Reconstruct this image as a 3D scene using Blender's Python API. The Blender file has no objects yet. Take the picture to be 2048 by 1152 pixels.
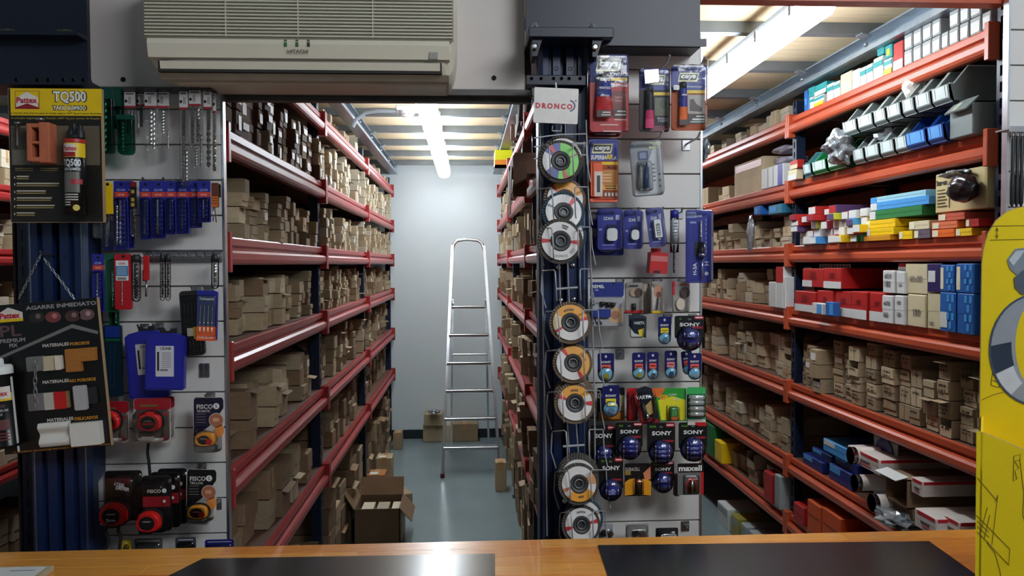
import bpy, bmesh, math, random
from mathutils import Vector, Matrix
random.seed(7)
SC = bpy.context.scene
COL = SC.collection
# ------------------------------------------------------------------ camera
FPX = 1600.0
CAM = Vector((0, 0, 1.65))
YAW, PIT, ROL = math.radians(3.18), math.radians(1.75), math.radians(0.25)
FW = Vector((math.sin(YAW)*math.cos(PIT), math.cos(YAW)*math.cos(PIT), -math.sin(PIT)))
RT = Vector((math.cos(YAW), -math.sin(YAW), 0))
UP = RT.cross(FW)
RT, UP = RT*math.cos(ROL) - UP*math.sin(ROL), UP*math.cos(ROL) + RT*math.sin(ROL)
cd = bpy.data.cameras.new('camera'); cam = bpy.data.objects.new('camera', cd); COL.objects.link(cam)
cd.sensor_width = 36; cd.lens = FPX*36/2048; cd.clip_start = .02
cam.matrix_world = Matrix(((RT.x, UP.x, -FW.x, CAM.x), (RT.y, UP.y, -FW.y, CAM.y), (RT.z, UP.z, -FW.z, CAM.z), (0, 0, 0, 1)))
SC.camera = cam
# ------------------------------------------------------------------ world, added fill light, exposure
SC.view_settings.view_transform = 'Standard'; SC.view_settings.look = 'None'
SC.view_settings.gamma = 1; SC.view_settings.use_curve_mapping = False
SC.view_settings.exposure = 0.12
w = bpy.data.worlds.new('world'); SC.world = w; w.use_nodes = True
w.node_tree.nodes['Background'].inputs[0].default_value = (.80, .90, 1, 1)
w.node_tree.nodes['Background'].inputs[1].default_value = .08
def area(name, loc, aim, sx, sy, power, col):
    d = bpy.data.lights.new(name, 'AREA'); d.shape = 'RECTANGLE'; d.size = sx; d.size_y = sy; d.energy = power; d.color = col
    o = bpy.data.objects.new(name, d); COL.objects.link(o); o.location = loc
    o.rotation_euler = (Vector(aim)-Vector(loc)).to_track_quat('-Z', 'Y').to_euler(); return o
area('shop_fill_light', (1.5, -.5, 3.12), (0.35, 2.2, 1.3), 1.6, .6, 44, (.92, .96, 1))  # unseen area light added below the shop ceiling to brighten the panels; no window
TUBE = 30.0       # fluorescent tube emission
# ------------------------------------------------------------------ pixel rays of the photograph onto real planes
def ray(px, py): return FW + RT*((px-1024)/FPX) + UP*((576-py)/FPX)
def PY(px, py, Y): r = ray(px, py); return CAM + r*(Y/r.y)
def PXX(px, py, X): r = ray(px, py); return CAM + r*((X-CAM.x)/r.x)
def PZ(px, py, Z): r = ray(px, py); return CAM + r*((Z-CAM.z)/r.z)
def pix(p):
    d = Vector(p)-CAM; z = d.dot(FW)
    return (1024+FPX*d.dot(RT)/z, 576-FPX*d.dot(UP)/z, z)
# ------------------------------------------------------------------ materials
def lin(c):
    return tuple((v/12.92 if v <= .04045 else ((v+.055)/1.055)**2.4) for v in [x/255 for x in c])
MATS = {}
def M(name, c=(128, 128, 128), rough=.55, metal=0, noise=0., ns=14., rnd=0., bump=0., spec=.5, emit=0, coat=0, stretch=None, c2=None):
    if name in MATS: return MATS[name]
    m = bpy.data.materials.new(name); m.use_nodes = True; nt = m.node_tree; N = nt.nodes; L = nt.links
    b = N['Principled BSDF']; col = lin(c)+(1,)
    b.inputs['Base Color'].default_value = col; b.inputs['Roughness'].default_value = rough; b.inputs['Metallic'].default_value = metal
    b.inputs['Specular IOR Level'].default_value = spec; b.inputs['Coat Weight'].default_value = coat
    if emit:
        b.inputs['Emission Color'].default_value = col; b.inputs['Emission Strength'].default_value = emit
    last = None
    if noise or bump:
        tc = N.new('ShaderNodeTexCoord'); nz = N.new('ShaderNodeTexNoise'); nz.inputs['Scale'].default_value = ns; nz.inputs['Detail'].default_value = 4
        src = tc.outputs['Object']
        if stretch:
            mp = N.new('ShaderNodeMapping'); mp.inputs['Scale'].default_value = stretch; L.new(src, mp.inputs['Vector']); src = mp.outputs['Vector']
        if rnd:
            oi0 = N.new('ShaderNodeObjectInfo'); ad = N.new('ShaderNodeVectorMath'); ad.operation = 'ADD'
            L.new(src, ad.inputs[0]); L.new(oi0.outputs['Location'], ad.inputs[1]); src = ad.outputs[0]
        L.new(src, nz.inputs['Vector'])
        if noise:
            mx = N.new('ShaderNodeMix'); mx.data_type = 'RGBA'
            cb = lin(c2)+(1,) if c2 else tuple(v*(1-noise) for v in col[:3])+(1,)
            ca = col if c2 else tuple(min(1, v*(1+noise)) for v in col[:3])+(1,)
            mx.inputs['A'].default_value = ca; mx.inputs['B'].default_value = cb
            rp = N.new('ShaderNodeMapRange'); rp.inputs[1].default_value = .3; rp.inputs[2].default_value = .7
            L.new(nz.outputs['Fac'], rp.inputs[0]); L.new(rp.outputs[0], mx.inputs['Factor']); last = mx.outputs['Result']
        if bump:
            bp = N.new('ShaderNodeBump'); bp.inputs['Strength'].default_value = bump; bp.inputs['Distance'].default_value = .004
            L.new(nz.outputs['Fac'], bp.inputs['Height']); L.new(bp.outputs['Normal'], b.inputs['Normal'])
    if rnd:
        oi = N.new('ShaderNodeObjectInfo'); mr = N.new('ShaderNodeMapRange'); mr.inputs[3].default_value = 1-rnd; mr.inputs[4].default_value = 1+rnd
        L.new(oi.outputs['Random'], mr.inputs[0])
        hs = N.new('ShaderNodeHueSaturation'); L.new(mr.outputs[0], hs.inputs['Value'])
        if last: L.new(last, hs.inputs['Color'])
        else: hs.inputs['Color'].default_value = col
        last = hs.outputs[0]
    if last: L.new(last, b.inputs['Base Color'])
    MATS[name] = m; return m
def clear(name, rough=.08, tint=(1, 1, 1), amt=.10):
    if name in MATS: return MATS[name]
    m = bpy.data.materials.new(name); m.use_nodes = True; nt = m.node_tree; N = nt.nodes; L = nt.links; N.remove(N['Principled BSDF'])
    t = N.new('ShaderNodeBsdfTransparent'); t.inputs[0].default_value = tint+(1,)
    g = N.new('ShaderNodeBsdfGlossy'); g.inputs['Roughness'].default_value = rough
    tc = N.new('ShaderNodeTexCoord'); nz = N.new('ShaderNodeTexNoise'); nz.inputs['Scale'].default_value = 28; bp = N.new('ShaderNodeBump'); bp.inputs['Strength'].default_value = .22; bp.inputs['Distance'].default_value = .004
    L.new(tc.outputs['Object'], nz.inputs['Vector']); L.new(nz.outputs['Fac'], bp.inputs['Height']); L.new(bp.outputs['Normal'], g.inputs['Normal'])
    f = N.new('ShaderNodeFresnel'); f.inputs[0].default_value = 1.42
    a = N.new('ShaderNodeMath'); a.operation = 'ADD'; a.inputs[1].default_value = amt-.085; L.new(f.outputs[0], a.inputs[0])
    mx = N.new('ShaderNodeMixShader'); L.new(a.outputs[0], mx.inputs[0]); L.new(t.outputs[0], mx.inputs[1]); L.new(g.outputs[0], mx.inputs[2])
    L.new(mx.outputs[0], N['Material Output'].inputs[0]); MATS[name] = m; return m
def pm(c, rough=.4):                      # plain printed / moulded colour
    return M('print_%d_%d_%d' % c + ('' if rough == .4 else '_%d' % int(rough*100)), c, rough, noise=.05, ns=40)
CLEAR = clear('clear_plastic'); CLEARG = clear('green_clear_plastic', .15, (.45, .8, .7), .12); POLY = clear('polybag_film', .2, (.93, .95, .95), .22)
WHITE = pm((226, 226, 224)); BLACK = pm((16, 16, 18)); CHROME = M('chrome', (200, 200, 202), .22, 1); STEEL = M('brushed_steel', (170, 170, 172), .35, 1, noise=.1)
ALU = M('aluminium', (205, 208, 212), .3, 1, noise=.06, ns=30); DRK = M('dark_plastic', (26, 26, 28), .5, noise=.1)
RED = pm((196, 28, 30)); BLUE = pm((36, 42, 140)); YEL = pm((236, 196, 20)); ORG = pm((232, 106, 32))
# ------------------------------------------------------------------ mesh builder
ORG0 = {}
def tag(o, label=None, cat=None, group=None, kind=None):
    if label: o['label'] = label
    if cat: o['category'] = cat
    if group: o['group'] = group
    if kind: o['kind'] = kind
    return o
def thing(name, label, cat, loc, group=None):
    o = bpy.data.objects.new(name, None); o.empty_display_size = .02; COL.objects.link(o); o.location = loc; ORG0[o] = Vector(loc)
    return tag(o, label, cat, group)
def tilt(root, pivot, ang, axis='Y'):
    R = Matrix.Rotation(ang, 3, axis); root.location = Vector(pivot) + R @ (root.location-Vector(pivot))
    root.rotation_euler = R.to_euler(); return root
class B:
    def __init__(s): s.v = []; s.f = []; s.m = []; s.sm = []
    def add(s, vs, fs, m=0, smooth=False):
        n = len(s.v); s.v += [tuple(v) for v in vs]; s.f += [tuple(i+n for i in f) for f in fs]; s.m += [m]*len(fs); s.sm += [smooth]*len(fs); return s
    def box(s, x0, x1, y0, y1, z0, z1, m=0, bev=0):
        if not bev:
            return s.add([(x0, y0, z0), (x1, y0, z0), (x1, y1, z0), (x0, y1, z0), (x0, y0, z1), (x1, y0, z1), (x1, y1, z1), (x0, y1, z1)],
                         [(0, 3, 2, 1), (4, 5, 6, 7), (0, 1, 5, 4), (1, 2, 6, 5), (2, 3, 7, 6), (3, 0, 4, 7)], m)
        b = bev; r = []
        for z, i in ((z0, b), (z0+b, 0), (z1-b, 0), (z1, b)):
            c = 0 if i else b
            r.append([(x0+i+c, y0+i, z), (x1-i-c, y0+i, z), (x1-i, y0+i+c, z), (x1-i, y1-i-c, z), (x1-i-c, y1-i, z), (x0+i+c, y1-i, z), (x0+i, y1-i-c, z), (x0+i, y0+i+c, z)])
        return s.loft(r, m)
    def obox(s, c, ax, ay, az, m=0):      # oriented box: centre and three half-axis vectors
        c, ax, ay, az = map(Vector, (c, ax, ay, az))
        vs = [c+ax*i+ay*j+az*k for k in (-1, 1) for i, j in ((-1, -1), (1, -1), (1, 1), (-1, 1))]
        return s.add(vs, [(0, 3, 2, 1), (4, 5, 6, 7), (0, 1, 5, 4), (1, 2, 6, 5), (2, 3, 7, 6), (3, 0, 4, 7)], m)
    def loft(s, rings, m=0, cap=True, smooth=False):
        n = len(rings[0]); vs = [p for r in rings for p in r]; fs = []
        for k in range(len(rings)-1):
            for i in range(n): fs.append((k*n+i, k*n+(i+1) % n, (k+1)*n+(i+1) % n, (k+1)*n+i))
        s.add(vs, fs, m, smooth)
        if cap:
            k = (len(rings)-1)*n; s.add(rings[0], [tuple(reversed(range(n)))], m); s.add(rings[-1], [tuple(range(n))], m)
        return s
    def prism(s, pts, y0, y1, m=0):       # XZ outline extruded along y (y0 front)
        return s.loft([[(x, y1, z) for x, z in pts], [(x, y0, z) for x, z in pts]], m)
    def prism_x(s, pts, x0, x1, m=0): return s.loft([[(x0, y, z) for y, z in pts], [(x1, y, z) for y, z in pts]], m)
    def prism_z(s, pts, z0, z1, m=0): return s.loft([[(x, y, z0) for x, y in pts], [(x, y, z1) for x, y in pts]], m)
    def prism_yy(s, pts, y0, y1, m=0): return s.loft([[(x, y0, z) for x, z in pts], [(x, y1, z) for x, z in pts]], m)
    def tube(s, path, r, n=8, m=0, closed=False, smooth=True):
        P = [Vector(p) for p in path]; rings = []; a = None
        for i, p in enumerate(P):
            if closed: t = (P[(i+1) % len(P)]-P[i-1]).normalized()
            else: t = (P[min(i+1, len(P)-1)]-P[max(i-1, 0)]).normalized()
            if a is None:
                a = t.orthogonal().normalized()
            a = (a-t*a.dot(t)).normalized(); b = t.cross(a); rr = r[i] if isinstance(r, (list, tuple)) else r
            rings.append([p+a*(rr*math.cos(2*math.pi*k/n))+b*(rr*math.sin(2*math.pi*k/n)) for k in range(n)])
        if closed: rings.append(rings[0])
        return s.loft(rings, m, not closed, smooth)
    def lathe(s, prof, o, d, n=20, m=0, smooth=True, cap=True):   # prof [(r, h)] about axis d from o
        o = Vector(o); d = Vector(d).normalized(); a = d.orthogonal().normalized(); b = d.cross(a)
        return s.loft([[o+d*h+a*(max(r, 1e-5)*math.cos(2*math.pi*k/n))+b*(max(r, 1e-5)*math.sin(2*math.pi*k/n)) for k in range(n)] for r, h in prof], m, cap, smooth)
    def mesh(s, name, mats, org=(0, 0, 0)):
        me = bpy.data.meshes.new(name); o = Vector(org)
        me.from_pydata([(v[0]-o.x, v[1]-o.y, v[2]-o.z) for v in s.v], [], s.f)
        for mt in (mats if isinstance(mats, (list, tuple)) else [mats]): me.materials.append(mt)
        me.polygons.foreach_set('material_index', s.m); me.polygons.foreach_set('use_smooth', s.sm)
        bm = bmesh.new(); bm.from_mesh(me); bmesh.ops.recalc_face_normals(bm, faces=bm.faces); bm.to_mesh(me); bm.free(); me.update(); return me
    def build(s, name, mats, parent=None, loc=None):
        org = ORG0[parent] if parent else Vector(loc if loc is not None else (0, 0, 0))
        o = bpy.data.objects.new(name, s.mesh(name, mats, org)); COL.objects.link(o)
        if parent: o.parent = parent
        else: o.location = org
        ORG0[o] = org; return o
def inst(src_mesh, name, parent=None, loc=(0, 0, 0), rot=(0, 0, 0), scale=(1, 1, 1)):
    o = bpy.data.objects.new(name, src_mesh); COL.objects.link(o); o.location = loc; o.rotation_euler = rot; o.scale = scale
    if parent: o.parent = parent; o.location = Vector(loc)-ORG0[parent]
    ORG0[o] = ORG0[parent] if parent else Vector(loc); return o
def copy_tree(o, parent=None):
    c = o.copy(); COL.objects.link(c); c.parent = parent; ORG0[c] = ORG0[o]
    for ch in list(o.children): copy_tree(ch, c)
    return c
def rrect(x0, z0, x1, z1, r, n=3):
    r = min(r, abs(x1-x0)/2.01, abs(z1-z0)/2.01); P = []
    for cx, cz, a in ((x1-r, z1-r, 0), (x0+r, z1-r, 90), (x0+r, z0+r, 180), (x1-r, z0+r, 270)):
        for k in range(n+1):
            t = math.radians(a+90*k/n); P.append((cx+r*math.cos(t), cz+r*math.sin(t)))
    return P
TX = {}
def text_mesh(s, bold, shear):
    k = (s, bold, shear)
    if k in TX: return TX[k]
    c = bpy.data.curves.new('lettering', 'FONT'); c.body = s; c.resolution_u = 2; c.offset = bold; c.shear = shear; c.size = 1
    if s == 'DRONCO': c.space_character = 1.35
    o = bpy.data.objects.new('lettering', c); COL.objects.link(o)
    me = bpy.data.meshes.new_from_object(o); bpy.data.objects.remove(o); bpy.data.curves.remove(c)
    vs = [(v.co.x, v.co.y) for v in me.vertices]; fs = [tuple(p.vertices) for p in me.polygons]; bpy.data.meshes.remove(me)
    x0 = min(v[0] for v in vs); x1 = max(v[0] for v in vs); y0 = min(v[1] for v in vs); y1 = max(v[1] for v in vs)
    TX[k] = ([(v[0]-(x0+x1)/2, v[1]-(y0+y1)/2) for v in vs], fs, x1-x0, y1-y0); return TX[k]
def text_into(b, s, c, xd, ud, w=None, h=None, m=0, bold=.01, shear=0):
    vs, fs, W, H = text_mesh(s, bold, shear); c = Vector(c); xd = Vector(xd).normalized(); ud = Vector(ud).normalized()
    if w is None: sx = sy = h/H
    elif h is None: sx = sy = w/W
    else: sx, sy = w/W, h/H
    b.add([c+xd*(x*sx)+ud*(y*sy) for x, y in vs], fs, m); return b
def lettering(parent, s, c, xd, ud, mat, w=None, h=None, bold=.01, shear=0, name='lettering'):
    return text_into(B(), s, c, xd, ud, w, h, 0, bold, shear).build(name, mat, parent)
# ================================================================== SETTING
YB = 7.56; XL0, XR0 = -2.90, 2.25; ZD = 2.60; YF = -3.2
FLOOR = M('floor_vinyl', (122, 138, 142), .22, noise=.06, ns=3, bump=.03, spec=.5)
WALL = M('white_painted_wall', (205, 216, 220), .7, noise=.02, ns=2, bump=.05)
NAVY = M('navy_enamel', (18, 36, 74), .38, noise=.12, ns=9, spec=.5); NAVYD = M('navy_beam_enamel', (17, 23, 40), .42, noise=.1, ns=6)
GALV = M('galvanised_steel', (150, 162, 172), .38, .75, noise=.12, ns=18)
def struct(b, name, mats, parent=None):
    o = b.build(name, mats, parent)
    if not parent: o['kind'] = 'structure'
    return o
struct(B().box(XL0, XR0, YF, YB, -.1, 0), 'floor', FLOOR)
struct(B().box(XL0-.1, XR0+.1, YB, YB+.1, 0, 3.4), 'wall_back', WALL)
struct(B().box(XL0-.1, XL0, YF, YB, 0, 3.4), 'wall_left', WALL)
struct(B().box(XR0, XR0+.1, YF, YB, 0, 3.4), 'wall_right', WALL)
struct(B().box(XL0, XR0, YB-.012, YB, 0, .085), 'baseboard_back', M('dark_baseboard', (30, 38, 44), .4, noise=.1))
# mezzanine deck = ceiling of the store room, with joists and rim channels
deck = struct(B().box(XL0, XR0, 2.27, YB, ZD, ZD+.03), 'ceiling', M('chipboard_deck', (226, 206, 168), .8, noise=.10, ns=4, stretch=(1, 8, 1)))
def cprof(y, z0, z1, w=.05, t=.006): # C section in (y,z)
    return [(y, z0), (y+w, z0), (y+w, z0+.014), (y+w-t, z0+.014), (y+w-t, z0+t), (y+t, z0+t), (y+t, z1-t), (y+w, z1-t), (y+w, z1), (y, z1)]
for k in range(9):
    y = 2.52+.605*k
    if y < YB-.06: struct(B().prism_x(cprof(y, 2.556, ZD), XL0, XR0), 'joist', M('galvanised_joist', (120, 126, 130), .5, .5, noise=.1), deck)
def channel(x, s):     # big galvanised channel along the aisle edge with cleats and bolts
    b = B(); z0, z1 = 2.487, 2.556
    b.prism_yy([(x, z0), (x+s*.07, z0), (x+s*.07, z0+.02), (x+s*.064, z0+.02), (x+s*.064, z0+.006), (x+s*.006, z0+.006), (x+s*.006, z1-.006), (x+s*.07, z1-.006), (x+s*.07, z1), (x, z1)], 2.32, YB-.01)
    o = struct(b, 'rim_channel', GALV, deck)
    for k in range(9):
        y = 2.50+.605*k
        if y > YB-.1: break
        c = B().prism_yy([(x+s*.064, 2.535), (x+s*.10, 2.552), (x+s*.10, 2.556), (x+s*.06, 2.545)], y, y+.05).lathe([(.009, 0), (.009, .008), (.005, .012)], (x+s*.066, y+.025, 2.515), (s, 0, 0), 6)
        struct(c, 'cleat', GALV, o)
channel(-.72, 1); channel(.315, -1); channel(1.66, -1); channel(-2.32, 1)
# shop-side ceiling, higher than the mezzanine deck
struct(B().box(XL0, XR0, YF, 2.27, 3.3, 3.4), 'ceiling.001', WALL)
struct(B().box(XL0, XR0, 2.27, 2.32, 2.63, 3.3), 'wall_front', WALL)
# front fascia board behind the air conditioner
YPAN = 2.25
p0 = PY(176, 172, 2.24); p1 = PY(1050, 165, 2.24)
fas = struct(B().box(p0.x, p1.x, 2.24, 2.262, p0.z-.002, 2.63, bev=.002), 'trim_1', M('fascia_laminate', (206, 196, 190), .45, noise=.02))
for px, py in ((247, 159), (988, 156)):
    p = PY(px, py, 2.24); struct(B().lathe([(.0065, 0), (.0065, .003), (.003, .003), (.003, .001)], (p.x, 2.24, p.z), (0, -1, 0), 12), 'screw', M('dark_screw', (40, 36, 34), .5, .6), fas)
rail = struct(B().box(p0.x, p1.x+.02, 2.235, 2.27, p0.z-.018, p0.z-.003).box(p0.x, p1.x+.02, 2.27, 2.30, p0.z-.03, p0.z+.1), 'trim_2', M('grey_rail', (86, 84, 80), .5, .4, noise=.2))
# ------------------------------------------------------------------ navy mezzanine beams and columns
def column(name, label, x0, x1, ztop, base):
    W = x1-x0; yf = 2.165
    t = thing(name, label, 'column', ((x0+x1)/2, yf+.05, 0))
    P = [(0, .085), (0, .01), (.012, 0), (.20*W, 0), (.22*W, .012), (.27*W, .012), (.29*W, 0), (.44*W, 0), (.46*W, .030), (.54*W, .030), (.56*W, 0), (.71*W, 0), (.73*W, .012), (.78*W, .012), (.80*W, 0), (W-.012, 0), (W, .01), (W, .085)]
    b = B().prism_z([(x0+a, yf+c) for a, c in P], .012, ztop); b.build('upright', NAVY, t)
    for fx in (.36, .64):                        # rows of rivet holes: dark recessed cups
        for k in range(18):
            z = .3+k*.125
            if z > ztop-.05: continue
            B().lathe([(.0058, -.0008), (.0058, .0006), (.0042, .0006), (.0042, -.0007)], (x0+fx*W, yf, z), (0, -1, 0), 8).build('hole_rim', BLACK, t)
    B().box(x0-.03, x1+.03, yf-.02, yf+.11, 0, .012, bev=.002).build('base_plate', NAVY, t)
    for fx in (.08, .92):
        B().box(x0+fx*W-.002, x0+fx*W+.002, yf-.0012, yf+.002, .3, ztop-.1).build('edge_strip', M('pale_steel_edge', (120, 132, 148), .35, .8), t)  # paler steel strip near each side edge of the column
    return t
cl0, cl1 = PY(52, 500, 2.17).x, PY(175, 500, 2.17).x
column('navy_column', 'ribbed navy steel column behind the two hanging adhesive boards', cl0, cl1, 2.05, 0)
cr0, cr1 = PY(1078, 500, 2.17).x, PY(1176, 500, 2.17).x
column('navy_column', 'ribbed navy steel column behind the wire rack of discs', cr0, cr1, 2.235, 0)
def bolt(t, x, y, z, d=(0, 0, 1), r=.009):
    B().lathe([(r*1.5, 0), (r*1.5, .002), (r, .002), (r, .011), (r*.55, .011), (r*.5, .018)], (x, y, z), d, 6, smooth=False).build('bolt', CHROME, t)
def beam(px0, px1, pyb, pyf, label, left):
    a = PY(px0, pyb, 2.16); c = PY(px1, pyb, 2.16); x0, x1, zb = a.x, c.x, a.z
    zf = PY(px0, pyf, 2.16).z
    t = thing('navy_beam', label, 'beam', ((x0+x1)/2, 2.2, zb))
    B().prism_x([(2.16, zb), (2.30, zb), (2.30, zb+.008), (2.185, zb+.012), (2.178, zb+.02), (2.178, 2.62), (2.16, 2.62)], x0, x1).build('web', NAVYD, t)
    return t, x0, x1, zb, zf
t, x0, x1, zb, zf = beam(1052, 1400, 92, 80, 'dark navy steel beam end above the glue packs on the right panel', 0)
b = B(); b.prism_x([(2.10, zb+.008), (2.16, zb+.008), (2.16, zb+.002), (2.105, zb-.012), (2.10, zb-.012)], x0+.2, x1+.0)
b.build('lower_flange', NAVYD, t)
# column head: cap plate, stiff brackets, bolts
h = thing('column_head', 'navy bolted column head plate with two bolts above the disc rack', 'bracket', ((cr0+cr1)/2, 2.15, 2.11))
q0, q1 = PY(1055, 62, 2.10), PY(1222, 84, 2.10)
B().box(q0.x, q1.x, 2.06, 2.158, q1.z, q0.z, bev=.002).build('cap_plate', NAVYD, h)
for px in (1070, 1185):
    p = PY(px, 62, 2.09); bolt(h, p.x, 2.09, q0.z)
    B().lathe([(.018, 0), (.018, .003), (.012, .003)], (p.x, 2.09, q0.z-.001), (0, 0, 1), 16).build('washer', CHROME, h)
for px in (1066, 1183):
    p = PY(px, 97, 2.13); B().prism_yy([(p.x-.006, q1.z), (p.x+.02, q1.z), (p.x+.006, q1.z-.045), (p.x-.006, q1.z-.045)], 2.075, 2.15).build('gusset', NAVYD, h)
    B().lathe([(.009, 0), (.009, .008), (.005, .012)], (p.x, 2.075, q1.z-.022), (0, -1, 0), 6, smooth=False).build('bolt', CHROME, h)
g0, g1 = PY(1052, 150, 2.13), PY(1172, 172, 2.13)
bb = B().box(g0.x, g1.x, 2.125, 2.16, g1.z, g0.z, bev=.002); pl = bb.build('cleat_plate', NAVYD, h)
for px in (1063, 1082, 1107, 1123, 1138, 1160):
    p = PY(px, 157, 2.125); B().lathe([(.005, 0), (.005, .001), (.0035, .001), (.0035, 0)], (p.x, 2.125, p.z), (0, -1, 0), 10).build('hole_rim', BLACK, pl)
t, x0, x1, zb, zf = beam(-60, 176, 168, 60, 'nearly black navy steel beam over the yellow adhesive board', 1)
b0 = PY(20, 70, 2.13); B().box(x0, x1, 2.11, 2.16, b0.z-.004, b0.z+.006).build('ledge', NAVYD, t)
for px in (16, 132):
    p = PY(px, 60, 2.13); B().box(p.x-.018, p.x+.018, 2.12, 2.145, b0.z+.006, b0.z+.012).lathe([(.008, .006), (.008, .014)], (p.x, 2.13, b0.z), (0, 0, 1), 8).build('clip', M('dull_brass', (96, 92, 70), .5, .6), t)
for px in (32, 74, 96, 126, 146, 166):
    p = PY(px, 160, 2.16); B().lathe([(.006, 0), (.006, .0012), (.004, .0012), (.004, 0)], (p.x, 2.16, p.z), (0, -1, 0), 10).build('hole_rim', BLACK, t)
# orange beam overhead at the right aisle mouth
p0 = PY(1408, 3, 2.30); bo = thing('overhead_beam', 'orange red rack beam crossing overhead at the right aisle mouth', 'beam', (1.1, 2.3, p0.z))
B().prism_x([(2.28, p0.z), (2.33, p0.z), (2.33, p0.z+.08), (2.285, p0.z+.08), (2.28, p0.z+.05)], .665, 1.585).build('rail', M('orange_enamel', (184, 80, 48), .35, noise=.06, ns=10), bo)
# ================================================================== RACKS
REDB = M('red_enamel', (152, 46, 44), .33, noise=.08, ns=10); ORGB = M('orange_enamel'); SHELF = M('shelf_board', (92, 62, 48), .75, noise=.12, ns=8)
UPR = M('upright_navy', (20, 32, 56), .42, noise=.1)
LEV = [.300, .590, .966, 1.335, 1.650, 1.965, 2.290]
BH = .082
def upright_mesh():
    b = B(); H = 2.45; w = .045
    b.box(0, .045, -w/2, -w/2+.002, 0, H).box(0, .045, w/2-.002, w/2, 0, H)
    # perforated web facing +x and perforated flank facing -y
    b.box(0, .002, -w/2+.002, -.007, 0, H).box(0, .002, .007, w/2-.002, 0, H)
    for k in range(49): b.box(0, .002, -.007, .007, k*.05, k*.05+.018)
    b.box(.0, .012, -w/2-.002, -w/2, 0, H).box(.032, .045, -w/2-.002, -w/2, 0, H)
    for k in range(49): b.box(.012, .032, -w/2-.002, -w/2, k*.05, k*.05+.018)
    b.box(-.01, .06, -.035, .035, 0, .006)
    return b.mesh('upright', UPR)
UPM = upright_mesh()
def rack(name, label, xf, xb, ys, s, bmat, levels):     # s=+1: the face looks to +x
    t = thing(name, label, 'rack', ((xf+xb)/2, (ys[0]+ys[-1])/2, 0))
    for y in ys:
        inst(UPM, 'upright', t, (xf-s*.004 if s < 0 else xf-.042, y, 0)) if s < 0 else inst(UPM, 'upright', t, (xf-.004, y, 0), (0, 0, 0), (-1, 1, 1))
        inst(UPM, 'upright', t, (xb, y, 0), (0, 0, 0), (s, 1, 1))
        for z in (.5, 1.2, 1.9): B().tube([(xf-s*.03, y, z), (xb+s*.03, y, z+.25)], .008, 6).build('brace', UPR, t)
    for i in range(len(ys)-1):
        y0, y1 = ys[i]+.012, ys[i+1]-.012
        for z in levels:
            prof = [(0, BH), (.014, BH), (.016, BH-.004), (.016, BH-.024), (.004, BH-.030), (.004, BH-.036), (.026, BH-.040), (.034, BH-.048), (.034, .016), (.030, .006), (.022, 0), (0, 0)]
            b = B().prism_yy([(xf+s*a, z+h) for a, h in prof], y0, y1)
            for ya, yb2 in ((y0-.01, y0+.012), (y1-.012, y1+.01)):     # hooked end plates
                b.box(min(xf, xf+s*.037), max(xf, xf+s*.037), ya, yb2, z-.022, z+BH+.012, bev=.002)
            b.build('beam', bmat, t)
            B().prism_yy([(xb-s*a*.6, z+h) for a, h in prof], y0, y1).build('back_beam', bmat, t)
            B().box(min(xf-s*.002, xb), max(xf-s*.002, xb), y0, y1, z+BH-.014, z+BH-.003).build('shelf', SHELF, t)
    return t
XLF, XCF, XRF = -.712, .315, 1.63
YS = [2.325, 3.92, 5.60, 7.48]
rack('storage_rack', 'long rack with red beams full of kraft boxes left of the ladder', XLF, -1.25, YS, 1, REDB, LEV[1:])
rack('storage_rack', 'rack with red beams right of the ladder, seen edge-on', XCF, .655, YS, -1, REDB, LEV[1:])
rack('storage_rack', 'rack with orange beams and mixed stock behind the yellow display', XRF, 2.16, [2.378, 3.93, 5.62, 7.48], -1, ORGB, LEV)
rack('storage_rack', 'sliver of a rack with red beams past the adhesive boards at far left', -2.27, -2.80, [2.6, 4.6, 6.6], 1, REDB, LEV[1:])
# ================================================================== FLUORESCENT FIXTURES
GREYP = M('grey_fixture_body', (150, 158, 164), .5, noise=.03); 
def tubemat(name, e): return M(name, (236, 246, 255), .4, emit=e)
def fixture(label, x, y0, y1, z, w=.105, on=True):
    t = thing('ceiling_lamp', label, 'lamp', (x, (y0+y1)/2, z), 'fluorescent ceiling lamps')
    B().prism_yy([(x-w*.36, z+.05), (x+w*.36, z+.05), (x+w*.36, z+.022), (x+w*.30, z+.016), (x-w*.30, z+.016), (x-w*.36, z+.022)], y0, y1).build('housing', GREYP, t)
    r = [(x+w*.36, z+.016), (x+w*.5, z+.010), (x+w*.5, z-.012), (x+w*.40, z-.034), (x+w*.22, z-.042), (x-w*.22, z-.042), (x-w*.40, z-.034), (x-w*.5, z-.012), (x-w*.5, z+.010), (x-w*.36, z+.016)]
    rings = [[(x+(px-x)*k, y, z+(pz-z)*k) for px, pz in r] for y, k in ((y0+.004, .7), (y0+.02, 1), (y1-.02, 1), (y1-.004, .7))]
    B().loft(rings, smooth=True).build('diffuser', tubemat('lit_diffuser', TUBE) if on else M('unlit_diffuser', (176, 184, 190), .3), t)
    for k in range(5):
        y = y0+.12+k*(y1-y0-.24)/4
        for sx in (-1, 1): B().box(x+sx*(w/2+.002), x+sx*(w/2+.006), y-.01, y+.01, z-.012, z+.028).build('clip', GREYP, t)
    for y in (y0+.3, y1-.3): B().tube([(x, y, z+.045), (x, y, 2.60)], .004, 6).build('hanger', STEEL, t)
    return t
fixture('unlit grey lamp end nearest the air conditioner above the ladder aisle', -.205, 2.62, 3.92, 2.47, on=False)
fixture('first glowing tube lamp over the ladder aisle, nearest the viewer', -.205, 4.02, 5.72, 2.47)
fixture('second glowing tube lamp over the ladder aisle, by the back wall', -.205, 5.80, 7.30, 2.47)
fixture('large glowing tube lamp slanting over the right hand aisle', 1.115, 2.47, 3.97, 2.47)
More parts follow.
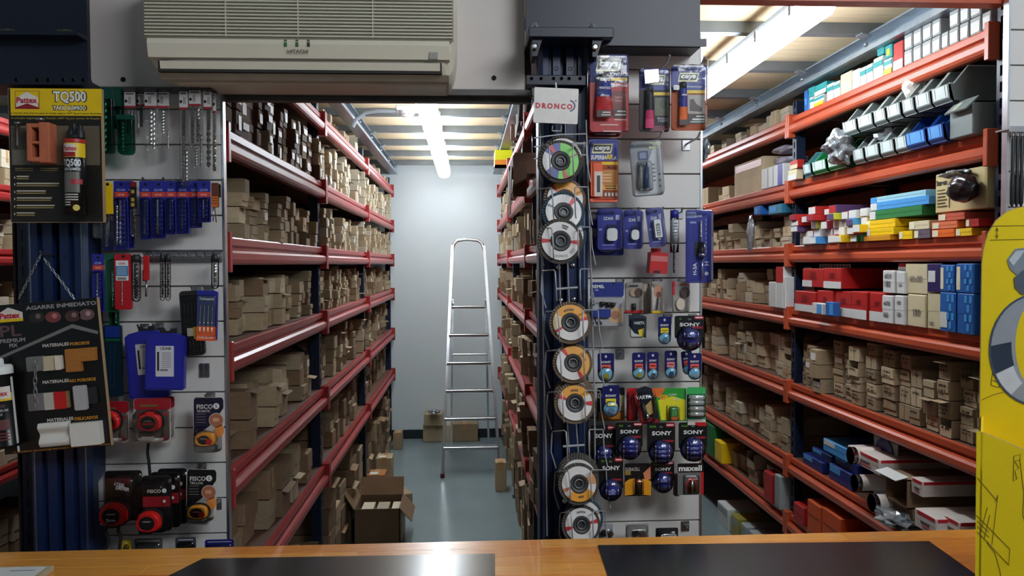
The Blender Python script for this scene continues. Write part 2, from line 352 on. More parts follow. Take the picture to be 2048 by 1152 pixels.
fixture('glowing tube lamp at the far left edge beside the navy beam', -1.80, 3.05, 4.55, 2.47)
fixture('lamp farther down the right aisle behind the glue panel', 1.115, 5.3, 6.8, 2.47)
# ================================================================== AIR CONDITIONER
ACM = M('aged_white_plastic', (212, 202, 182), .38, noise=.03, ns=3)
a0 = PY(282, 60, 2.06); a1 = PY(914, 60, 2.06); zb = PY(600, 167, 2.10).z; zt = zb+.285
t = thing('air_conditioner', 'wall mounted off-white split air conditioner above the aisle', 'air conditioner', ((a0.x+a1.x)/2, 2.15, zb))
def acring(y, i, ib): 
    P = []
    x0, x1, z0, z1 = a0.x+i, a1.x-i, zb+ib, zt-i*.4
    for cx, cz, a, r in ((x1-.02, z1-.02, 0, .02), (x0+.02, z1-.02, 90, .02), (x0+.075, z0+.085, 180, .075), (x1-.03, z0+.085, 270, .03)):
        for k in range(7):
            tt = math.radians(a+15*k); rz = .085 if a >= 180 else r
            P.append((cx+r*math.cos(tt), y, cz+rz*math.sin(tt)))
    return P
B().loft([acring(2.239, .004, 0), acring(2.12, 0, 0), acring(2.085, .003, .012), acring(2.062, .012, .038), acring(2.052, .022, .06)], smooth=False).build('casing', ACM, t)
# intake grille of fine horizontal slats above a plain front strip
z74 = PY(600, 75, 2.045).z; b = B(); n = 0; z = z74
xg0, xg1 = PY(286, 40, 2.045).x, PY(908, 40, 2.045).x
while z < zt-.012:
    b.prism_x([(2.05, z), (2.041, z+.0012), (2.041, z+.0048), (2.05, z+.006)], xg0+.004, xg1-.004); z += .0085
gr = b.build('intake_grille', M('grille_plastic', (196, 190, 172), .45), t)
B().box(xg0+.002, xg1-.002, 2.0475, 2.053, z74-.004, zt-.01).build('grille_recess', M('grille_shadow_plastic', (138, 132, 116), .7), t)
for px in (450, 595, 745): 
    x = PY(px, 20, 2.04).x; B().box(x-.0012, x+.0012, 2.042, 2.05, z74, zt-.012).build('grille_rib', ACM, gr)
zs = PY(600, 80, 2.045).z; zl = PY(600, 119, 2.05).z
B().prism_x([(2.056, zs+.004), (2.042, zs), (2.040, zs-.012), (2.047, zl+.002), (2.060, zl-.002)], xg0+.01, xg1-.012).build('front_strip', ACM, t)
l0 = PY(318, 122, 2.06); l1 = PY(884, 152, 2.075)
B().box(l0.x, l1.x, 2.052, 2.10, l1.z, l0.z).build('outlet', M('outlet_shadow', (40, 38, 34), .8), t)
b = B().prism_x([(2.054, l0.z-.0015), (2.047, l0.z-.002), (2.052, l1.z+.007), (2.062, l1.z+.003), (2.066, l1.z+.006), (2.058, l0.z-.004)], l0.x+.006, l1.x-.004); b.build('louver', ACM, t)
e0 = PY(325, 152, 2.09); e1 = PY(898, 166, 2.09)
B().prism_x([(2.064, e0.z+.002), (2.085, e0.z-.010), (2.10, e1.z+.002), (2.12, e1.z), (2.12, e0.z)], e0.x, e1.x).build('bottom_lip', M('dusty_plastic', (184, 176, 158), .6, noise=.12), t)
for px, c in ((571, (40, 110, 60)), (594, (40, 100, 60)), (617, (60, 60, 40))):
    p = PY(px, 89, 2.04); B().box(p.x-.0035, p.x+.0035, 2.0385, 2.05, p.z-.005, p.z+.005).build('indicator', pm(c), t)
    B().box(p.x-.003, p.x+.003, 2.0385, 2.05, p.z+.008, p.z+.0115).build('indicator_mark', pm((90, 84, 74)), t)
p = PY(596, 103, 2.04); lettering(t, 'HITACHI', (p.x, 2.0385, p.z), (1, 0, 0), (0, 0, 1), pm((92, 86, 80)), w=.051, h=.0095, bold=.02)
p = PY(867, 112, 2.045); B().box(p.x-.011, p.x+.011, 2.0415, 2.055, p.z-.009, p.z+.009, bev=.001).build('receiver_window', pm((150, 146, 140)), t)
# corrugated hose and rail under the fascia
hz = B(); pa = [PY(850+4.4*k, 176+14*math.sin(math.pi*min(1, k/46)), 2.28) for k in range(49)]
hz.tube(pa, [.0125 if k % 2 else .0105 for k in range(len(pa))], 10, smooth=False)
tag(hz.build('corrugated_hose', M('grey_conduit', (92, 92, 88), .6, noise=.15), loc=pa[0]), 'grey corrugated hose running under the white fascia to the disc rack', 'hose')
# emergency lamp / detector on conduit
p = PY(812, 222, 4.55); t = thing('smoke_detector', 'small white detector on a conduit beside the ladder aisle lamp', 'detector', p)
B().box(p.x-.055, p.x+.07, 4.5, 4.62, p.z, 2.535, bev=.006).build('housing', WHITE, t)
B().lathe([(.042, 0), (.042, -.012), (.03, -.03), (.012, -.034)], (p.x+.005, 4.56, p.z), (0, 0, 1), 20).build('sensor_dome', WHITE, t)
for k in range(10):
    a = k*.628; B().box(p.x+.005+.036*math.cos(a)-.003, p.x+.005+.036*math.cos(a)+.003, 4.56+.036*math.sin(a)-.003, 4.56+.036*math.sin(a)+.003, p.z-.024, p.z-.006).build('vent_slot', pm((120, 124, 126)), t)
c = B().tube([(p.x-.05, 4.56, 2.51), (-.50, 4.56, 2.51), (-.57, 4.56, 2.50), (-.62, 4.56, 2.46), (-.64, 4.56, 2.42)], .011, 10)
tag(c.build('conduit', GREYP, loc=(-.5, 4.56, 2.5)), 'thin grey conduit bending from the detector to the left rack', 'conduit')
# ================================================================== SLAT WALL PANELS
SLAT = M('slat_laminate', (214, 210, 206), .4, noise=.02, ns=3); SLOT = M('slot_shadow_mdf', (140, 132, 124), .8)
def slatwall(label, x0, x1, slots, ztop, zbot, y=YPAN):
    t = thing('slatwall_panel', label, 'display panel', ((x0+x1)/2, y, 0))
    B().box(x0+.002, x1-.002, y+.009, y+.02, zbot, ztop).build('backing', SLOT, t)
    zs = [ztop]+slots+[zbot]
    for a, c in zip(zs[:-1], zs[1:]):
        g = .0030
        if a-c < .02: continue
        b = B().box(x0, x1, y, y+.009, c+g, a-g*.3, bev=.0012)
        b.build('slat', SLAT, t)
    B().box(x1, x1+.006, y-.002, y+.022, zbot, ztop).build('edge_trim', ALU, t)
    B().box(x0-.006, x0, y-.002, y+.022, zbot, ztop).build('edge_trim', ALU, t)
    return t
zl = [PY(330, 219+70.9*k, YPAN).z for k in range(13)]
xa, xb_ = PY(176, 500, YPAN).x, PY(443, 300, YPAN).x
PANL = slatwall('white slatwall panel hung with drill bits and tape measures on the left', xa, xb_, zl, PY(330, 176, YPAN).z, .55)
zr = [PY(1290, 140+69.5*k, YPAN).z for k in range(14)]
PANR = slatwall('white slatwall panel hung with glue and battery packs in the middle', PY(1176, 500, YPAN).x, PY(1400, 500, YPAN).x, zr, 2.30, .50)
zq = [PY(2030, 60+71*k, YPAN).z for k in range(12)]
PANQ = slatwall('strip of white slatwall panel at the right edge above the yellow display', PY(2017, 300, YPAN).x, 2.2, zq, 2.62, .50)
def hook(par, px, py, ln=.07, plate=True, up=0.012, y=YPAN):
    p = PY(px, py, y)
    b = B()
    if plate: b.box(p.x-.012, p.x+.012, y-.004, y-.0005, p.z-.026, p.z+.004, bev=.001)
    b.tube([(p.x, y-.002, p.z-.008), (p.x, y-ln*.8, p.z-.008), (p.x, y-ln, p.z-.008+up)], .0028, 6)
    return b.build('hook', STEEL, par)
for k in range(9): hook(PANL, 300+17*k, 506, .045)
b = B(); pa = PY(180, 502, YPAN); pb = PY(440, 502, YPAN); b.tube([(pa.x, YPAN-.006, pa.z), (pb.x, YPAN-.006, pa.z)], .0022, 6); b.tube([(pa.x, YPAN-.03, pa.z-.02), (pb.x, YPAN-.03, pa.z-.02)], .0018, 6); b.build('hook_rail', STEEL, PANL)
p = PY(410, 722, YPAN); b = B()
for i in (0, 1): 
    for j in (0, 1): b.box(p.x-.014+i*.0145, p.x-.001+i*.0145, YPAN-.006, YPAN-.001, p.z-.024-j*.02, p.z-.006-j*.02, bev=.001)
b.build('hook_plate', STEEL, PANL)
for px, py in ((320, 648), (290, 650), (395, 575), (420, 575), (422, 787), (405, 929), (300, 362), (340, 362), (385, 362), (435, 1000)): hook(PANL, px, py, .05)
for px, py, ln in ((1311, 143, .16), (1376, 146, .16), (1200, 140, .06), (1298, 283, .16), (1372, 283, .14), (1225, 420, .05), (1270, 420, .05), (1316, 420, .06), (1357, 420, .04), (1400, 420, .04), (1240, 560, .05), (1275, 560, .05), (1315, 560, .05), (1365, 560, .05), (1240, 700, .04), (1272, 630, .05), (1335, 630, .05), (1385, 630, .05), (1370, 1044, .03)): hook(PANR, px, py, ln)
# ================================================================== PACK BUILDER (photo pixels on the pack's own plane)
class Pkg:
    def __init__(s, name, label, cat, box, Y, group=None):
        s.Y = Y; x0, y0, x1, y1 = box; s.box = box
        p = PY((x0+x1)/2, y1, Y); s.root = thing(name, label, cat, p, group); s.k = Y/FPX
    def p(s, x, y, d=0): q = PY(x, y, s.Y); return Vector((q.x, s.Y-d, q.z))
    def poly(s, pts, mat, d=0, th=.0012, name='card', par=None):
        Q = [s.p(x, y) for x, y in pts]
        return B().prism([(q.x, q.z) for q in Q], s.Y-d-th, s.Y-d).build(name, mat, par or s.root)
    def rect(s, x0, y0, x1, y1, mat, d=0, th=.0012, r=0, name='card', par=None):
        a, c = s.p(x0, y1), s.p(x1, y0)
        P = rrect(a.x, a.z, c.x, c.z, r*s.k) if r else [(a.x, a.z), (c.x, a.z), (c.x, c.z), (a.x, c.z)]
        return B().prism(P, s.Y-d-th, s.Y-d).build(name, mat, par or s.root)
    def ell(s, cx, cy, rx, ry, mat, d=0, th=.0012, name='disc', par=None, n=20, a0=0, a1=360, smooth=False):
        c = s.p(cx, cy); P = [(c.x+rx*s.k*math.cos(t), c.z+ry*s.k*math.sin(t)) for t in [math.radians(a0+(a1-a0)*i/(n if a1-a0 == 360 else n-1)) for i in range(n)]]
        return B().prism(P, s.Y-d-th, s.Y-d).build(name, mat, par or s.root)
    def dome(s, x0, y0, x1, y1, mat, d=0, h=.02, r=6, inset=3, name='blister', par=None, rim=True):
        a, c = s.p(x0, y1), s.p(x1, y0); k = s.k; R = []
        lv = [(0, 0), (.0008, 0), (.001, 2), (h*.75, 2+inset*.35), (h*.93, 2+inset*.7), (h, 2+inset*1.3)] if rim else [(0, 0), (h*.7, inset*.3), (h*.93, inset*.7), (h, inset*1.3)]
        for dy, i in lv: R.append([(x, s.Y-d-dy, z) for x, z in rrect(a.x+i*k, a.z+i*k, c.x-i*k, c.z-i*k, max(.5, r-i*.5)*k, 4)])
        return B().loft(R, smooth=True).build(name, mat, par or s.root)
    def cyl(s, xa, ya, xb, yb, rpx, mat, d=0, name='battery', par=None, n=12, prof=None):
        a, c = s.p(xa, ya, d), s.p(xb, yb, d); r = rpx*s.k; L = (c-a).length
        pr = prof or [(0, 0), (1, 0), (1, 1), (0, 1)]
        return B().lathe([(r*q, h*L) for q, h in pr], a, c-a, n).build(name, mat, par or s.root)
    def txt(s, t, cx, cy, w=None, h=None, mat=None, d=.002, rot=0, bold=.012, shear=0, name='lettering', par=None):
        c = s.p(cx, cy, d); a = math.radians(rot)
        return lettering(par or s.root, t, c, (math.cos(a), 0, math.sin(a)), (-math.sin(a), 0, math.cos(a)), mat or WHITE, None if w is None else w*s.k, None if h is None else h*s.k, bold, shear, name)
    def lines(s, rows, mat, d=.002, name='fine_print', par=None):   # rows of (x0, x1, y, h): print too small to read
        b = B()
        for x0, x1, y, h in rows:
            a, c = s.p(x0, y+h/2), s.p(x1, y-h/2); b.box(a.x, c.x, s.Y-d-.0002, s.Y-d, a.z, c.z)
        return b.build(name, mat, par or s.root)
    def bit(s, x, y0, y1, rpx, mat, d, shank=.3, par=None, turns=6, x2=None, name='drill_bit'):
        a, c = s.p(x, y0, d), s.p(x if x2 is None else x2, y1, d); r = rpx*s.k; ax = c-a; R = []; n = 8; N = 40
        u = ax.normalized(); e1 = Vector((0, 1, 0)); e1 = (e1-u*e1.dot(u)).normalized(); e2 = u.cross(e1)
        for i in range(N+1):
            f = i/N; q = .0 if f < 1e-6 else 1
            fl = f < 1-shank
            w = .15 if i == 0 else (.9 if i == 1 else 1)
            th = turns*2*math.pi*f
            ring = []
            for k in range(n):
                t = 2*math.pi*k/n; ra, rb = (r*w, r*w*.5) if fl else (r*.8, r*.8)
                lx, ly = ra*math.cos(t), rb*math.sin(t)
                ring.append(a+ax*f+e1*(lx*math.cos(th)-ly*math.sin(th))+e2*(lx*math.sin(th)+ly*math.cos(th)))
            R.append(ring)
        return B().loft(R, smooth=not True).build(name, mat, par or s.root)
def tlt(pk, deg, at): tilt(pk.root, pk.p(*at), math.radians(-deg), 'Y')   # positive turns clockwise in the picture... see use
SILV = M('bit_steel', (176, 172, 168), .28, 1, noise=.1, ns=60); DBIT = M('dark_bit_steel', (84, 80, 78), .35, .9, noise=.1)
# ------------------------------------------------------------------ left panel, top row: sleeves and long bits
def sleeve(label, x0, y0, x1, y1, Y, clr, bits, head=None, lab=None, grp='drill bits in clear sleeves on the top row'):
    pk = Pkg('drill_bit_pack', label, 'drill bit pack', (x0, y0, x1, y1), Y, grp)
    pk.dome(x0, y0, x1, y1, clr, 0, .014, (x1-x0)*.3, 2, 'sleeve', rim=False)
    if head: pk.rect(x0, y0, x1, head[0], head[1], -.001, .018, 2, 'header')
    if lab:
        l = pk.rect(x0+1, lab[0], x1-1, lab[1], pm((196, 190, 188)), .0145, .0008, 1, 'label')
        pk.rect(x0+1, lab[1], x1-1, lab[1]+4, pm((150, 30, 40)), .0146, .0008, 0, 'label_band', l)
        pk.ell(x0+4, (lab[0]+lab[1])/2+4, 2.5, 3.2, BLACK, .0154, .0004, 'label_dot', l, 10)
        pk.lines([(x0+9+3*i, x0+10+3*i, (lab[0]+lab[1])/2+2, 14) for i in range(2)]+[(x0+3, x1-4, lab[0]+3, 3)], pm((90, 86, 88)), .0155, par=l)
    for x, ya, yb, r, mt, tw in bits: pk.bit(x, yb, ya, r, mt, .007, .35 if tw else .99, turns=tw or 1)
    return pk
GRN = M('green_sleeve', (8, 66, 54), .25, noise=.1)
G1 = clear('deep_green_film', .15, (.10, .42, .34), .08)
sleeve('dark green sleeved bit nearest the yellow board on the top row', 205, 177, 229, 309, 2.19, G1, [(213, 200, 304, 3, SILV, 0)], (200, GRN))
sleeve('dark green sleeved bit second from the yellow board', 229, 177, 247, 260, 2.21, G1, [(238, 200, 250, 3, DBIT, 0)], (215, GRN))
sleeve('short green sleeve with a silver chisel tip on the top row', 238, 232, 270, 311, 2.18, G1, [(247, 243, 303, 4, SILV, 0)], (241, GRN))
sleeve('white labelled chisel pack beside the green sleeves', 253, 178, 276, 282, 2.20, CLEAR, [(266, 222, 262, 4, SILV, 0), (258, 222, 268, 2, DBIT, 0)], (186, pm((60, 50, 52))), (187, 214))
sleeve('half hidden labelled chisel pack behind its neighbours on the top row', 276, 177, 294, 260, 2.22, CLEAR, [(285, 215, 255, 3, DBIT, 0)], (190, pm((60, 50, 52))), (191, 211))
sleeve('white labelled pack with a broad flat chisel on the top row', 293, 178, 318, 306, 2.18, CLEAR, [(304, 220, 290, 4, SILV, 0), (310, 222, 300, 2.5, SILV, 0)], (185, pm((60, 50, 52))), (187, 214))
sleeve('white labelled pack with a thin pointed chisel on the top row', 317, 178, 343, 302, 2.19, CLEAR, [(328, 220, 268, 3, SILV, 0), (338, 262, 298, 2.5, SILV, 0)], (185, pm((60, 50, 52))), (187, 214))
sleeve('longest masonry bit reaching down to the blue packs', 362, 177, 380, 372, 2.17, CLEAR, [(369, 220, 366, 4, SILV, 10), (375, 300, 362, 2.5, SILV, 0)], (184, pm((60, 50, 52))), (186, 217))
sleeve('twin spiral masonry bits under one white label', 381, 177, 406, 298, 2.17, CLEAR, [(387, 214, 294, 3.8, SILV, 7), (398, 214, 285, 3.8, SILV, 6)], (184, pm((60, 50, 52))), (184, 210))
sleeve('bare polished shank pair hanging behind the twin bits', 388, 210, 410, 340, 2.20, CLEAR, [(394, 290, 336, 3, SILV, 0), (404, 270, 334, 2.5, SILV, 0)])
sleeve('white labelled wide flute bit near the panel edge', 410, 178, 427, 340, 2.17, CLEAR, [(419, 216, 336, 4.5, SILV, 5)], (184, pm((60, 50, 52))), (187, 216))
sleeve('last long bit on the top row at the panel edge', 427, 184, 436, 346, 2.19, CLEAR, [(431, 225, 344, 4, SILV, 8)], (188, pm((60, 50, 52))), (189, 224))
# ------------------------------------------------------------------ second row: blue bit packs stepping down in length
def blue_pack(label, x0, x1, y1, br, Y, fat=False, y0=362):
    pk = Pkg('drill_bit_pack', label, 'drill bit pack', (x0, y0, x1, y1), Y, 'blue drill bit packs')
    pk.rect(x0, y0, x1, y1, BLUE, 0, .0015, 2, 'card')
    pk.rect(x0, y0+22, x1, y0+32, pm((206, 66, 48)), .0015, .0005, 0, 'red_band')
    pk.ell((x0+x1)/2, y0+7, 3, 2.6, BLACK, .0015, .0004, 'hang_hole', None, 10)
    pk.txt('IZAR', (x0+x1)/2, y0+18, w=(x1-x0)*.62, h=4, d=.0024, mat=pm((170, 180, 226)))
    pk.txt('IZAR', (x0+x1)/2, y0+27.5, w=(x1-x0)*.5, h=3.4, d=.0024, mat=pm((240, 200, 190)))
    pk.dome(x0+1.5, y0+34, x1-1.5, y1-2, clear('blue_clear_film', .12, (.72, .76, .95), .10), .0015, .011, 5, 2, 'sleeve', rim=False)
    pk.bit((x0+x1)/2, y1-8, y0+38, br, SILV, .008, .45, turns=5)
    if fat: pk.bit((x0+x1)/2-7, y1-8, y0+48, br*.8, SILV, .007, .9, turns=2)
    pk.lines([(x0+4, x1-5, y, 1.2) for y in range(int(y0+50), int(y1-12), 9)], pm((88, 98, 190)), .0016)
    return pk
BP = [('widest and longest blue bit pack in the second row', 230, 256, 500, 3.4, 2.17, True), ('blue bit pack hidden behind the widest one', 240, 267, 497, 3, 2.20, False),
      ('blue bit pack right of the black and yellow one', 281, 302, 479, 3, 2.18, False), ('blue bit pack with the brightest thick bit', 304, 331, 477, 4.2, 2.18, False),
      ('blue bit pack fifth from the yellow one', 333, 352, 469, 2.3, 2.18, False), ('blue bit pack half behind a hanging polybag', 354, 378, 468, 2.3, 2.19, False),
      ('shorter darker blue bit pack near the row end', 379, 403, 456, 2, 2.20, False), ('shortest blue bit pack ending the row', 396, 421, 445, 2.2, 2.18, False)]
for q in BP: blue_pack(*q)
pk = Pkg('drill_bit_pack', 'blue bit pack at the left end, under the yellow board corner', 'drill bit pack', (206, 470, 226, 500), 2.20, 'blue drill bit packs')
pk.rect(206, 440, 226, 500, BLUE, 0, .0015, 2, 'card'); pk.dome(207, 442, 225, 498, CLEAR, .0015, .01, 5, 2, 'sleeve', rim=False); pk.bit(216, 494, 446, 2.4, SILV, .008)
pk = Pkg('chisel_pack', 'yellow header pack with a thin steel rod beside the blue packs', 'drill bit pack', (208, 363, 227, 480), 2.16)
pk.poly([(208, 428), (227, 428), (226, 370), (220, 364), (214, 364), (208, 370)], YEL, 0, .006, 'header'); pk.ell(217, 369, 3, 3, BLACK, .006, .0005, 'hang_hole', n=10)
pk.lines([(211, 214, y, 3) for y in range(376, 424, 6)], pm((120, 100, 20)), .0062); pk.dome(208, 428, 227, 480, CLEAR, -.004, .012, 5, 2, 'sleeve', rim=False); pk.cyl(219, 428, 218, 476, 1.7, SILV, .004, 'rod')
pk = Pkg('drill_bit_pack', 'narrow black and yellow bit pack between two blue packs', 'drill bit pack', (262, 364, 275, 474), 2.165)
pk.rect(262, 364, 273, 416, BLACK, 0, .004, 1, 'header'); pk.rect(262, 364, 273, 374, pm((120, 24, 30)), .004, .0004, 0, 'red_band')
for y in (380, 396, 406): pk.rect(263.5, y, 270, y+7, pm((180, 150, 60)), .004, .0004, 0, 'print_block')
pk.bit(271, 472, 416, 2.4, DBIT, .003, .3, x2=268); pk.dome(262, 416, 275, 474, CLEAR, -.004, .012, 4, 2, 'sleeve', rim=False)
pk = Pkg('drill_bit_pack', 'small black and orange pack at the end of the blue row', 'drill bit pack', (424, 365, 439, 446), 2.18)
pk.rect(428, 368, 441, 395, BLACK, -.004, .002, 2, 'backing_card'); pk.rect(424, 366, 438, 415, pm((100, 52, 36)), 0, .004, 2, 'header'); pk.rect(425, 393, 437, 414, pm((206, 110, 40)), .004, .0004, 0, 'orange_band')
pk.lines([(426, 436, y, 1.5) for y in (397, 402, 407)], pm((100, 40, 20)), .0046); pk.cyl(427, 415, 427, 443, 1, SILV, .002, 'rod'); pk.cyl(430, 415, 433, 445, 1, DBIT, .002, 'rod')
pk = Pkg('chisel_pack', 'empty looking clear polybag under the yellow board corner', 'polybag', (186, 440, 206, 478), 2.19)
pk.dome(186, 440, 206, 478, POLY, 0, .01, 5, 3, 'bag', rim=False); pk.cyl(198, 445, 196, 474, 1.6, DBIT, .004, 'rod')
# ------------------------------------------------------------------ third row
pk = blue_pack('blue pack behind the tilted black board, third row', 186, 208, 624, 2.6, 2.17, False, 508)
pk = blue_pack('dark blue pack at the column side of the third row', 172, 187, 600, 2.2, 2.20, False, 505)
GR2 = pm((14, 84, 62))
for lb, x0, y0, x1, y1, Y in (('green plastic bit sheath beside the red pack', 213, 508, 236, 624, 2.17), ('green sheath hanging lower behind the first green one', 219, 560, 238, 655, 2.20)):
    pk = Pkg('bit_sheath', lb, 'drill bit pack', (x0, y0, x1, y1), Y); pk.rect(x0, y0, x1, y1, GR2, 0, .004, 4, 'sheath'); pk.dome(x0+8, y0+10, x1-2, y1-4, CLEARG, .004, .009, 4, 2, 'sleeve', rim=False); pk.bit(x0+15, y1-8, y0+35, 2.6, SILV, .008, .5)
pk = Pkg('drill_bit_pack', 'red plastic bit pack with a white and blue label', 'drill bit pack', (233, 508, 265, 619), 2.165)
pk.rect(233, 508, 264, 619, pm((178, 22, 34)), 0, .008, 4, 'tray'); l = pk.rect(235, 521, 259, 561, WHITE, .008, .0006, 1, 'label'); pk.rect(235, 532, 259, 552, pm((70, 130, 180)), .0086, .0003, 0, 'label_band', l)
pk.txt('IZAR', 247, 527, w=12, h=4, mat=RED, d=.009, par=l); pk.lines([(238+2*i, 239+2*i, 557, 5) for i in range(9)], BLACK, .0089, 'barcode', l); pk.lines([(237, 256, y, 1) for y in (536, 540, 544, 548)], WHITE, .0092, par=l)
pk.bit(247, 612, 562, 1.8, SILV, .009, .3); pk.ell(249, 513, 3.5, 3, BLACK, .008, .0005, 'hang_hole', n=10)
def tubepack(label, x0, y0, x1, y1, n, Y, capm, fill):
    pk = Pkg('bit_tube', label, 'drill bit tube', (x0, y0, x1, y1), Y, 'clear tubes with dark caps'); w = (x1-x0)/n
    for i in range(n):
        cx = x0+w*(i+.5); pk.cyl(cx, y0, cx, y0+16, w*.5, capm, .008, 'cap', prof=[(.6, 0), (1, .3), (1, 1), (0, 1)]); pk.cyl(cx, y0+14, cx, y1, w*.46, CLEAR, .008, 'tube', prof=[(1, 0), (1, .9), (.7, .97), (0, 1)]); pk.bit(cx, y1-6, y0+18, w*.3, fill, .008, .4)
    return pk
tubepack('single dark capped clear tube next to the red pack', 266, 509, 284, 604, 1, 2.17, DRK, DBIT)
tubepack('pair of dark capped clear tubes in the middle of the hook row', 322, 508, 344, 602, 2, 2.17, DRK, DBIT)
tubepack('dark capped clear tube at the panel edge', 424, 508, 440, 578, 1, 2.18, DRK, SILV)
pk = Pkg('drill_bit_pack', 'small red sleeve with a thin rod below the hook row', 'drill bit pack', (288, 511, 300, 594), 2.18); pk.rect(289, 511, 299, 560, RED, 0, .007, 2, 'sheath'); pk.rect(285, 540, 291, 562, RED, -.006, .005, 1, 'backing_card'); pk.cyl(294, 560, 293, 593, 2, SILV, .003, 'rod')
# ------------------------------------------------------------------ fourth row
pk = Pkg('drill_set_case', 'smoky black drill set case with a yellow patch', 'drill set', (363, 581, 404, 711), 2.17); DC = M('smoke_plastic', (44, 40, 38), .25)
pk.rect(363, 581, 404, 711, DC, 0, .012, 7, 'case'); pk.dome(365, 590, 402, 708, CLEAR, .012, .006, 5, 2, 'window', rim=False)
for i in range(5): pk.bit(371+7*i, 655, 606, 2, DBIT, .0145, .4); pk.bit(371+7*i, 703, 680, 2, DBIT, .0145, .4)
pk.rect(375, 655, 388, 671, pm((170, 160, 140)), .0185, .0005, 0, 'label'); pk.rect(388, 653, 401, 677, YEL, .0185, .0005, 0, 'yellow_patch'); pk.txt('4', 395, 665, h=10, mat=BLACK, d=.0195)
tlt(pk, 3, (383, 581))
pk = Pkg('drill_set_pack', 'blue and orange porcelain drill set pack at the panel edge', 'drill set', (398, 581, 439, 682), 2.15)
pk.rect(398, 581, 437, 681, BLUE, 0, .010, 3, 'case'); pk.rect(400, 592, 434, 652, pm((120, 140, 196)), .010, .0004, 1, 'clear_front'); pk.rect(398, 652, 437, 681, pm((226, 92, 40)), .010, .0006, 2, 'orange_band')
pk.txt('Turbopoint', 417, 598, w=28, h=7, d=.0112); pk.txt('PORCELAIN', 417, 674, w=30, h=5.5, d=.0112, mat=pm((250, 226, 214)))
for i in range(4): pk.bit(405+8*i, 655, 610, 1.3, SILV, .0125, .55); pk.cyl(405+8*i, 654, 405+8*i, 664, 1.8, pm((250, 200, 170)), .0115, 'bit_holder')
pk.dome(399, 590, 436, 672, CLEAR, .0104, .006, 3, 2, 'window', rim=False); tlt(pk, -2, (417, 581))
CASE = M('blue_case_plastic', (38, 40, 150), .32, noise=.05)
for lb, x0, y0, x1, y1, Y, dg, tx in (('rear tilted blue drill bit case with half its label hidden', 254, 664, 334, 794, 2.19, 4.5, 0), ('front blue drill bit case with a white label', 297, 668, 374, 778, 2.15, -1, 1)):
    pk = Pkg('drill_bit_case', lb, 'drill bit case', (x0, y0, x1, y1), Y, 'blue drill bit cases')
    a = [(x0, y0+7), (x0+8, y0+1), (x0+28, y0-3), (x1-20, y0-3), (x1-4, y0+3), (x1, y0+9), (x1, y1-3), (x1-3, y1), (x0+3, y1), (x0, y1-3)]
    pk.poly(a, CASE, 0, .018, 'shell'); pk.poly([(x0+4+(x-x0)*(x1-x0-8)/(x1-x0), y0+4+(y-y0)*(y1-y0-8)/(y1-y0)) for x, y in a], CASE, .018, .003, 'lid')
    pk.poly([(x0+27, y0-2), (x0+27, y0-12), (x0+34, y0-12), (x0+36, y0-7), (x0+46, y0-7), (x0+48, y0-12), (x0+58, y0-12), (x0+58, y0-2)], DRK, .004, .010, 'hanger')
    l = pk.rect(x0+22, y0+22, x0+57, y0+83, pm((206, 206, 210)), .021, .0005, 1, 'label'); pk.txt('IZAR', x0+42, y0+27, w=20, h=5, mat=BLACK, d=.0222, par=l); pk.rect(x0+25, y0+34, x0+28, y0+72, BLACK, .0215, .0004, 1, 'bit_picture', l)
    pk.lines([(x0+34, x0+52, y0+36+4*i, 1.2) for i in range(8)]+[(x0+31, x0+46, y0+70, 4)], pm((130, 130, 136)), .0218, par=l); tlt(pk, dg, ((x0+x1)/2, y0))
pk = Pkg('bit_sheath', 'dark green and blue tall case behind the blue cases', 'drill bit case', (212, 650, 245, 792), 2.20); pk.rect(212, 650, 245, 792, pm((12, 36, 52)), 0, .010, 4, 'sheath'); pk.rect(214, 652, 243, 674, pm((22, 50, 128)), .010, .003, 3, 'blue_cap'); pk.rect(214, 676, 243, 682, GR2, .010, .002, 1, 'green_band'); pk.lines([(222, 225, 690+8*i, 5) for i in range(11)]+[(230, 233, 690+8*i, 5) for i in range(11)], pm((20, 54, 80)), .0102)
# ------------------------------------------------------------------ tape measures
def tape(pk, cx, cy, w, h, body, trim, mark, d=.006, th=.026, flip=1):
    def out(s): 
        P = []
        for a in range(0, 360, 18):
            t = math.radians(a); x = math.cos(t); y = math.sin(t); e = .78 if y < 0 else 1
            r = 1/max((abs(x)**2.6+abs(y)**2.6)**(1/2.6), 1e-6); k = r if (y < 0) else (1 if x*flip < 0 else .5+.5*r)
            P.append((cx+x*k*w/2*s, cy-y*k*h/2*s*e))
        return P
    def ring(s, dd): return [(q.x, pk.Y-dd, q.z) for q in [pk.p(*p) for p in out(s)]]
    b = B().loft([ring(.97, d), ring(1, d+.003), ring(1, d+th*.7), ring(.93, d+th*.92), ring(.84, d+th)], smooth=True).build('tape_body', body, pk.root)
    B().loft([ring(1.08, d+.004), ring(1.10, d+.008), ring(1.08, d+th*.55)], smooth=True).build('rubber_grip', trim, pk.root)
    pk.ell(cx-1, cy-1, w*.27, h*.27, pm((30, 26, 28)), d+th, .0008, 'dial', b, 24)
    pk.ell(cx-1, cy-1, w*.30, h*.30, trim, d+th-.0006, .0008, 'dial_ring', b, 24)
    if mark: pk.txt(mark, cx-1, cy+(h*.12 if mark == '5m' else 0), w=w*.3, h=h*.12, d=d+th+.0016, par=b)
    pk.lines([(cx-w*.17, cx+w*.14, cy-h*.1, h*.06)], pm((150, 140, 140)), d+th+.001, par=b)
    pk.rect(cx-w*.42, cy+h*.42, cx+w*.1, cy+h*.5, DRK, d+.004, th*.5, 0, 'tape_mouth', b)
    return b
RT2 = M('red_tape_plastic', (214, 32, 30), .3, noise=.04)
